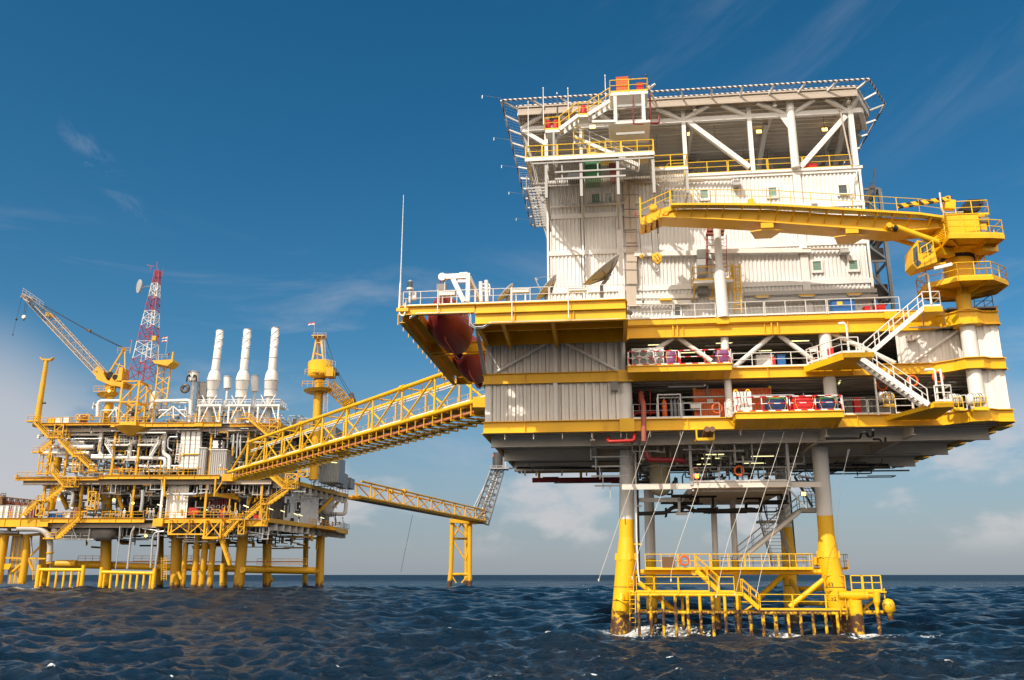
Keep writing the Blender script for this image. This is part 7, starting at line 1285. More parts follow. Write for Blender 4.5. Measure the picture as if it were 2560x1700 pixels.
# railings on the three levels
def KR(a, b, z, v=-.15, mat='yelfar', r=.06): K('guardrail', mat, lambda m: m.rail([(a, v, z), (b, v, z)], r=r, sp=1.9, toe=False, n=4))
for a, b, z in ((-40, -33, 33.2), (-33, -24.8, 33.25), (-24, -17.2, 33.2), (-9.4, -2.3, 33.2), (-.3, 5.4, 32.8), (5.6, 8.8, 32.8), (-42, -34, 22.35), (-25.4, -19.6, 22.8), (-19.4, -13.8, 22.8), (-13.4, -6, 22.8), (-33, -27, 14.6), (-24, -15.8, 14.6), (-13, -6, 14.5), (-5.8, 1.8, 14.5), (-46.5, -40, 14.6)): KR(a, b, z)
for z in (14.5, 22.8): K('guardrail', 'yelfar', lambda m: m.rail([(RE(20), 20, z), (RE(43), 43, z)], r=.06, sp=2, toe=False))
K('guardrail', 'galvd', lambda m: m.rail([(13.5, 33, 14.4), (15.2, 33, 14.4), (15.2, 42, 14.4)], r=.05, sp=1.5)); K('lamp_post', 'galvd', lambda m: m.pipe([Bv('N5', 1700, 1390, 40), Bv('N5', 1700, 1220, 40), Bv('N5', 1675, 1175, 40)], .08))
# stairs in yellow
def KS(k, x0, y0, x1, y1, v=-1.2, w=1.1): 
    p, q = Bv(k, x0, y0, v), Bv(k, x1, y1, v); p, q = (p, q) if p[2] < q[2] else (q, p); K('stair_flight', 'yelfar', lambda m: (m.stair(p, q, (0, 1, 0), w, rr=.06, sd=.42, step=.4),))
for a in (('N1', 405, 625, 150, 350), ('N1', 820, 925, 550, 640), ('N1', 1115, 1155, 880, 920), ('N1', 215, 860, 450, 670), ('N1', 650, 1410, 460, 1200), ('N3', 340, 585, 620, 340), ('N3', 720, 350, 1020, 120), ('N3', 905, 960, 1290, 610), ('N5', 480, 450, 720, 660), ('N5', 440, 920, 790, 680), ('N5', 90, 1150, 350, 930), ('N4', 1530, 940, 1810, 650), ('N2', 1570, 300, 1890, 580), ('N4', 1500, 960, 1650, 1390)): KS(*a)
for k, x0, y0, x1, y1 in (('N1', 50, 350, 250, 350), ('N1', 400, 620, 590, 620), ('N1', 140, 855, 240, 855), ('N1', 800, 925, 900, 925), ('N1', 1060, 1160, 1180, 1160), ('N1', 640, 1420, 830, 1420), ('N3', 610, 340, 740, 340), ('N3', 725, 955, 905, 955), ('N5', 700, 665, 910, 665), ('N5', 340, 920, 440, 920), ('N4', 1660, 650, 1890, 650), ('N1', 840, 880, 1000, 880), ('N2', 1460, 310, 1600, 310)):
    K('stair_landing', 'yelfar', lambda m: (m.bar(Bv(k, x0, y0, -.7), Bv(k, x1, y1, -.7), 1.2, .25), m.rail([Bv(k, x0, y0, -1.3), Bv(k, x1, y1, -1.3)], r=.06, sp=1.0, toe=False, n=4)))
# yellow braced frames carrying the stairs
def lattice(k, x0, x1, y0, y1, v=-.9, r=.09, n_=2, mat='yelfar', name='stair_frame'):
    a, b = Bv(k, x0, y1, v), Bv(k, x1, y1, v); c = Bv(k, x0, y0, v); h = c[2]-a[2]
    def f(m):
        for i in range(n_):
            z0, z1 = a[2]+h*i/n_, a[2]+h*(i+1)/n_
            m.bar((a[0], v, z0), (a[0], v, z1), r*2, r*2); m.bar((b[0], v, z0), (b[0], v, z1), r*2, r*2); m.bar((a[0], v, z1), (b[0], v, z1), r*1.6, r*1.6); m.bar((a[0], v, z0), (b[0], v, z1), r*1.4, r*1.4)
            m.bar((a[0], v+1.3, z0), (a[0], v+1.3, z1), r*2, r*2); m.bar((b[0], v+1.3, z0), (b[0], v+1.3, z1), r*2, r*2); m.bar((b[0], v+1.3, z0), (a[0], v+1.3, z1), r*1.4, r*1.4)
        m.bar(a, b, r*2, r*2); [m.bar((u, v, z), (u, v+1.3, z), r*1.6, r*1.6) for u in (a[0], b[0]) for z in (a[2], a[2]+h)]
    K(name, mat, f)
for a in (('N1', 480, 620, 400, 620), ('N1', 780, 900, 920, 1170), ('N1', 700, 830, 1260, 1420), ('N3', 580, 720, 360, 580), ('N5', 730, 910, 420, 660), ('N5', 350, 430, 900, 1190), ('N5', 945, 1100, 290, 470), ('N2', 1910, 2050, 320, 560), ('N3', 1420, 1540, 190, 480), ('N1', 220, 410, 870, 1200), ('N4', 1795, 1890, 650, 880)): lattice(*a)
lattice('N4', 655, 985, 650, 885, -1.2, .13, 1, name='hanging_frame'); lattice('N4', 985, 1240, 650, 885, -1.2, .13, 1, name='hanging_frame'); lattice('N4', 1235, 1500, 650, 960, -1.6, .15, 1, name='hanging_frame')
K('hanging_frame_floor', 'yelfar', lambda m: m.bar(Bv('N4', 1235, 945, -1.2), Bv('N4', 1500, 945, -1.2), 1.6, .4))
for x0, y0, x1, y1, x2, y2 in ((600, 0, 590, 260, 550, 0), (1435, 0, 1410, 270, 1560, 0)): K('post', 'yelfar', lambda m: (m.bar(Bv('N4', x0, y0-40, -.3), Bv('N4', x1, y1, -.3), .3, .3), m.bar(Bv('N4', x1, y1-40, -.3), Bv('N4', x2, y2, -.3), .2, .2)))
each('landing_block', 'yelfar', PP, B, [lambda m, k=k, x=x, x2=x2, y=y, v=v, d=d, z=z, z2=z2: m.box(Bv(k, x, y, v)[0], Bv(k, x2, y, v)[0], v, d, z, z2) for k, x, x2, y, v, d, z, z2 in (('N2', 1140, 1320, 1250, -.8, 3, 21.5, 22.9), ('N4', 400, 560, 720, -.5, 2, 12.9, 14.4), ('N2', 700, 830, 350, -.3, 2.5, 32.3, 33.0))])
K('white_walkway', 'white', lambda m: (m.bar(Bv('N1', 1380, 740, 1.2), Bv('N1', 1720, 740, 1.2), 1.0, .25), m.rail([Bv('N1', 1380, 730, .7), Bv('N1', 1720, 730, .7)], r=.05, sp=1.2), m.stair(Bv('N1', 1440, 915, .6), Bv('N1', 1320, 710, .6), (0, 1, 0), .9, rr=.05)))
K('white_walkway', 'white', lambda m: (m.bar(Bv('N1', 1870, 740, 1.2), Bv('N1', 2180, 740, 1.2), 1.0, .25), m.rail([Bv('N1', 1870, 730, .7), Bv('N1', 2180, 730, .7)], r=.05, sp=1.2), m.stair(Bv('N1', 2050, 915, .6), Bv('N1', 2190, 690, .6), (0, 1, 0), .9, rr=.05)))
K('manifold_bends', 'galv', lambda m: [m.torus(Bv('N1', x, 630, 2.0), .33, .09, n=14) for x in (1520, 1610, 1760, 1970, 2120, 2200)]); K('cage_ladder', 'white', lambda m: m.ladder(Bv('N2', 400, 1030, .5), Bv('N2', 440, 710, .5), (1, 0, 0), .6, .07, cage=True))
K('truss_frame', 'white', lambda m: (m.bar(Bv('N1', 1370, 290, .6), Bv('N1', 1510, 110, .6), .18, .18), m.bar(Bv('N1', 1510, 110, .6), Bv('N1', 1640, 250, .6), .18, .18), m.bar(Bv('N1', 1510, 110, .6), Bv('N1', 1510, 300, .6), .18, .18), m.bar(Bv('N2', 110, 290, .6), Bv('N2', 350, 100, .6), .2, .2), m.bar(Bv('N2', 350, 100, .6), Bv('N2', 550, 280, .6), .2, .2), m.bar(Bv('N2', 350, 100, .6), Bv('N2', 350, 300, .6), .2, .2)))
# horizontal vessel below the low deck, left
o = thing('process_vessel', (-29, 3, 10.6), 'grey horizontal vessel slung under the low deck between the two left legs', 'vessel', fr=B); mk('shell', 'mgrey', o, lambda m: m.lathe(Bv('N3', 880, 860, 3), Bv('N3', 1650, 870, 3), [(0, .2), (.3, 1.0), (.9, 1.35), (11.6, 1.35), (12.2, 1.0), (12.5, .2)], 20), fr=B); mk('valve_end', 'white', o, lambda m: m.lathe(Bv('N3', 850, 840, 2), Bv('N3', 930, 830, 2), [(0, .3), (.2, .8), (.9, .8), (1.2, .3)], 14), fr=B)
mk('support_frame', 'galv', o, lambda m: (m.bar(Bv('N3', 900, 965, 2), Bv('N3', 1560, 970, 2), 1.5, .2), m.rail([Bv('N3', 900, 960, 1.4), Bv('N3', 1440, 960, 1.4)], r=.06, sp=1.6, toe=False), m.bar(Bv('N3', 1170, 730, 1.3), Bv('N3', 1250, 950, 1.3), .18, .18), m.tube(Bv('N3', 1470, 800, 1.3), Bv('N3', 1440, 1010, 1.3), .16)), fr=B)
o = thing('process_vessel', Bv('N5', 1400, 1100, 38), 'white upright vessel tucked under the far right corner of the far platform', 'vessel', fr=B); p = Bv('N5', 1400, 1100, 38); mk('shell', 'white', o, lambda m: m.lathe(p, (p[0], p[1], p[2]+1), [(0, .3), (.4, 1.3), (1.2, 1.9), (6, 1.9)], 18), fr=B); mk('skirt', 'mgrey', o, lambda m: m.tube((p[0], p[1], 14.5), (p[0], p[1], p[2]+.3), .9), fr=B)
# exhaust stacks
def stack(pts, lab, v=6.0, base_y=1000):
    (xt, yt, rt), (x1, y1, r1), (x2, y2, r2), (xb, yb, rb_) = pts; sc_ = .2551*178/2173
    T_, A1, A2, Bb = [Vector(Bv('L2', x, y, v)) for x, y in ((xt, yt), (x1, y1), (x2, y2), (xb, yb))]
    ax = (T_-Bb); o = thing('exhaust_stack', Bb, lab, 'exhaust stack', 'three tall white exhaust stacks', fr=B); cx_ = Bb.x+ (T_.x-Bb.x)*.0
    h1, h2, ht = A2.z-Bb.z, A1.z-Bb.z, T_.z-Bb.z
    mk('drum', 'white', o, lambda m: m.lathe(Bb, T_, [(0, rb_*sc_), (h1*.45, rb_*sc_), (h1*.46, rb_*sc_*1.02), (h1, r2*sc_), (h1+.1, r2*sc_*1.05), (h1+.3, r2*sc_*1.03), ((h1+h2)/2+.4, r1*sc_*1.45), (h2, r1*sc_*1.06)], 24), fr=B)
    mk('chimney', 'white', o, lambda m: m.lathe(Bb.lerp(T_, h2/ht), T_, [(0, r1*sc_*1.0), (ht-h2-.02, rt*sc_), (ht-h2, rt*sc_*.85)], 22), fr=B)
    each('flange', 'galv', o, B, [lambda m, t_=t_, r=r: m.tube(Bb.lerp(T_, t_), Bb.lerp(T_, t_+.008), r*sc_*1.08, n=22) for t_, r in ((h1/ht, r2), (h1*.45/ht, rb_), (h2/ht, r1), (h2/ht+(1-h2/ht)*.28, r1), (h2/ht+(1-h2/ht)*.52, rt), (h2/ht+(1-h2/ht)*.75, rt), (.99, rt))])
    def strake(m, ph):
        s0, s1 = Bb.lerp(T_, h2/ht+(1-h2/ht)*.52), Bb.lerp(T_, .985); d = (s1-s0); L_ = d.length; d.normalize(); e1 = d.orthogonal().normalized(); e2 = d.cross(e1)
        pts = [s0+d*(L_*i/24)+(e1*math.cos(ph+i/24*5.2)+e2*math.sin(ph+i/24*5.2))*(rt*sc_*1.06) for i in range(25)]; m.pipe(pts, .08, n=4, bend=.01)
    for ph in (0, 2.09, 4.19): mk('helical_strake', 'white', o, lambda m: strake(m, ph), fr=B)
    lk, lx0, lx1 = (xb, xb-150 if True else 0, xb+70)
    pz = Bv('L2', xb, 915, v-2.5); mk('platform', 'white', o, lambda m: (m.box(pz[0]-2.8, pz[0]+2.2, v-3, v+1.5, pz[2]-.25, pz[2]), m.rail([(pz[0]-2.8, v+1, pz[2]), (pz[0]-2.8, v-3, pz[2]), (pz[0]+2.2, v-3, pz[2]), (pz[0]+2.2, v+1, pz[2])], r=.07, sp=1.2)), fr=B)
    mk('platform_leg', 'white', o, lambda m: (m.bar((pz[0]-2.3, v-2.8, 33.2), (pz[0]-2.3, v-2.8, pz[2]-.2), .3, .3), m.bar((pz[0]+1.9, v-2.8, 33.2), (pz[0]+1.9, v-2.8, pz[2]-.2), .3, .3), m.bar((pz[0]-2.1, v-2.8, 33.3), (pz[0]-.6, v-2.8, pz[2]-.3), .2, .2), m.bar((pz[0]+1.8, v-2.8, 33.3), (pz[0]+.5, v-2.8, pz[2]-.3), .2, .2)), fr=B)
    mk('turbine_duct', 'galv', o, lambda m: m.tube((Bb.x-.3, v, 33.2), (Bb.x-.1, v, Bb.z+.05), 1.0, .8, n=16), fr=B); mk('base_frame', 'white', o, lambda m: [m.bar((Bb.x+s_*.2, v-1.3, pz[2]), (Bb.x+s_*1.5, v-1.3, Bb.z+.2), .16, .16) for s_ in (-1, 1)], fr=B)
stack(((435, 178, 36), (393, 575, 39), (378, 680, 64), (350, 838, 50)), 'leftmost of the three tall white exhaust stacks')
stack(((703, 170, 37), (660, 575, 39), (650, 680, 66), (637, 840, 56)), 'middle one of the three tall white exhaust stacks')
stack(((976, 155, 37), (940, 570, 40), (927, 680, 66), (922, 832, 60)), 'rightmost and tallest-looking of the three white exhaust stacks, nearest the slim crane')
def vent(x, yt, yb, r, v, lab, name='vent_stack'):
    a, b = Bv('L2', x, yb, v), Bv('L2', x, yt, v); s_ = .2551*(178+v)/2173; o = thing(name, a, lab, 'vent stack', fr=B); a = v3(a, z=a[2]); mk('pipe', 'white', o, lambda m: m.tube(a, b, r*s_, n=18), fr=B); mk('rim', 'galv', o, lambda m: m.tube(b, (b[0], b[1], b[2]+.2), r*s_*1.08, n=18), fr=B); mk('base', 'whitefar', o, lambda m: m.tube((a[0], a[1], 33.2), a, r*s_*.35, n=10), fr=B); return o, a, b
vent(505, 640, 750, 36, 14, 'short white vent between the left and middle tall stacks'); vent(772, 632, 780, 36, 14, 'short white vent between the middle and right tall stacks')
o, a, b = vent(172, 595, 680, 50, 8, 'short fat white vent with two bent side pipes, left of the tall stacks')
for s_ in (-1, 1): mk('bent_pipe', 'black', o, lambda m: m.pipe([(a[0]+s_*.3, a[1]-.9, a[2]+.6), (a[0]+s_*.45, a[1]-1.1, a[2]+1.2), (a[0]+s_*.95, a[1]-1.1, a[2]+.9), (a[0]+s_*1.0, a[1]-1.1, a[2]-.3)], .16, n=7), fr=B)
o = thing('gas_module', (-3, 12, 33.3), 'dark machinery module behind the fat vent, left of the tall stacks', 'module', fr=B); a = Bv('L2', 225, 800, 12); b = Bv('L2', 305, 690, 12); mk('casing', 'mgrey', o, lambda m: m.box(a[0]-.6, b[0], 12, 18, 33.3, b[2]), fr=B); mk('roof_rib', 'mgrey', o, lambda m: [m.box(a[0]-.6+i*.5, a[0]-.5+i*.5, 11.9, 18, b[2], b[2]+.2) for i in range(5)], fr=B); mk('end_duct', 'mgrey', o, lambda m: m.torus(Bv('L2', 90, 750, 11), .7, .4, n=18, m=8), fr=B)
o = thing('deck_tank', Bv('L1', 1440, 1400, 4), 'white tank between the yellow mast support and the yellow bracket tower', 'tank', fr=B); p = Bv('L1', 1440, 1430, 4); mk('shell', 'white', o, lambda m: m.lathe(p, (p[0], p[1], p[2]+1), [(0, .9), (3.2, .9), (3.7, .5), (3.8, .1)], 16), fr=B); mk('leg', 'galv', o, lambda m: m.tube((p[0], p[1], 33.3), p, .5), fr=B)
# small boxes on the top deck, left
for x0, x1, y0, y1, mat, lab in ((370, 500, 310, 360, 'yelfar', 'low yellow unit at the left end of the top deck'), (510, 620, 300, 345, 'whitefar', 'pale box next to the low yellow unit on the top deck'), (640, 740, 285, 340, 'whitefar', 'white box in the middle of the left part of the top deck'), (860, 920, 245, 315, 'whitefar', 'white box inside the yellow frame on the top deck, left'), (925, 985, 245, 315, 'redrust', 'brown-red box inside the yellow frame on the top deck'), (1290, 1310, 210, 260, 'yelfar', 'small yellow unit below the large white pipe bend on the top deck')):
    a = Bv('N1', x0, y1, 1.0); b = Bv('N1', x1, y0, 1.0); o = thing('deck_box', (a[0], 1, 33.3), lab, 'box', 'boxes on the far top deck', fr=B); mk('body', mat, o, lambda m: m.box(a[0], b[0], 1, 2.5, 33.35, b[2]), fr=B); mk('lid', mat, o, lambda m: m.box(a[0]-.05, b[0]+.05, .95, 2.55, b[2], b[2]+.1), fr=B)
lattice('N1', 845, 1060, 240, 320, .6, .1, 1, name='rail_frame')
# blue drums, containers, workers
for i in range(7):
    p = Bv('N3', 800+i*32, 575, .9); o = thing('drum', v3(p, z=14.55), 'blue drum, one of a row of alike drums on the low deck, left', 'drum', 'row of blue drums on the low deck', fr=B); mk('barrel', 'blue', o, lambda m: m.tube(v3(p, z=14.58), v3(p, z=15.5), .2, n=12), fr=B); mk('hoop', 'blue', o, lambda m: m.tube(v3(p, z=15.0), v3(p, z=15.08), .22, n=12), fr=B)
def person(p, fr, lab, top, legs, face=1, arm=.4):
    """one continuous skinned figure, standing at the rail"""
    o = thing('person', p, lab, 'person', 'workers on the far platform', fr=fr); b = fr.w(p)
    V_ = [(0, 0, .95), (0, 0, 1.2), (0, -.02, 1.42), (0, -.03, 1.55), (0, -.05, 1.68), (-.2, 0, 1.42), (-.3, -.12, 1.15), (-.22, -.32, 1.02), (.2, 0, 1.42), (.3, -.05, 1.15), (.3*face, -.28, .95), (-.1, 0, .9), (-.13, -.03, .5), (-.13, .03, .08), (-.13, -.12, .03), (.1, 0, .9), (.14, .0, .5), (.15, .06, .08), (.15, -.1, .03)]
    E_ = [(0, 1), (1, 2), (2, 3), (3, 4), (2, 5), (5, 6), (6, 7), (2, 8), (8, 9), (9, 10), (0, 11), (11, 12), (12, 13), (13, 14), (0, 15), (15, 16), (16, 17), (17, 18)]
    Rr = [.17, .17, .18, .07, .12, .08, .06, .05, .08, .06, .05, .11, .08, .06, .05, .11, .08, .06, .05]
    me = bpy.data.meshes.new('body'); me.from_pydata([Vector(v) for v in V_], E_, []); ob = bpy.data.objects.new('body', me); col.objects.link(ob)
    sk = ob.modifiers.new('skin', 'SKIN'); me.skin_vertices[0].data[0].use_root = True
    for i, r in enumerate(Rr): me.skin_vertices[0].data[i].radius = (r, r)
    ob.modifiers.new('sub', 'SUBSURF').levels = 1; me.materials.append(M[top]); ob.parent = o
    mb = MB(fr); mb.lathe((p[0], p[1]-.04, p[2]+1.74), (p[0], p[1]-.04, p[2]+2), [(0, .17), (.03, .15), (.12, .1), (.15, .03)], 12); mb.build('helmet', M['white'], o)
person(v3(Bv('N3', 2025, 585, .8), z=14.55), B, 'worker in a white top leaning by the yellow column on the low deck', 'white', 'blue'); person(v3(Bv('N4', 345, 605, .8), z=14.55), B, 'worker in white at the left of a pair by the pale corner post', 'white', 'white', -1); person(v3(Bv('N4', 405, 605, 1.0), z=14.55), B, 'worker in grey at the right of a pair by the pale corner post', 'grey', 'white')
person(v3(Bv('N4', 1755, 630, .8), z=14.5), B, 'worker in white at the foot of the yellow stairs near the right end', 'white', 'white')
for k, x, y, v, lab in (('N3', 1855, 325, 3, 'lit lamp glowing beside the thick yellow column, low level'), ('N3', 2170, 378, 1.5, 'small lit lamp on a yellow bracket right of the thick yellow column'), ('N3', 958, 318, 3, 'small lit lamp left, behind the raking yellow legs'), ('N4', 292, 910, 4, 'lit lamp hanging under the low deck'), ('L1', 1015, 1258, -2, 'lit lamp on the pedestal of the left lattice crane')):
    p = Bv(k, x, y, v); o = thing('work_light', p, lab, 'lamp', fr=B); mk('lens', 'flood', o, lambda m: m.lathe((p[0], p[1]-.1, p[2]), (p[0], p[1]+.4, p[2]), [(0, .22), (.15, .27), (.3, .15)], 12), fr=B); mk('arm', 'yelfar', o, lambda m: m.tube((p[0], p[1]+.2, p[2]), (p[0], p[1]+.3, p[2]+1.0), .05), fr=B)
for k, x, y, x2, y2, v in (('N4', 480, 400, 560, 425, 0), ('N4', 1885, 412, 1970, 447, -1), ('N4', 1260, 460, 1295, 495, 3), ('N5', 470, 985, 540, 1010, 0), ('N5', 665, 1020, 745, 1050, 10), ('N5', 880, 1068, 945, 1095, 14), ('N5', 960, 1085, 1020, 1110, 16), ('N5', 1315, 1130, 1375, 1150, 30), ('N4', 890, 418, 935, 428, 5)): K('tube_lamp', 'tubel', lambda m: m.bar(Bv(k, x, y, v), Bv(k, x2, y2, v), .16, .16))
each('fire_equipment', 'red', PP, B, [lambda m, k=k, x=x, x2=x2, y=y, y2=y2: m.box(Bv(k, x, y, 2)[0], Bv(k, x2, y, 2)[0], 2, 2.8, Bv(k, x, y, 2)[2], Bv(k, x, y2, 2)[2]) for k, x, x2, y, y2 in (('N4', 985, 1140, 560, 450), ('N4', 1500, 1540, 600, 480), ('N5', 215, 320, 1190, 1090), ('N1', 1800, 1850, 1160, 1090), ('N1', 1510, 1540, 1150, 1095))]); K('red_pipes', 'redd', lambda m: [m.tube(Bv('N4', 1350+i*38, 590, 5), Bv('N4', 1350+i*38, 310, 5), .13, n=6) for i in range(9)]); K('valve_rack', 'white', lambda m: [m.torus(Bv('N4', 1380+i*90, 440+70*j, 4.6), .35, .08, n=12) for i in range(4) for j in range(2)])
# ---------------- lattice crane, left
def lat3(m, P, Q, w0, w1, r, n_, fr=None):
    """four-chord lattice from P to Q; w0/w1 half widths"""
    P, Q = Vector(P), Vector(Q); d = (Q-P).normalized(); a = Vector((0, 1, 0)); a = (a-d*a.dot(d)).normalized(); b = d.cross(a); C4 = ((1, 1), (1, -1), (-1, -1), (-1, 1)); pr = None
    for i in range(n_+1):
        c = P.lerp(Q, i/n_); w_ = w0+(w1-w0)*i/n_; pts = [c+a*(w_*s)+b*(w_*t) for s, t in C4]
        for k in range(4): m.tube(pts[k], pts[(k+1) % 4], r*.6, n=4, caps=False)
        if pr:
            for k in range(4): m.tube(pr[k], pts[k], r, n=5, caps=False); m.tube(pr[k], pts[(k+1) % 4] if i % 2 else pts[(k-1) % 4], r*.6, n=4, caps=False)
        pr = pts
vc = 3.0; LV = lambda x, y, v=vc: Bv('L1', x, y, v)
o = thing('lattice_crane', LV(1015, 1480), 'yellow crane with a long lattice boom raised to the upper left', 'crane', fr=B); X_ = lambda name, mat, fn, par=None: mk(name, mat, par or o, fn, fr=B)
X_('pedestal', 'yelfar', lambda m: (m.tube(v3(LV(1018, 1340), z=33.2), LV(1030, 1310), .8, n=18), m.tube(LV(1030, 1310), LV(1034, 1215), 1.0, n=18), m.tube(LV(1034, 1215), LV(1034, 1200), 1.15, n=18)))
X_('service_platform', 'yelfar', lambda m: (m.tube(LV(1005, 1312), LV(1005, 1285), 1.6, 2.2, n=8), m.rail([(LV(905, 1285)[0], vc-1.5, LV(0, 1285)[2]), (LV(1095, 1285)[0], vc-1.5, LV(0, 1285)[2])], r=.06, sp=1)))
X_('turntable', 'yelfar', lambda m: m.prism([LV(892, 1115, vc-1.6), LV(900, 1150, vc-1.6), LV(1030, 1205, vc-1.6), LV(1140, 1222, vc-1.6), LV(1165, 1180, vc-1.6), LV(1000, 1160, vc-1.6), LV(960, 1090, vc-1.6)], (0, 3.2, 0)))
X_('winch_house', 'yelfar', lambda m: (m.box(LV(1128, 1180)[0], LV(1165, 1180)[0], vc-1.5, vc+1.5, LV(0, 1185)[2], LV(0, 1065)[2]), m.box(LV(1050, 1180)[0], LV(1120, 1180)[0], vc-1.2, vc+1.2, LV(0, 1185)[2], LV(0, 1120)[2]))); X_('winch', 'dgrey', lambda m: (m.tube(LV(1030, 1110, vc-1.4), LV(1030, 1110, vc+1.4), .7, n=16), m.tube(LV(1075, 1130, vc-1.4), LV(1075, 1130, vc+1.4), .55, n=16)))
X_('a_frame', 'yelfar', lambda m: [(m.bar(LV(1010, 1105, vc+s), LV(1155, 870, vc+s*.6), .3, .3), m.bar(LV(1060, 1150, vc+s), LV(1120, 1000, vc+s), .22, .22), m.bar(LV(1168, 1080, vc+s), LV(1165, 865, vc+s*.6), .2, .2), m.bar(LV(1060, 1000, vc+s), LV(1170, 1035, vc+s), .15, .15)) for s in (-1, 1)]); X_('frame_head', 'yelfar', lambda m: (m.bar(LV(1158, 865, vc-1), LV(1158, 865, vc+1), .4, .5), m.rail([LV(1095, 905, vc-1), LV(1210, 905, vc-1)], r=.05, sp=1, toe=False)))
X_('boom', 'tan', lambda m: lat3(m, LV(960, 1115), LV(455, 575), .9, 1.0, .10, 16)); X_('boom', 'mgrey', lambda m: lat3(m, LV(455, 575), LV(250, 395), 1.0, .45, .10, 8)); X_('boom_head', 'tan', lambda m: (lat3(m, LV(300, 420), LV(210, 370), .5, .35, .12, 3), m.tube(LV(215, 375, vc-.6), LV(215, 375, vc+.6), .45, n=12), m.rail([LV(210, 345, vc-.6), LV(400, 480, vc-.6)], r=.04, sp=1, toe=False))); X_('boom_foot', 'yelfar', lambda m: m.bar(LV(965, 1125), LV(905, 1065), 1.9, 1.7)); X_('boom_walkway', 'tan', lambda m: (m.bar(LV(900, 1075, vc-1.1), LV(330, 470, vc-1.1), .4, .12), m.bar(LV(760, 850), LV(800, 880), 1.4, .1))); X_('boom_sheave_block', 'yelfar', lambda m: m.bar(LV(440, 550), LV(490, 560), 1.5, .8))
X_('pendant_rope', 'dgrey', lambda m: [m.tube(LV(375+i*20, 440+i*18), LV(820, 690+i*4, vc-.3), .05, n=4) for i in range(2)]+[m.tube(LV(825, 690+i*14, vc+i*.3), LV(1155, 858+i*5, vc+i*.3), .06, n=4) for i in range(2)]); X_('bridle_block', 'brown', lambda m: m.bar(LV(805, 690), LV(845, 700), .5, .5)); X_('hoist_wire', 'dgrey', lambda m: (m.tube(LV(205, 385), LV(155, 580), .04, n=4), m.tube(LV(240, 400), LV(222, 550), .05, n=4), m.tube(LV(258, 415), LV(235, 550), .04, n=4), m.tube(LV(152, 600), LV(118, 735), .04, n=4)))
h = thing('hook_block', LV(225, 600), 'round cream hook block hanging from the lattice boom tip', 'hook block', fr=B); mk('block', 'whitefar', h, lambda m: m.lathe(v3(LV(225, 570), v=vc-.25), v3(LV(225, 570), v=vc+.25), [(0, .35), (.1, .45), (.4, .45), (.5, .35)], 16), fr=B); mk('hook', 'dgrey', h, lambda m: m.tube(LV(225, 585), LV(220, 605), .12), fr=B)
h = thing('headache_ball', LV(152, 600), 'small dark ball on the outer wire of the lattice boom', 'hook', fr=B); mk('ball', 'dgrey', h, lambda m: m.lathe(LV(153, 603), LV(153, 580), [(0, .05), (.2, .22), (.45, .22), (.6, .05)], 12), fr=B); mk('weight', 'dgrey', h, lambda m: m.tube(LV(119, 742), LV(120, 728), .12), fr=B)
# ---------------- telecom tower on yellow support
o = thing('telecom_tower', LV(1290, 1500), 'tall red and white lattice mast standing in a yellow braced base frame', 'lattice mast', fr=B)
X_('base_frame', 'yelfar', lambda m: (lambda a, b, zt_, zb_: [m.bar((u, v, zb_), (u, v, zt_), .34, .34) for u in (a, b) for v in (0, 3.6)]+[m.bar((u0_, v0_, z_), (u1_, v1_, z_), .28, .28) for z_ in (zb_, (zb_+zt_)/2, zt_) for u0_, v0_, u1_, v1_ in ((a, 0, b, 0), (a, 3.6, b, 3.6), (a, 0, a, 3.6), (b, 0, b, 3.6))]+[m.bar((a, v, zb_), (b, v, (zb_+zt_)/2), .2, .2) for v in (0, 3.6)]+[m.bar((a, v, (zb_+zt_)/2), (b, v, zt_), .2, .2) for v in (0, 3.6)])(LV(1130, 1300, 0)[0], LV(1290, 1300, 0)[0], LV(0, 1178, 0)[2], 33.2))
X_('base_frame', 'yelfar', lambda m: (m.bar(LV(1300, 1180, 3.5), LV(1415, 1215, 3.5), .3, .3), m.bar(LV(1415, 1210, 3.5), LV(1390, 1510, 3.5), .3, .3), m.bar(LV(1300, 1340, 3.5), LV(1400, 1250, 3.5), .22, .22), m.bar(LV(1290, 1480, 3.5), LV(1400, 1370, 3.5), .22, .22), m.bar(LV(1290, 1380, 3.5), LV(1400, 1380, 3.5), .22, .22)))
X_('base_block', 'yelfar', lambda m: (m.box(LV(1122, 1500, -.8)[0], LV(1275, 1500, -.8)[0], -.8, 2.5, 32.3, 33.3), m.lathe((LV(1200, 1500, 1)[0]+1, 1.2, 30.8), (LV(1200, 1500, 1)[0]+1, 1.2, 32.4), [(0, .9), (.6, 2.0), (1.6, 3.4)], 16)))
def tower(m, bd):
    n_ = 14; bz_, tz_ = LV(0, 1178)[2], LV(0, 140)[2]; cb_, ct = LV(1308, 1178)[0], LV(1438, 140)[0]
    pr = None
    for i in range(n_+1):
        t_ = (i/n_)**.85; z_ = bz_+(tz_-bz_)*t_; c_ = cb_+(LV(1440, 250)[0]-cb_)*min(1, t_*1.0); h_ = 2.2*(1-t_)+.42*t_; pts = [(c_+s*h_, 4.0+q*h_, z_) for s, q in ((-1, -1), (1, -1), (1, 1), (-1, 1))]
        band = min(6, int((i-.5)/n_*7))
        if pr and band == bd:
            for k in range(4): m.tube(pr[k], pts[k], .09, n=5, caps=False); m.tube(pr[k], pts[(k+1) % 4], .06, n=4, caps=False); m.tube(pr[(k+1) % 4], pts[k], .06, n=4, caps=False); m.tube(pts[k], pts[(k+1) % 4], .06, n=4, caps=False)
            m.tube(((pr[0][0]+pr[1][0])/2, 4, pr[0][2]), ((pts[0][0]+pts[1][0])/2, 4, pts[0][2]), .16, n=5, caps=False)
        pr = pts
for bd in range(7): X_('mast_section', 'white' if bd % 2 else 'magenta', lambda m: tower(m, bd))
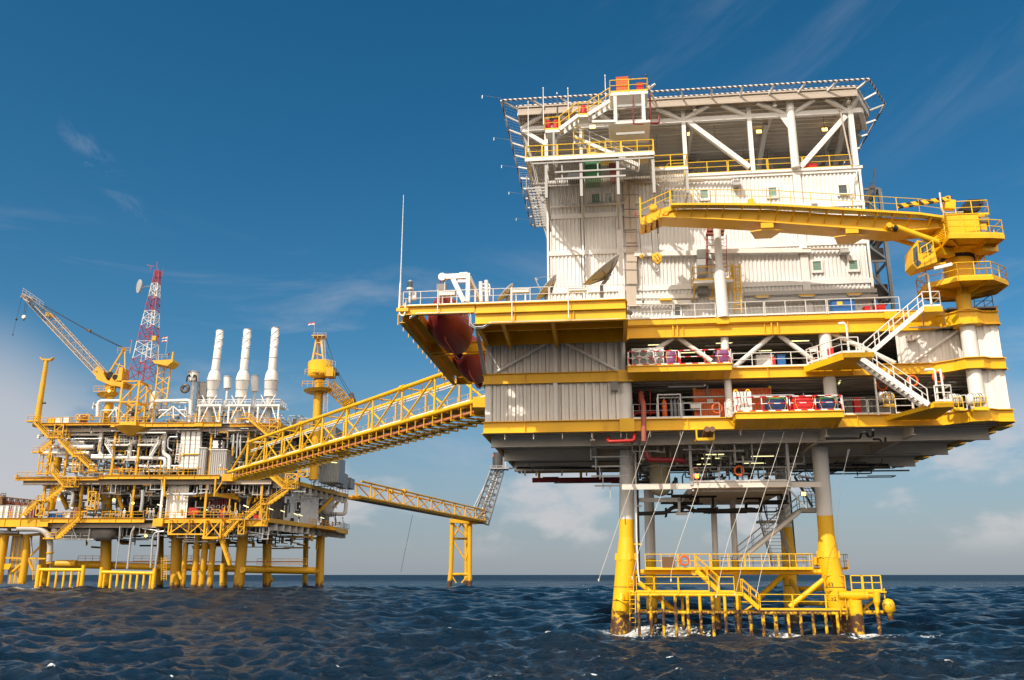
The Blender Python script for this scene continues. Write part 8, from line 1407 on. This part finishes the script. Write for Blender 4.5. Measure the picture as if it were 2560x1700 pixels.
X_('top_antenna', 'magenta', lambda m: (m.tube(LV(1466, 190, 4), LV(1466, 55, 4), .07, n=5), m.tube(LV(1410, 130, 4), LV(1412, 90, 4), .12, n=5), m.bar(LV(1370, 82, 4), LV(1440, 98, 4), .1, .1), m.rail([LV(1475, 185, 4), LV(1512, 190, 4)], r=.05, h=1, sp=.6), m.tube(LV(1520, 180, 4), LV(1522, 110, 4), .03, n=4)))
d_ = LV(1320, 288, 3.0); dd = X_('microwave_dish', 'grey', lambda m: m.lathe(v3((d_[0]-.45, 2.6, d_[2])), v3((d_[0]+.3, 3.3, d_[2]+.05)), [(0, 1.45), (.03, 1.5), (.25, 1.5), (.5, 1.1), (.62, .3)], 24)); X_('dish_arm', 'galv', lambda m: m.tube((d_[0], 3.2, d_[2]), LV(1400, 280, 4), .08)); X_('antenna_box', 'yelfar', lambda m: m.box(LV(1412, 800, 2)[0], LV(1450, 800, 2)[0], 2, 2.6, LV(0, 800, 2)[2], LV(0, 758, 2)[2]))
# ---------------- yellow bracket tower with horns, flags
o = thing('boom_rest_tower', LV(1500, 1500), 'yellow lattice tower with a horned platform, right of the red and white mast', 'tower', fr=B)
X_('lattice', 'yelfar', lambda m: (m.bar(LV(1480, 1015), LV(1425, 1510), .26, .26), m.bar(LV(1600, 990), LV(1550, 1400), .26, .26), m.bar(LV(1530, 1020, 5), LV(1500, 1510, 5), .26, .26), [m.bar(LV(1480-i*12, 1020+i*100), LV(1590-i*10, 1110+i*95), .14, .14) for i in range(4)], [m.bar(LV(1595-i*12, 1020+i*100), LV(1470-i*12, 1110+i*95), .14, .14) for i in range(4)]))
X_('platform', 'yelfar', lambda m: (m.prism([LV(1418, 975, 1), LV(1440, 1000, 1), LV(1560, 1025, 1), LV(1612, 985, 1), LV(1612, 965, 1)], (0, 3.4, 0)),)); X_('guardrail', 'tan', lambda m: m.rail([LV(1410, 975, 1), LV(1560, 965, 1)], r=.05, sp=1, toe=False)); X_('horn', 'brown', lambda m: (m.pipe([LV(1465, 965), LV(1465, 925), LV(1452, 900)], .14), m.pipe([LV(1558, 965), LV(1562, 930), LV(1582, 905)], .16))); X_('horn', 'yelfar', lambda m: m.bar(LV(1608, 985), LV(1618, 898), .3, .5))
def flag(name, k, xp, y0, y1, fx0, fy0, fx1, fy1, v, bands, lab, fr=B, wave=.12):
    a, b = fr.v(k, xp, y0, v), fr.v(k, xp, y1, v); o = thing(name, a, lab, 'flag' if name == 'flag' else 'windsock', fr=fr); mk('pole', 'galv', o, lambda m: m.tube(a, v3(b, u=a[0]), .045, n=5), fr=fr); p, q = fr.v(k, fx0, fy1, v), fr.v(k, fx1, fy0, v)
    z = q[2]
    for mt, h_ in bands:
        hh = (q[2]-p[2])*h_
        def f(m):
            n_ = 8; P = []
            for s in (0, 1):
                for i in range(n_+1):
                    t_ = i/n_; P.append((a[0]+(p[0]-q[0])*t_, v+wave*math.sin(t_*7)*t_*2, z-hh*s-.25*t_*t_))
            m.add(P, [(i, i+1, n_+2+i, n_+1+i) for i in range(n_)])
        mk('cloth_band', mt, o, f, fr=fr); z -= hh
flag('flag', 'L1', 1545, 925, 748, 1505, 750, 1563, 800, 2, (('red', 1/6), ('white', 1/6), ('blue', 1/3), ('white', 1/6), ('red', 1/6)), 'red, white and blue striped flag on a pole above the horned yellow tower'); flag('flag', 'L1', 1215, 905, 783, 1198, 785, 1222, 800, 2, (('redt', 1),), 'small faded red pennant on the pole by the left crane A-frame')
# ---------------- the Y-headed yellow post at the left
o = thing('boom_rest_post', LV(340, 1540, 0), 'lone yellow post with a forked head at the far left of the top deck', 'boom rest', fr=B); X_('post', 'yelfar', lambda m: m.tube(LV(345, 1550, 0), LV(435, 975, 0), .62, .40, n=16)); X_('fork', 'yelfar', lambda m: (m.bar(LV(400, 970, 0), LV(482, 970, 0), .8, .35), m.bar(LV(403, 970, 0), LV(383, 950, 0), .8, .2), m.bar(LV(478, 970, 0), LV(500, 950, 0), .8, .2))); X_('flood_bracket', 'dgrey', lambda m: (m.tube(LV(385, 1375, 0), LV(412, 1375, 0), .08), m.tube(LV(405, 1372, 0), LV(425, 1372, 0), .2)))
# ---------------- slim crane, right
RV = lambda x, y, v=12: Bv('L2', x, y, v); o = thing('mast_crane', RV(1380, 1210), 'slim yellow mast crane right of the stacks with its boom lowered behind the bridge', 'crane', fr=B)
X_('pedestal', 'yelfar', lambda m: (m.tube(v3(RV(1372, 1220), z=23), RV(1404, 700), 1.0, .95, n=18), m.tube(RV(1404, 700), RV(1406, 665), 1.05, n=18))); X_('slew_ring', 'dgrey', lambda m: m.tube(RV(1406, 668), RV(1406, 655), 1.15, n=18))
X_('machinery_house', 'yelfar', lambda m: (m.lathe(RV(1410, 655), RV(1410, 500), [(0, 1.2), (1.0, 2.8), (1.05, 2.6), (3.7, 2.6), (3.8, 2.3)], 8), m.box(RV(1490, 600)[0], RV(1560, 600)[0], 10, 13, RV(0, 660)[2], RV(0, 570)[2]))); X_('guardrail', 'yelfar', lambda m: m.rail([RV(1262, 610, 9), RV(1555, 625, 9)], r=.06, sp=1, toe=False)); X_('guardrail', 'tan', lambda m: m.rail([RV(1470, 520, 9.5), RV(1560, 545, 9.5)], r=.05, sp=.8, h=1.3, toe=False))
X_('mast', 'yelfar', lambda m: (m.bar(RV(1332, 500, 10.5), RV(1380, 250, 11.5), .35, .35), m.bar(RV(1450, 500, 10.5), RV(1418, 250, 11.5), .35, .35), m.bar(RV(1385, 500, 14), RV(1395, 250, 12.5), .3, .3), m.bar(RV(1350, 400, 11), RV(1440, 430, 11), .25, .25), m.bar(RV(1372, 300, 11.3), RV(1425, 300, 11.3), .2, .2))); X_('mast_head', 'yelfar', lambda m: (m.box(RV(1345, 262)[0], RV(1470, 262)[0], 10.5, 13, RV(0, 265)[2], RV(0, 255)[2]), m.tube(RV(1400, 240, 11), RV(1400, 240, 13), .45, n=14))); X_('guardrail', 'tan', lambda m: m.rail([RV(1345, 255, 10.5), RV(1470, 255, 10.5)], r=.06, sp=.9, toe=False)); X_('mast_ladder', 'tan', lambda m: m.ladder(RV(1455, 490, 10.3), RV(1445, 250, 11.2), (1, 0, 0), .5, .06, cage=True))
X_('boom', 'yelfar', lambda m: lat3(m, RV(1500, 710), RV(1690, 905, 14), 1.2, 1.1, .13, 9)); X_('boom_top', 'yelfar', lambda m: (m.bar(RV(1640, 905, 14), RV(1750, 880, 14), 1.6, 1.2), m.tube(RV(1690, 920, 14), RV(1660, 1180, 14), .45, n=10))); X_('boom_jib', 'brown', lambda m: lat3(m, RV(1715, 800, 14), RV(1772, 960, 14), .4, .3, .1, 4)); X_('pendant_rope', 'dgrey', lambda m: (m.tube(RV(1470, 260), RV(1585, 600), .06, n=4), m.tube(RV(1580, 605), RV(1740, 890, 14), .05, n=4), m.tube(RV(1600, 610), RV(1765, 880, 14), .05, n=4), m.tube(RV(1400, 240), RV(1560, 560), .04, n=4))); X_('rope_block', 'dgrey', lambda m: m.tube(RV(1580, 595), RV(1585, 620), .4)); X_('service_platform', 'yelfar', lambda m: (m.tube(RV(1395, 790), RV(1395, 765), 2.6, 3.2, n=10), m.rail([(RV(1270, 765)[0], 9.2, RV(0, 765)[2]), (RV(1520, 765)[0], 9.2, RV(0, 765)[2])], r=.07, sp=1.1, toe=False))); X_('access_ladder', 'tan', lambda m: m.ladder(RV(1465, 980, 10.5), RV(1470, 790, 10.5), (1, 0, 0), .8, .07, cage=True))
flag('windsock', 'L2', 1350, 255, 105, 1285, 100, 1350, 122, 11, (('redt', .5), ('white', .5)), 'small red and white windsock on the head of the slim yellow crane')
# ---------------- neighbouring structure cut by the left picture edge
o = thing('wellhead_deck', Bv('N3', 100, 600, 6), 'yellow framed deck on slim posts cut by the left picture edge', 'wellhead deck', fr=B)
zz = 11.0; NB = lambda x, y, v=4: Bv('N3', x, y, v)
X_('deck_beam', 'yelfar', lambda m: (m.bar(NB(-60, 885), NB(360, 900), .5, .5), m.bar(NB(150, 680), NB(150, 900), .5, .5), m.bar(NB(-60, 770), NB(340, 780), .8, .4), m.bar(NB(380, 910), NB(700, 880), .4, .5), m.bar(NB(30, 1270), NB(750, 1285), .3, .3)))
for x0, x1, r in ((85, 20, .75), (470, 410, .7), (-20, -40, .6)): X_('leg', 'yelsplashfar', lambda m: m.tube(NB(x0, 900), V3(NB(x1, 1440))+Vector((-.2, 0, -3)), r, n=14))
for i, x in enumerate((232, 262, 300, 335, 365, 395)): X_('conductor', ('galvd', 'yelsplashfar')[i % 2], lambda m: m.tube(NB(x, 900, 5), V3(NB(x-60, 1440, 5))+Vector((0, 0, -3)), .32, n=10))
X_('brace', 'yelfar', lambda m: (m.tube(NB(-20, 900), NB(70, 1030), .3), m.tube(NB(210, 1500), NB(420, 1310), .3), m.tube(NB(450, 1250), NB(540, 1480), .25), m.tube(NB(500, 1240), NB(650, 1090), .2))); X_('fender_slats', 'yelfend', lambda m: [m.bar(NB(10+i*25, 1460), NB(60+i*25, 1370), .3, .25) for i in range(6)])
for a, b, r in (((-60, 850), (300, 860), .35), ((-60, 730), (330, 720), .25), ((500, 940), (520, 1200), .2)): X_('deck_pipe', 'galv', lambda m: m.tube(NB(*a, 3), NB(*b, 3), r))
for i, (x0, x1, y0, y1, mat, lab) in enumerate(((-20, 60, 415, 520, 'whitefar', 'white tank box at the picture edge on the low deck'), (70, 150, 412, 520, 'whitefar', 'second white tank box from the picture edge'), (160, 210, 420, 540, 'redt', 'red tank box between white ones at the left edge'), (215, 265, 415, 500, 'whitefar', 'white tank box just right of the red one'), (280, 330, 420, 500, 'whitefar', 'white tank box left of the yellow stair'), (350, 440, 425, 540, 'whitefar', 'pale box behind the lowest part of the left yellow stair'), (500, 560, 470, 560, 'redd', 'dark red box under the left yellow stair'), (1015, 1150, 520, 575, 'whitefar', 'long pale box right of the blue drums'), (1210, 1300, 455, 540, 'redrust', 'pinkish round-topped tank right of the blue drums'))):
    a = Bv('N3', x0, y1, 1.5); b = Bv('N3', x1, y0, 1.5); k_ = thing('deck_tank', (a[0], 1.5, 14.6), lab, 'tank', 'boxes and tanks on the low deck', fr=B); mk('shell', mat, k_, lambda m: m.box(a[0], b[0], 1.5, 3.2, 14.62, b[2]), fr=B); mk('frame', 'galv', k_, lambda m: (m.box(a[0]-.06, a[0]+.06, 1.42, 1.5, 14.62, b[2]+.05), m.box(b[0]-.06, b[0]+.06, 1.42, 1.5, 14.62, b[2]+.05), m.box(a[0], b[0], 1.42, 1.5, b[2]-.06, b[2]+.05)), fr=B)
o = thing('resting_boom', Bv('N3', 0, 380, 9), 'dark rusty crane boom lying low beyond the white tanks at the left edge', 'crane boom', fr=B); X_('boom', 'brown', lambda m: lat3(m, Bv('N3', -150, 330, 14), Bv('N3', 560, 395, 14), .9, .8, .12, 14)); X_('boom_panel', 'redrust', lambda m: m.prism([Bv('N3', 60, 330, 13.6), Bv('N3', 530, 385, 13.6), Bv('N3', 500, 420, 13.6), Bv('N3', 60, 400, 13.6)], (0, .2, 0))); X_('cab', 'brown', lambda m: (m.bar(Bv('N3', -10, 360, 12), Bv('N3', 70, 350, 12), 1.4, 1.3), m.bar(Bv('N3', 10, 310, 12), Bv('N3', 60, 310, 12), 1.2, .8), m.rail([Bv('N3', 5, 290, 12), Bv('N3', 85, 290, 12)], h=.9, sp=.5, r=.08, toe=False), m.bar(Bv('N3', 80, 290, 12), Bv('N3', 55, 260, 12), .5, .4))); X_('mast_stub', 'yelfar', lambda m: m.bar(Bv('N3', 10, 440, 12), Bv('N3', 5, 270, 12), .5, .5))
# ================================================================ LINK BRIDGE
CB = Frame(-51.74, 159.84, math.atan2(68.3, 48.65)); LBR = 84.0
o = thing('link_bridge', (40, 1.6, 22), 'long yellow tubular truss bridge joining the two platforms', 'footbridge', fr=CB)
Y_ = lambda name, mat, fn: mk(name, mat, o, fn, fr=CB)
zl_, zu_, wv = 22.05, 26.4, 3.4
cu_ = lambda x, y: CB.v('L5', x, y, 0)[0]
us = [9.3, 17.7, 25.6, 33.2, 41.4, 49.6, 57.6, 65.6, 73.6, 81.4]
for k, v in enumerate((0, wv)):
    Y_('bottom_chord', 'yel', lambda m: m.tube((-.5, v, zl_), (LBR, v, zl_), .27, n=12)); Y_('top_chord', 'yel', lambda m: m.tube((us[0], v, zu_), (LBR-1, v, zu_), .27, n=12)); Y_('end_raker', 'yel', lambda m: m.tube((.8, v, zl_), (us[0], v, zu_), .18, n=10))
    for i, u in enumerate(us):
        Y_('vertical', 'yel', lambda m: m.tube((u, v, zl_), (u, v, zu_), .14, n=10))
        if i < len(us)-1: Y_('diagonal', 'yel', lambda m: m.tube((u+.3, v, zl_), (us[i+1]-.3, v, zu_), .13, n=10) if k == 0 else m.tube((u+.3, v, zu_), (us[i+1]-.3, v, zl_), .13, n=10))
    for i in (3, 7): Y_('node_collar', 'yel', lambda m: m.tube((us[i]-.35, v, zu_), (us[i]+.35, v, zu_), .42, n=16))
for i, u in enumerate(us): Y_('top_tie', 'yel', lambda m: m.tube((u, 0, zu_), (u, wv, zu_), .1, n=8)); 
Y_('walkway_grating', 'tan', lambda m: m.box(1, LBR, .5, 2.6, zl_+.15, zl_+.25)); Y_('floor_ties', 'yelfar', lambda m: [m.bar((u, 0, zl_-.1), (u, wv, zl_-.1), .16, .22) for u in np.arange(1, 84, 2.4)])
Y_('inner_pipe', 'white', lambda m: (m.tube((us[0], .6, zu_-1.35), (LBR, .6, zu_-1.35), .11, n=8), m.tube((us[0], .6, zu_-1.62), (LBR, .6, zu_-1.62), .06, n=6))); Y_('deck_pipe', 'white', lambda m: (m.tube((2, 2.8, zl_+.5), (LBR, 2.8, zl_+.5), .18, n=8), m.tube((2, .35, zl_+.4), (LBR, .35, zl_+.4), .14, n=8), m.tube((2, 3.15, zl_+.35), (LBR, 3.15, zl_+.35), .12, n=8)))
Y_('pipe_hanger', 'yel', lambda m: [m.bar((u, .6, zu_-.1), (u, .6, zu_-1.3), .1, .1) for u in np.arange(us[0]+1.9, 82, 2.65)]); Y_('guardrail', 'yelrail', lambda m: m.rail([(3, .75, zl_+.25), (LBR, .75, zl_+.25)], r=.03, sp=2.2, toe=False, n=4)); Y_('guardrail', 'yelrail', lambda m: m.rail([(3, 2.5, zl_+.25), (LBR, 2.5, zl_+.25)], r=.03, sp=2.2, toe=False, n=4))
def hang(m):
    for u in np.arange(1.6, 83.5, 2.05): m.bar((u, -.05, zl_-.2), (u, -.05, zl_-1.35), .10, .10); m.bar((u, -.1, zl_-1.35), (u, wv+1.3, zl_-1.35), .18, .2); m.bar((u, wv+1.3, zl_-1.35), (u, wv+1.3, zl_-.75), .14, .14); m.bar((u, wv, zl_-.8), (u, wv+1.3, zl_-.75), .1, .1)
Y_('underslung_hangers', 'yel', hang); Y_('underslung_pipe', 'pipeo', lambda m: m.tube((2, .35, zl_-1.02), (LBR, .35, zl_-1.02), .2, n=10)); Y_('underslung_pipe', 'brown', lambda m: (m.tube((2, 1.1, zl_-1.05), (LBR, 1.1, zl_-1.05), .16, n=8), m.tube((2, 3.9, zl_-1.1), (LBR, 3.9, zl_-1.1), .16, n=8)))
Y_('floor_bracing', 'yelfar', lambda m: [m.bar((u, 0 if i % 2 else wv, zl_-.3), (u+4.2, wv if i % 2 else 0, zl_-.3), .14, .14) for i, u in enumerate(np.arange(0, 80, 4.2))])
# landing stub at the near platform
lp_ = CB.w((LBR, 1.7, 22)); K2 = MB(Wd); K2.box(lp_.x-2.5, lp_.x+3.5, lp_.y-2.4, lp_.y+2.5, 20.9, 22.0); K2.build('bridge_landing', M['yel'], PL)
# ================================================================ SECOND BRIDGE, TRIPOD, FLARE BOOM
e0 = Wd.h('L6', 210, 610, 22.8); e1 = Wd.h('L6', 1440, 840, 22.8); DB = Frame(e0[0], e0[1], -math.atan2(e1[1]-e0[1], e1[0]-e0[0])); LL = math.hypot(e1[0]-e0[0], e1[1]-e0[1])
o = thing('flare_bridge', (LL*.4, 0, 22.8), 'smaller yellow truss bridge running from the far platform to the tower in the sea', 'bridge', fr=DB)
Y_ = lambda name, mat, fn: mk(name, mat, o, fn, fr=DB)
W2 = 4.0; up2 = 3.9; v2 = -W2   # second truss lies further from the viewer's right
n2 = 9
for k, v in enumerate((0, -W2)):
    Y_('bottom_chord', 'yelfar', lambda m: m.tube((-6, v, 22.8), (LL, v, 22.8), .35, n=8)); Y_('top_chord', 'yelfar', lambda m: m.tube((-6, v, 22.8+up2), (LL-2, v, 22.8+up2), .27, n=8))
    for i in range(n2+1):
        u = LL*i/n2*.985; Y_('vertical', 'yelfar', lambda m: m.tube((u, v, 22.8), (u, v, 22.8+up2), .2, n=7))
        if i < n2: Y_('diagonal', 'yelfar', lambda m: (m.tube((u, v, 22.8+up2), (u+LL/n2*.985, v, 22.8), .17, n=6) if k == 0 else m.tube((u, v, 22.8), (u+LL/n2*.985, v, 22.8+up2), .15, n=6)))
    Y_('node_collar', 'yelfar', lambda m: m.tube((LL*2/n2-.7, v, 22.8+up2), (LL*2/n2+.7, v, 22.8+up2), .62, n=12))
Y_('floor', 'yelfar', lambda m: m.box(-5, LL, -W2, 0, 22.3, 22.6)); Y_('floor_pipe', 'yelfar', lambda m: (m.tube((-5, -1, 23.1), (LL, -1, 23.1), .35, n=8), m.tube((-5, -3, 23.1), (LL, -3, 23.1), .3, n=8)))
rp = DB.v('L6', 790, 772, 0); qp = DB.v('L6', 668, 1362, 0); single(MB(DB).tube(rp, qp, .07, n=5).build('hanging_rope', M['dgrey']), rp, 'thin dark rope hanging from the smaller far bridge nearly to the sea', 'rope', fr=DB)
FT = Frame(-24.5, e1[1]-6, 0); fx = lambda x, y, v=0: FT.v('L6', x, y, v); zt_ = 22.5
o = thing('support_tower', fx(1290, 1400), 'yellow three-legged tower standing alone in the sea under the small bridge', 'support tower', fr=FT)
Y_ = lambda name, mat, fn: mk(name, mat, o, fn, fr=FT)
def lg3(x0, x1, x2, v): a = fx(x0, 850, v); Y_('leg', 'yelsplashfar', lambda m: (m.tube(fx(x1, 1350, v), a, .8, n=14), m.tube(V3(fx(x2, 1465, v))+Vector((-.1 if x2 < 1200 else .1, 0, -4)), fx(x1, 1350, v), .85, n=14)))
lg3(1200, 1185, 1165, 0); lg3(1382, 1378, 1383, 0); lg3(1345, 1345, 1345, 9)
Y_('cap_beam', 'yelfar', lambda m: (m.bar(fx(1175, 835), fx(1450, 850), 3, 1.3),)); Y_('horizontal', 'yelfar', lambda m: m.tube(fx(1205, 1017), fx(1350, 1018, 4), .4)); Y_('horizontal', 'yelfar', lambda m: m.tube(fx(1160, 1385), fx(1400, 1385), .5))
for a, b in (((1210, 870), (1345, 1005)), ((1290, 865), (1208, 1005)), ((1300, 865), (1365, 980)), ((1208, 1035), (1335, 1245)), ((1375, 1030), (1340, 1240)), ((1190, 1390), (1240, 1475)), ((1365, 1395), (1295, 1475))): Y_('brace', 'yelfar', lambda m: m.tube(fx(*a), fx(*b), .28, n=7))
o = thing('flare_boom', fx(1495, 860, 6), 'grey lattice flare boom slanting up to the right with dark burner tips', 'flare boom', fr=FT)
P, Q = V3(fx(1490, 850, 6)), V3(fx(1668, 305, 6)); Y_('lattice', 'galvd', lambda m: lat3(m, P, Q, 3.0, 2.3, .28, 9)); Y_('foot_frame', 'galvd', lambda m: (m.bar(fx(1400, 855, 4), fx(1545, 862, 4), .5, .5), m.bar(fx(1400, 712, 4), fx(1600, 738, 4), .35, .35), m.bar(fx(1495, 610, 4), fx(1600, 735, 4), .35, .35), m.bar(fx(1430, 720, 4), fx(1530, 855, 4), .3, .3), m.bar(fx(1500, 730, 4), fx(1440, 850, 4), .3, .3)))
Y_('flare_line', 'galv', lambda m: (m.tube(V3(fx(1470, 840, 5)), V3(fx(1660, 300, 5)), .75, n=12), m.tube(fx(1510, 830, 5), fx(1690, 320, 5), .45, n=10), m.tube(fx(1420, 700, 5), fx(1610, 310, 5), .25, n=8))); Y_('tip_platform', 'galv', lambda m: (m.bar(fx(1590, 300, 5), fx(1780, 300, 5), 5, .5), m.rail([fx(1590, 295, 2), fx(1780, 295, 2)], r=.12, sp=2)))
Y_('burner_tip', 'dgrey', lambda m: m.tube(fx(1668, 298, 5), fx(1672, 132, 5), 1.8, n=16)); Y_('burner_tip', 'dgrey', lambda m: m.tube(fx(1634, 298, 5), fx(1636, 175, 5), .75, n=12)); Y_('burner_cap', 'orange', lambda m: m.tube(fx(1636, 175, 5), fx(1636, 150, 5), .85, n=12)); Y_('pilot_panel', 'whitefar', lambda m: (m.bar(fx(1720, 290, 6), fx(1715, 145, 6), .6, 1.6), m.bar(fx(1745, 290, 6), fx(1740, 190, 6), .6, 1.0))); Y_('tip_arm', 'dgrey', lambda m: m.bar(fx(1700, 300, 6), fx(1830, 290, 6), .5, .5))
# ---------------------------------------------------------------- the sea
def make_sea():
    rng = np.random.default_rng(11)
    # polar sheet round the viewer's boat: fine near, reaching the horizon
    rr = [6.0]
    while rr[-1] < 45000: rr.append(rr[-1]*(1.012 if rr[-1] < 22 else 1.0036 if rr[-1] < 230 else 1.007 if rr[-1] < 900 else 1.03))
    rr = np.array(rr); na = 1350
    ang = np.concatenate([np.linspace(-R(52), R(52), na), np.linspace(R(52), R(308), 90)[1:-1]]); NA = len(ang)
    Rg, Ag = (q.astype(np.float32) for q in np.meshgrid(rr, ang, indexing='ij'))
    X = Rg*np.sin(Ag); Y = Rg*np.cos(Ag)
    sp_ = np.where(Rg < 230, Rg*.0036, Rg*.007)
    Z = np.zeros_like(X); DX = np.zeros_like(X); DY = np.zeros_like(X); J = np.zeros_like(X); HL = np.zeros_like(X)
    main = R(205)
    for i in range(110):
        lam = .62*(13/.62)**rng.random() if i > 5 else [34, 26, 19, 15, 12.5, 10][i]
        k = 2*math.pi/lam; d = main+rng.normal()*(.42 if lam > 8 else .75); ph = rng.random()*6.283
        amp = .0125*lam**.58*(.5+1.0*rng.random()) if i > 5 else [.06, .06, .05, .04, .035, .035][i]
        fade = np.clip((lam/sp_-2.5)/4, 0, 1)
        cx_, sy_ = math.sin(d), math.cos(d)
        p = k*(X*cx_+Y*sy_)+ph; c = np.cos(p); s_ = np.sin(p)
        q = .95
        if fade.max() <= 0: continue
        Z += fade*amp*c; DX -= fade*amp*q*cx_*s_; DY -= fade*amp*q*sy_*s_; J += fade*amp*k*q*c
        if lam < 12: HL += fade*amp*c
    zz = Z+.42+.82*np.cos(2*math.pi*(Y-168)/215)*np.clip(1.6-Rg/400, 0, 1)
    th = np.quantile(J[Rg < 160], .992); foam = np.clip((J-th)/.22, 0, 1)*.8; foam = np.where((Rg > 140) & (Rg < 1500) & (rng.random(X.shape) < .0011), .95, foam)
    # wash round the legs and fenders
    def wash(px, py, r, a):
        nonlocal foam
        dd = np.hypot(X-px, Y-py); foam = np.maximum(foam, a*np.clip(1.25-dd/r, 0, 1))
    for p in WASH: wash(*p)
    P = np.stack([X+DX, Y+DY, zz], -1).reshape(-1, 3)
    nr = len(rr); idx = np.arange(nr*NA).reshape(nr, NA)
    a = idx[:-1, :]; b = idx[1:, :]; a2 = np.roll(a, -1, 1); b2 = np.roll(b, -1, 1)
    q = np.stack([a, b, b2, a2], -1).reshape(-1, 4)
    q = q[:, ::-1]
    # centre cap
    me = bpy.data.meshes.new('sea')
    me.vertices.add(len(P)); me.vertices.foreach_set('co', P.astype(np.float32).ravel())
    nq = len(q); me.loops.add(nq*4+NA); me.polygons.add(nq+1)
    me.loops.foreach_set('vertex_index', np.concatenate([q.ravel(), idx[0][::1]]).astype(np.int32))
    me.polygons.foreach_set('loop_start', np.concatenate([np.arange(nq)*4, [nq*4]]).astype(np.int32))
    me.update(calc_edges=True); me.polygons.foreach_set('use_smooth', [True]*(nq+1))
    at_ = me.attributes.new('foam', 'FLOAT', 'POINT'); at_.data.foreach_set('value', foam.astype(np.float32).ravel())
    ob = bpy.data.objects.new('sea', me); col.objects.link(ob); ob['kind'] = 'structure'
    ob['label'] = 'dark blue choppy open sea with scattered whitecaps'
    m, t, b_ = newmat('sea_water'); n = t.nodes; l = t.links
    g = n.new('ShaderNodeNewGeometry'); at = n.new('ShaderNodeAttribute'); at.attribute_name = 'foam'
    tn = n.new('ShaderNodeTexNoise'); tn.inputs['Scale'].default_value = 4.0; tn.inputs['Detail'].default_value = 9; tn.inputs['Roughness'].default_value = .7; l.new(g.outputs['Position'], tn.inputs['Vector'])
    ad = n.new('ShaderNodeMath'); ad.operation = 'MULTIPLY_ADD'; l.new(at.outputs['Fac'], ad.inputs[0]); ad.inputs[1].default_value = .42; l.new(tn.outputs[0], ad.inputs[2])
    st = n.new('ShaderNodeMapRange'); l.new(ad.outputs[0], st.inputs[0]); st.inputs[1].default_value = .76; st.inputs[2].default_value = .83
    mx = n.new('ShaderNodeMix'); mx.data_type = 'RGBA'; l.new(st.outputs[0], mx.inputs[0]); mx.inputs[6].default_value = (.002, .014, .030, 1); mx.inputs[7].default_value = (.72, .76, .78, 1)
    l.new(mx.outputs[2], b_.inputs['Base Color'])
    vl_ = n.new('ShaderNodeVectorMath'); vl_.operation = 'LENGTH'; l.new(g.outputs['Position'], vl_.inputs[0]); dr = n.new('ShaderNodeMapRange'); l.new(vl_.outputs['Value'], dr.inputs[0]); dr.inputs[1].default_value = 70; dr.inputs[2].default_value = 700; dr.inputs[3].default_value = .07; dr.inputs[4].default_value = .42
    r_ = n.new('ShaderNodeMapRange'); l.new(st.outputs[0], r_.inputs[0]); l.new(dr.outputs[0], r_.inputs[3]); r_.inputs[4].default_value = .8; l.new(r_.outputs[0], b_.inputs['Roughness'])
    b_.inputs['IOR'].default_value = 1.33
    # ripples
    mp = n.new('ShaderNodeMapping'); l.new(g.outputs['Position'], mp.inputs[0]); mp.inputs['Rotation'].default_value = (0, 0, R(-25)); mp.inputs['Scale'].default_value = (1, 1.9, 1)
    w1 = n.new('ShaderNodeTexNoise'); w1.inputs['Scale'].default_value = 2.8; w1.inputs['Detail'].default_value = 9; w1.inputs['Roughness'].default_value = .68; w1.inputs['Distortion'].default_value = .5; l.new(mp.outputs[0], w1.inputs['Vector'])
    w2 = n.new('ShaderNodeTexNoise'); w2.inputs['Scale'].default_value = .35; w2.inputs['Detail'].default_value = 6; w2.inputs['Roughness'].default_value = .6; l.new(mp.outputs[0], w2.inputs['Vector'])
    b1 = n.new('ShaderNodeBump'); b1.inputs['Strength'].default_value = .75; b1.inputs['Distance'].default_value = .24; l.new(w1.outputs[0], b1.inputs['Height'])
    b2 = n.new('ShaderNodeBump'); b2.inputs['Strength'].default_value = .75; b2.inputs['Distance'].default_value = .8; l.new(w2.outputs[0], b2.inputs['Height']); l.new(b1.outputs[0], b2.inputs['Normal'])
    w3 = n.new('ShaderNodeTexNoise'); w3.inputs['Scale'].default_value = .055; w3.inputs['Detail'].default_value = 7; w3.inputs['Roughness'].default_value = .65; l.new(mp.outputs[0], w3.inputs['Vector'])
    b3 = n.new('ShaderNodeBump'); b3.inputs['Distance'].default_value = 7; l.new(w3.outputs[0], b3.inputs['Height']); l.new(b2.outputs[0], b3.inputs['Normal']); ds = n.new('ShaderNodeMapRange'); l.new(vl_.outputs['Value'], ds.inputs[0]); ds.inputs[1].default_value = 120; ds.inputs[2].default_value = 420; ds.inputs[3].default_value = .0; ds.inputs[4].default_value = 1.0; l.new(ds.outputs[0], b3.inputs['Strength'])
    l.new(b3.outputs[0], b_.inputs['Normal'])
    me.materials.append(m)
WASH = []
for fr_, u_, v_, r_, a_ in ((A, 0, 4.9, 3.4, .95), (A, 14.9, 4.8, 2.6, .7), (A, 4, 3.8, 3.0, .8), (A, 8, 3.9, 1.7, .5), (A, 12, 3.6, 2.8, .85), (A, 17.5, 3.3, 3.2, .9), (A, 19.8, 3.8, 3.0, .8), (B, -36, 0, 9, .62), (B, -26, -1, 6, .5), (B, -18, -1, 6, .6), (B, 12, 22, 12, .6), (B, 3, 0, 4, .5), (B, -8, 0, 5, .4), (FT, 4, -12, 12, .55)):
    p_ = fr_.w((u_, v_, 0)); WASH.append((p_.x, p_.y, r_, a_))
make_sea()
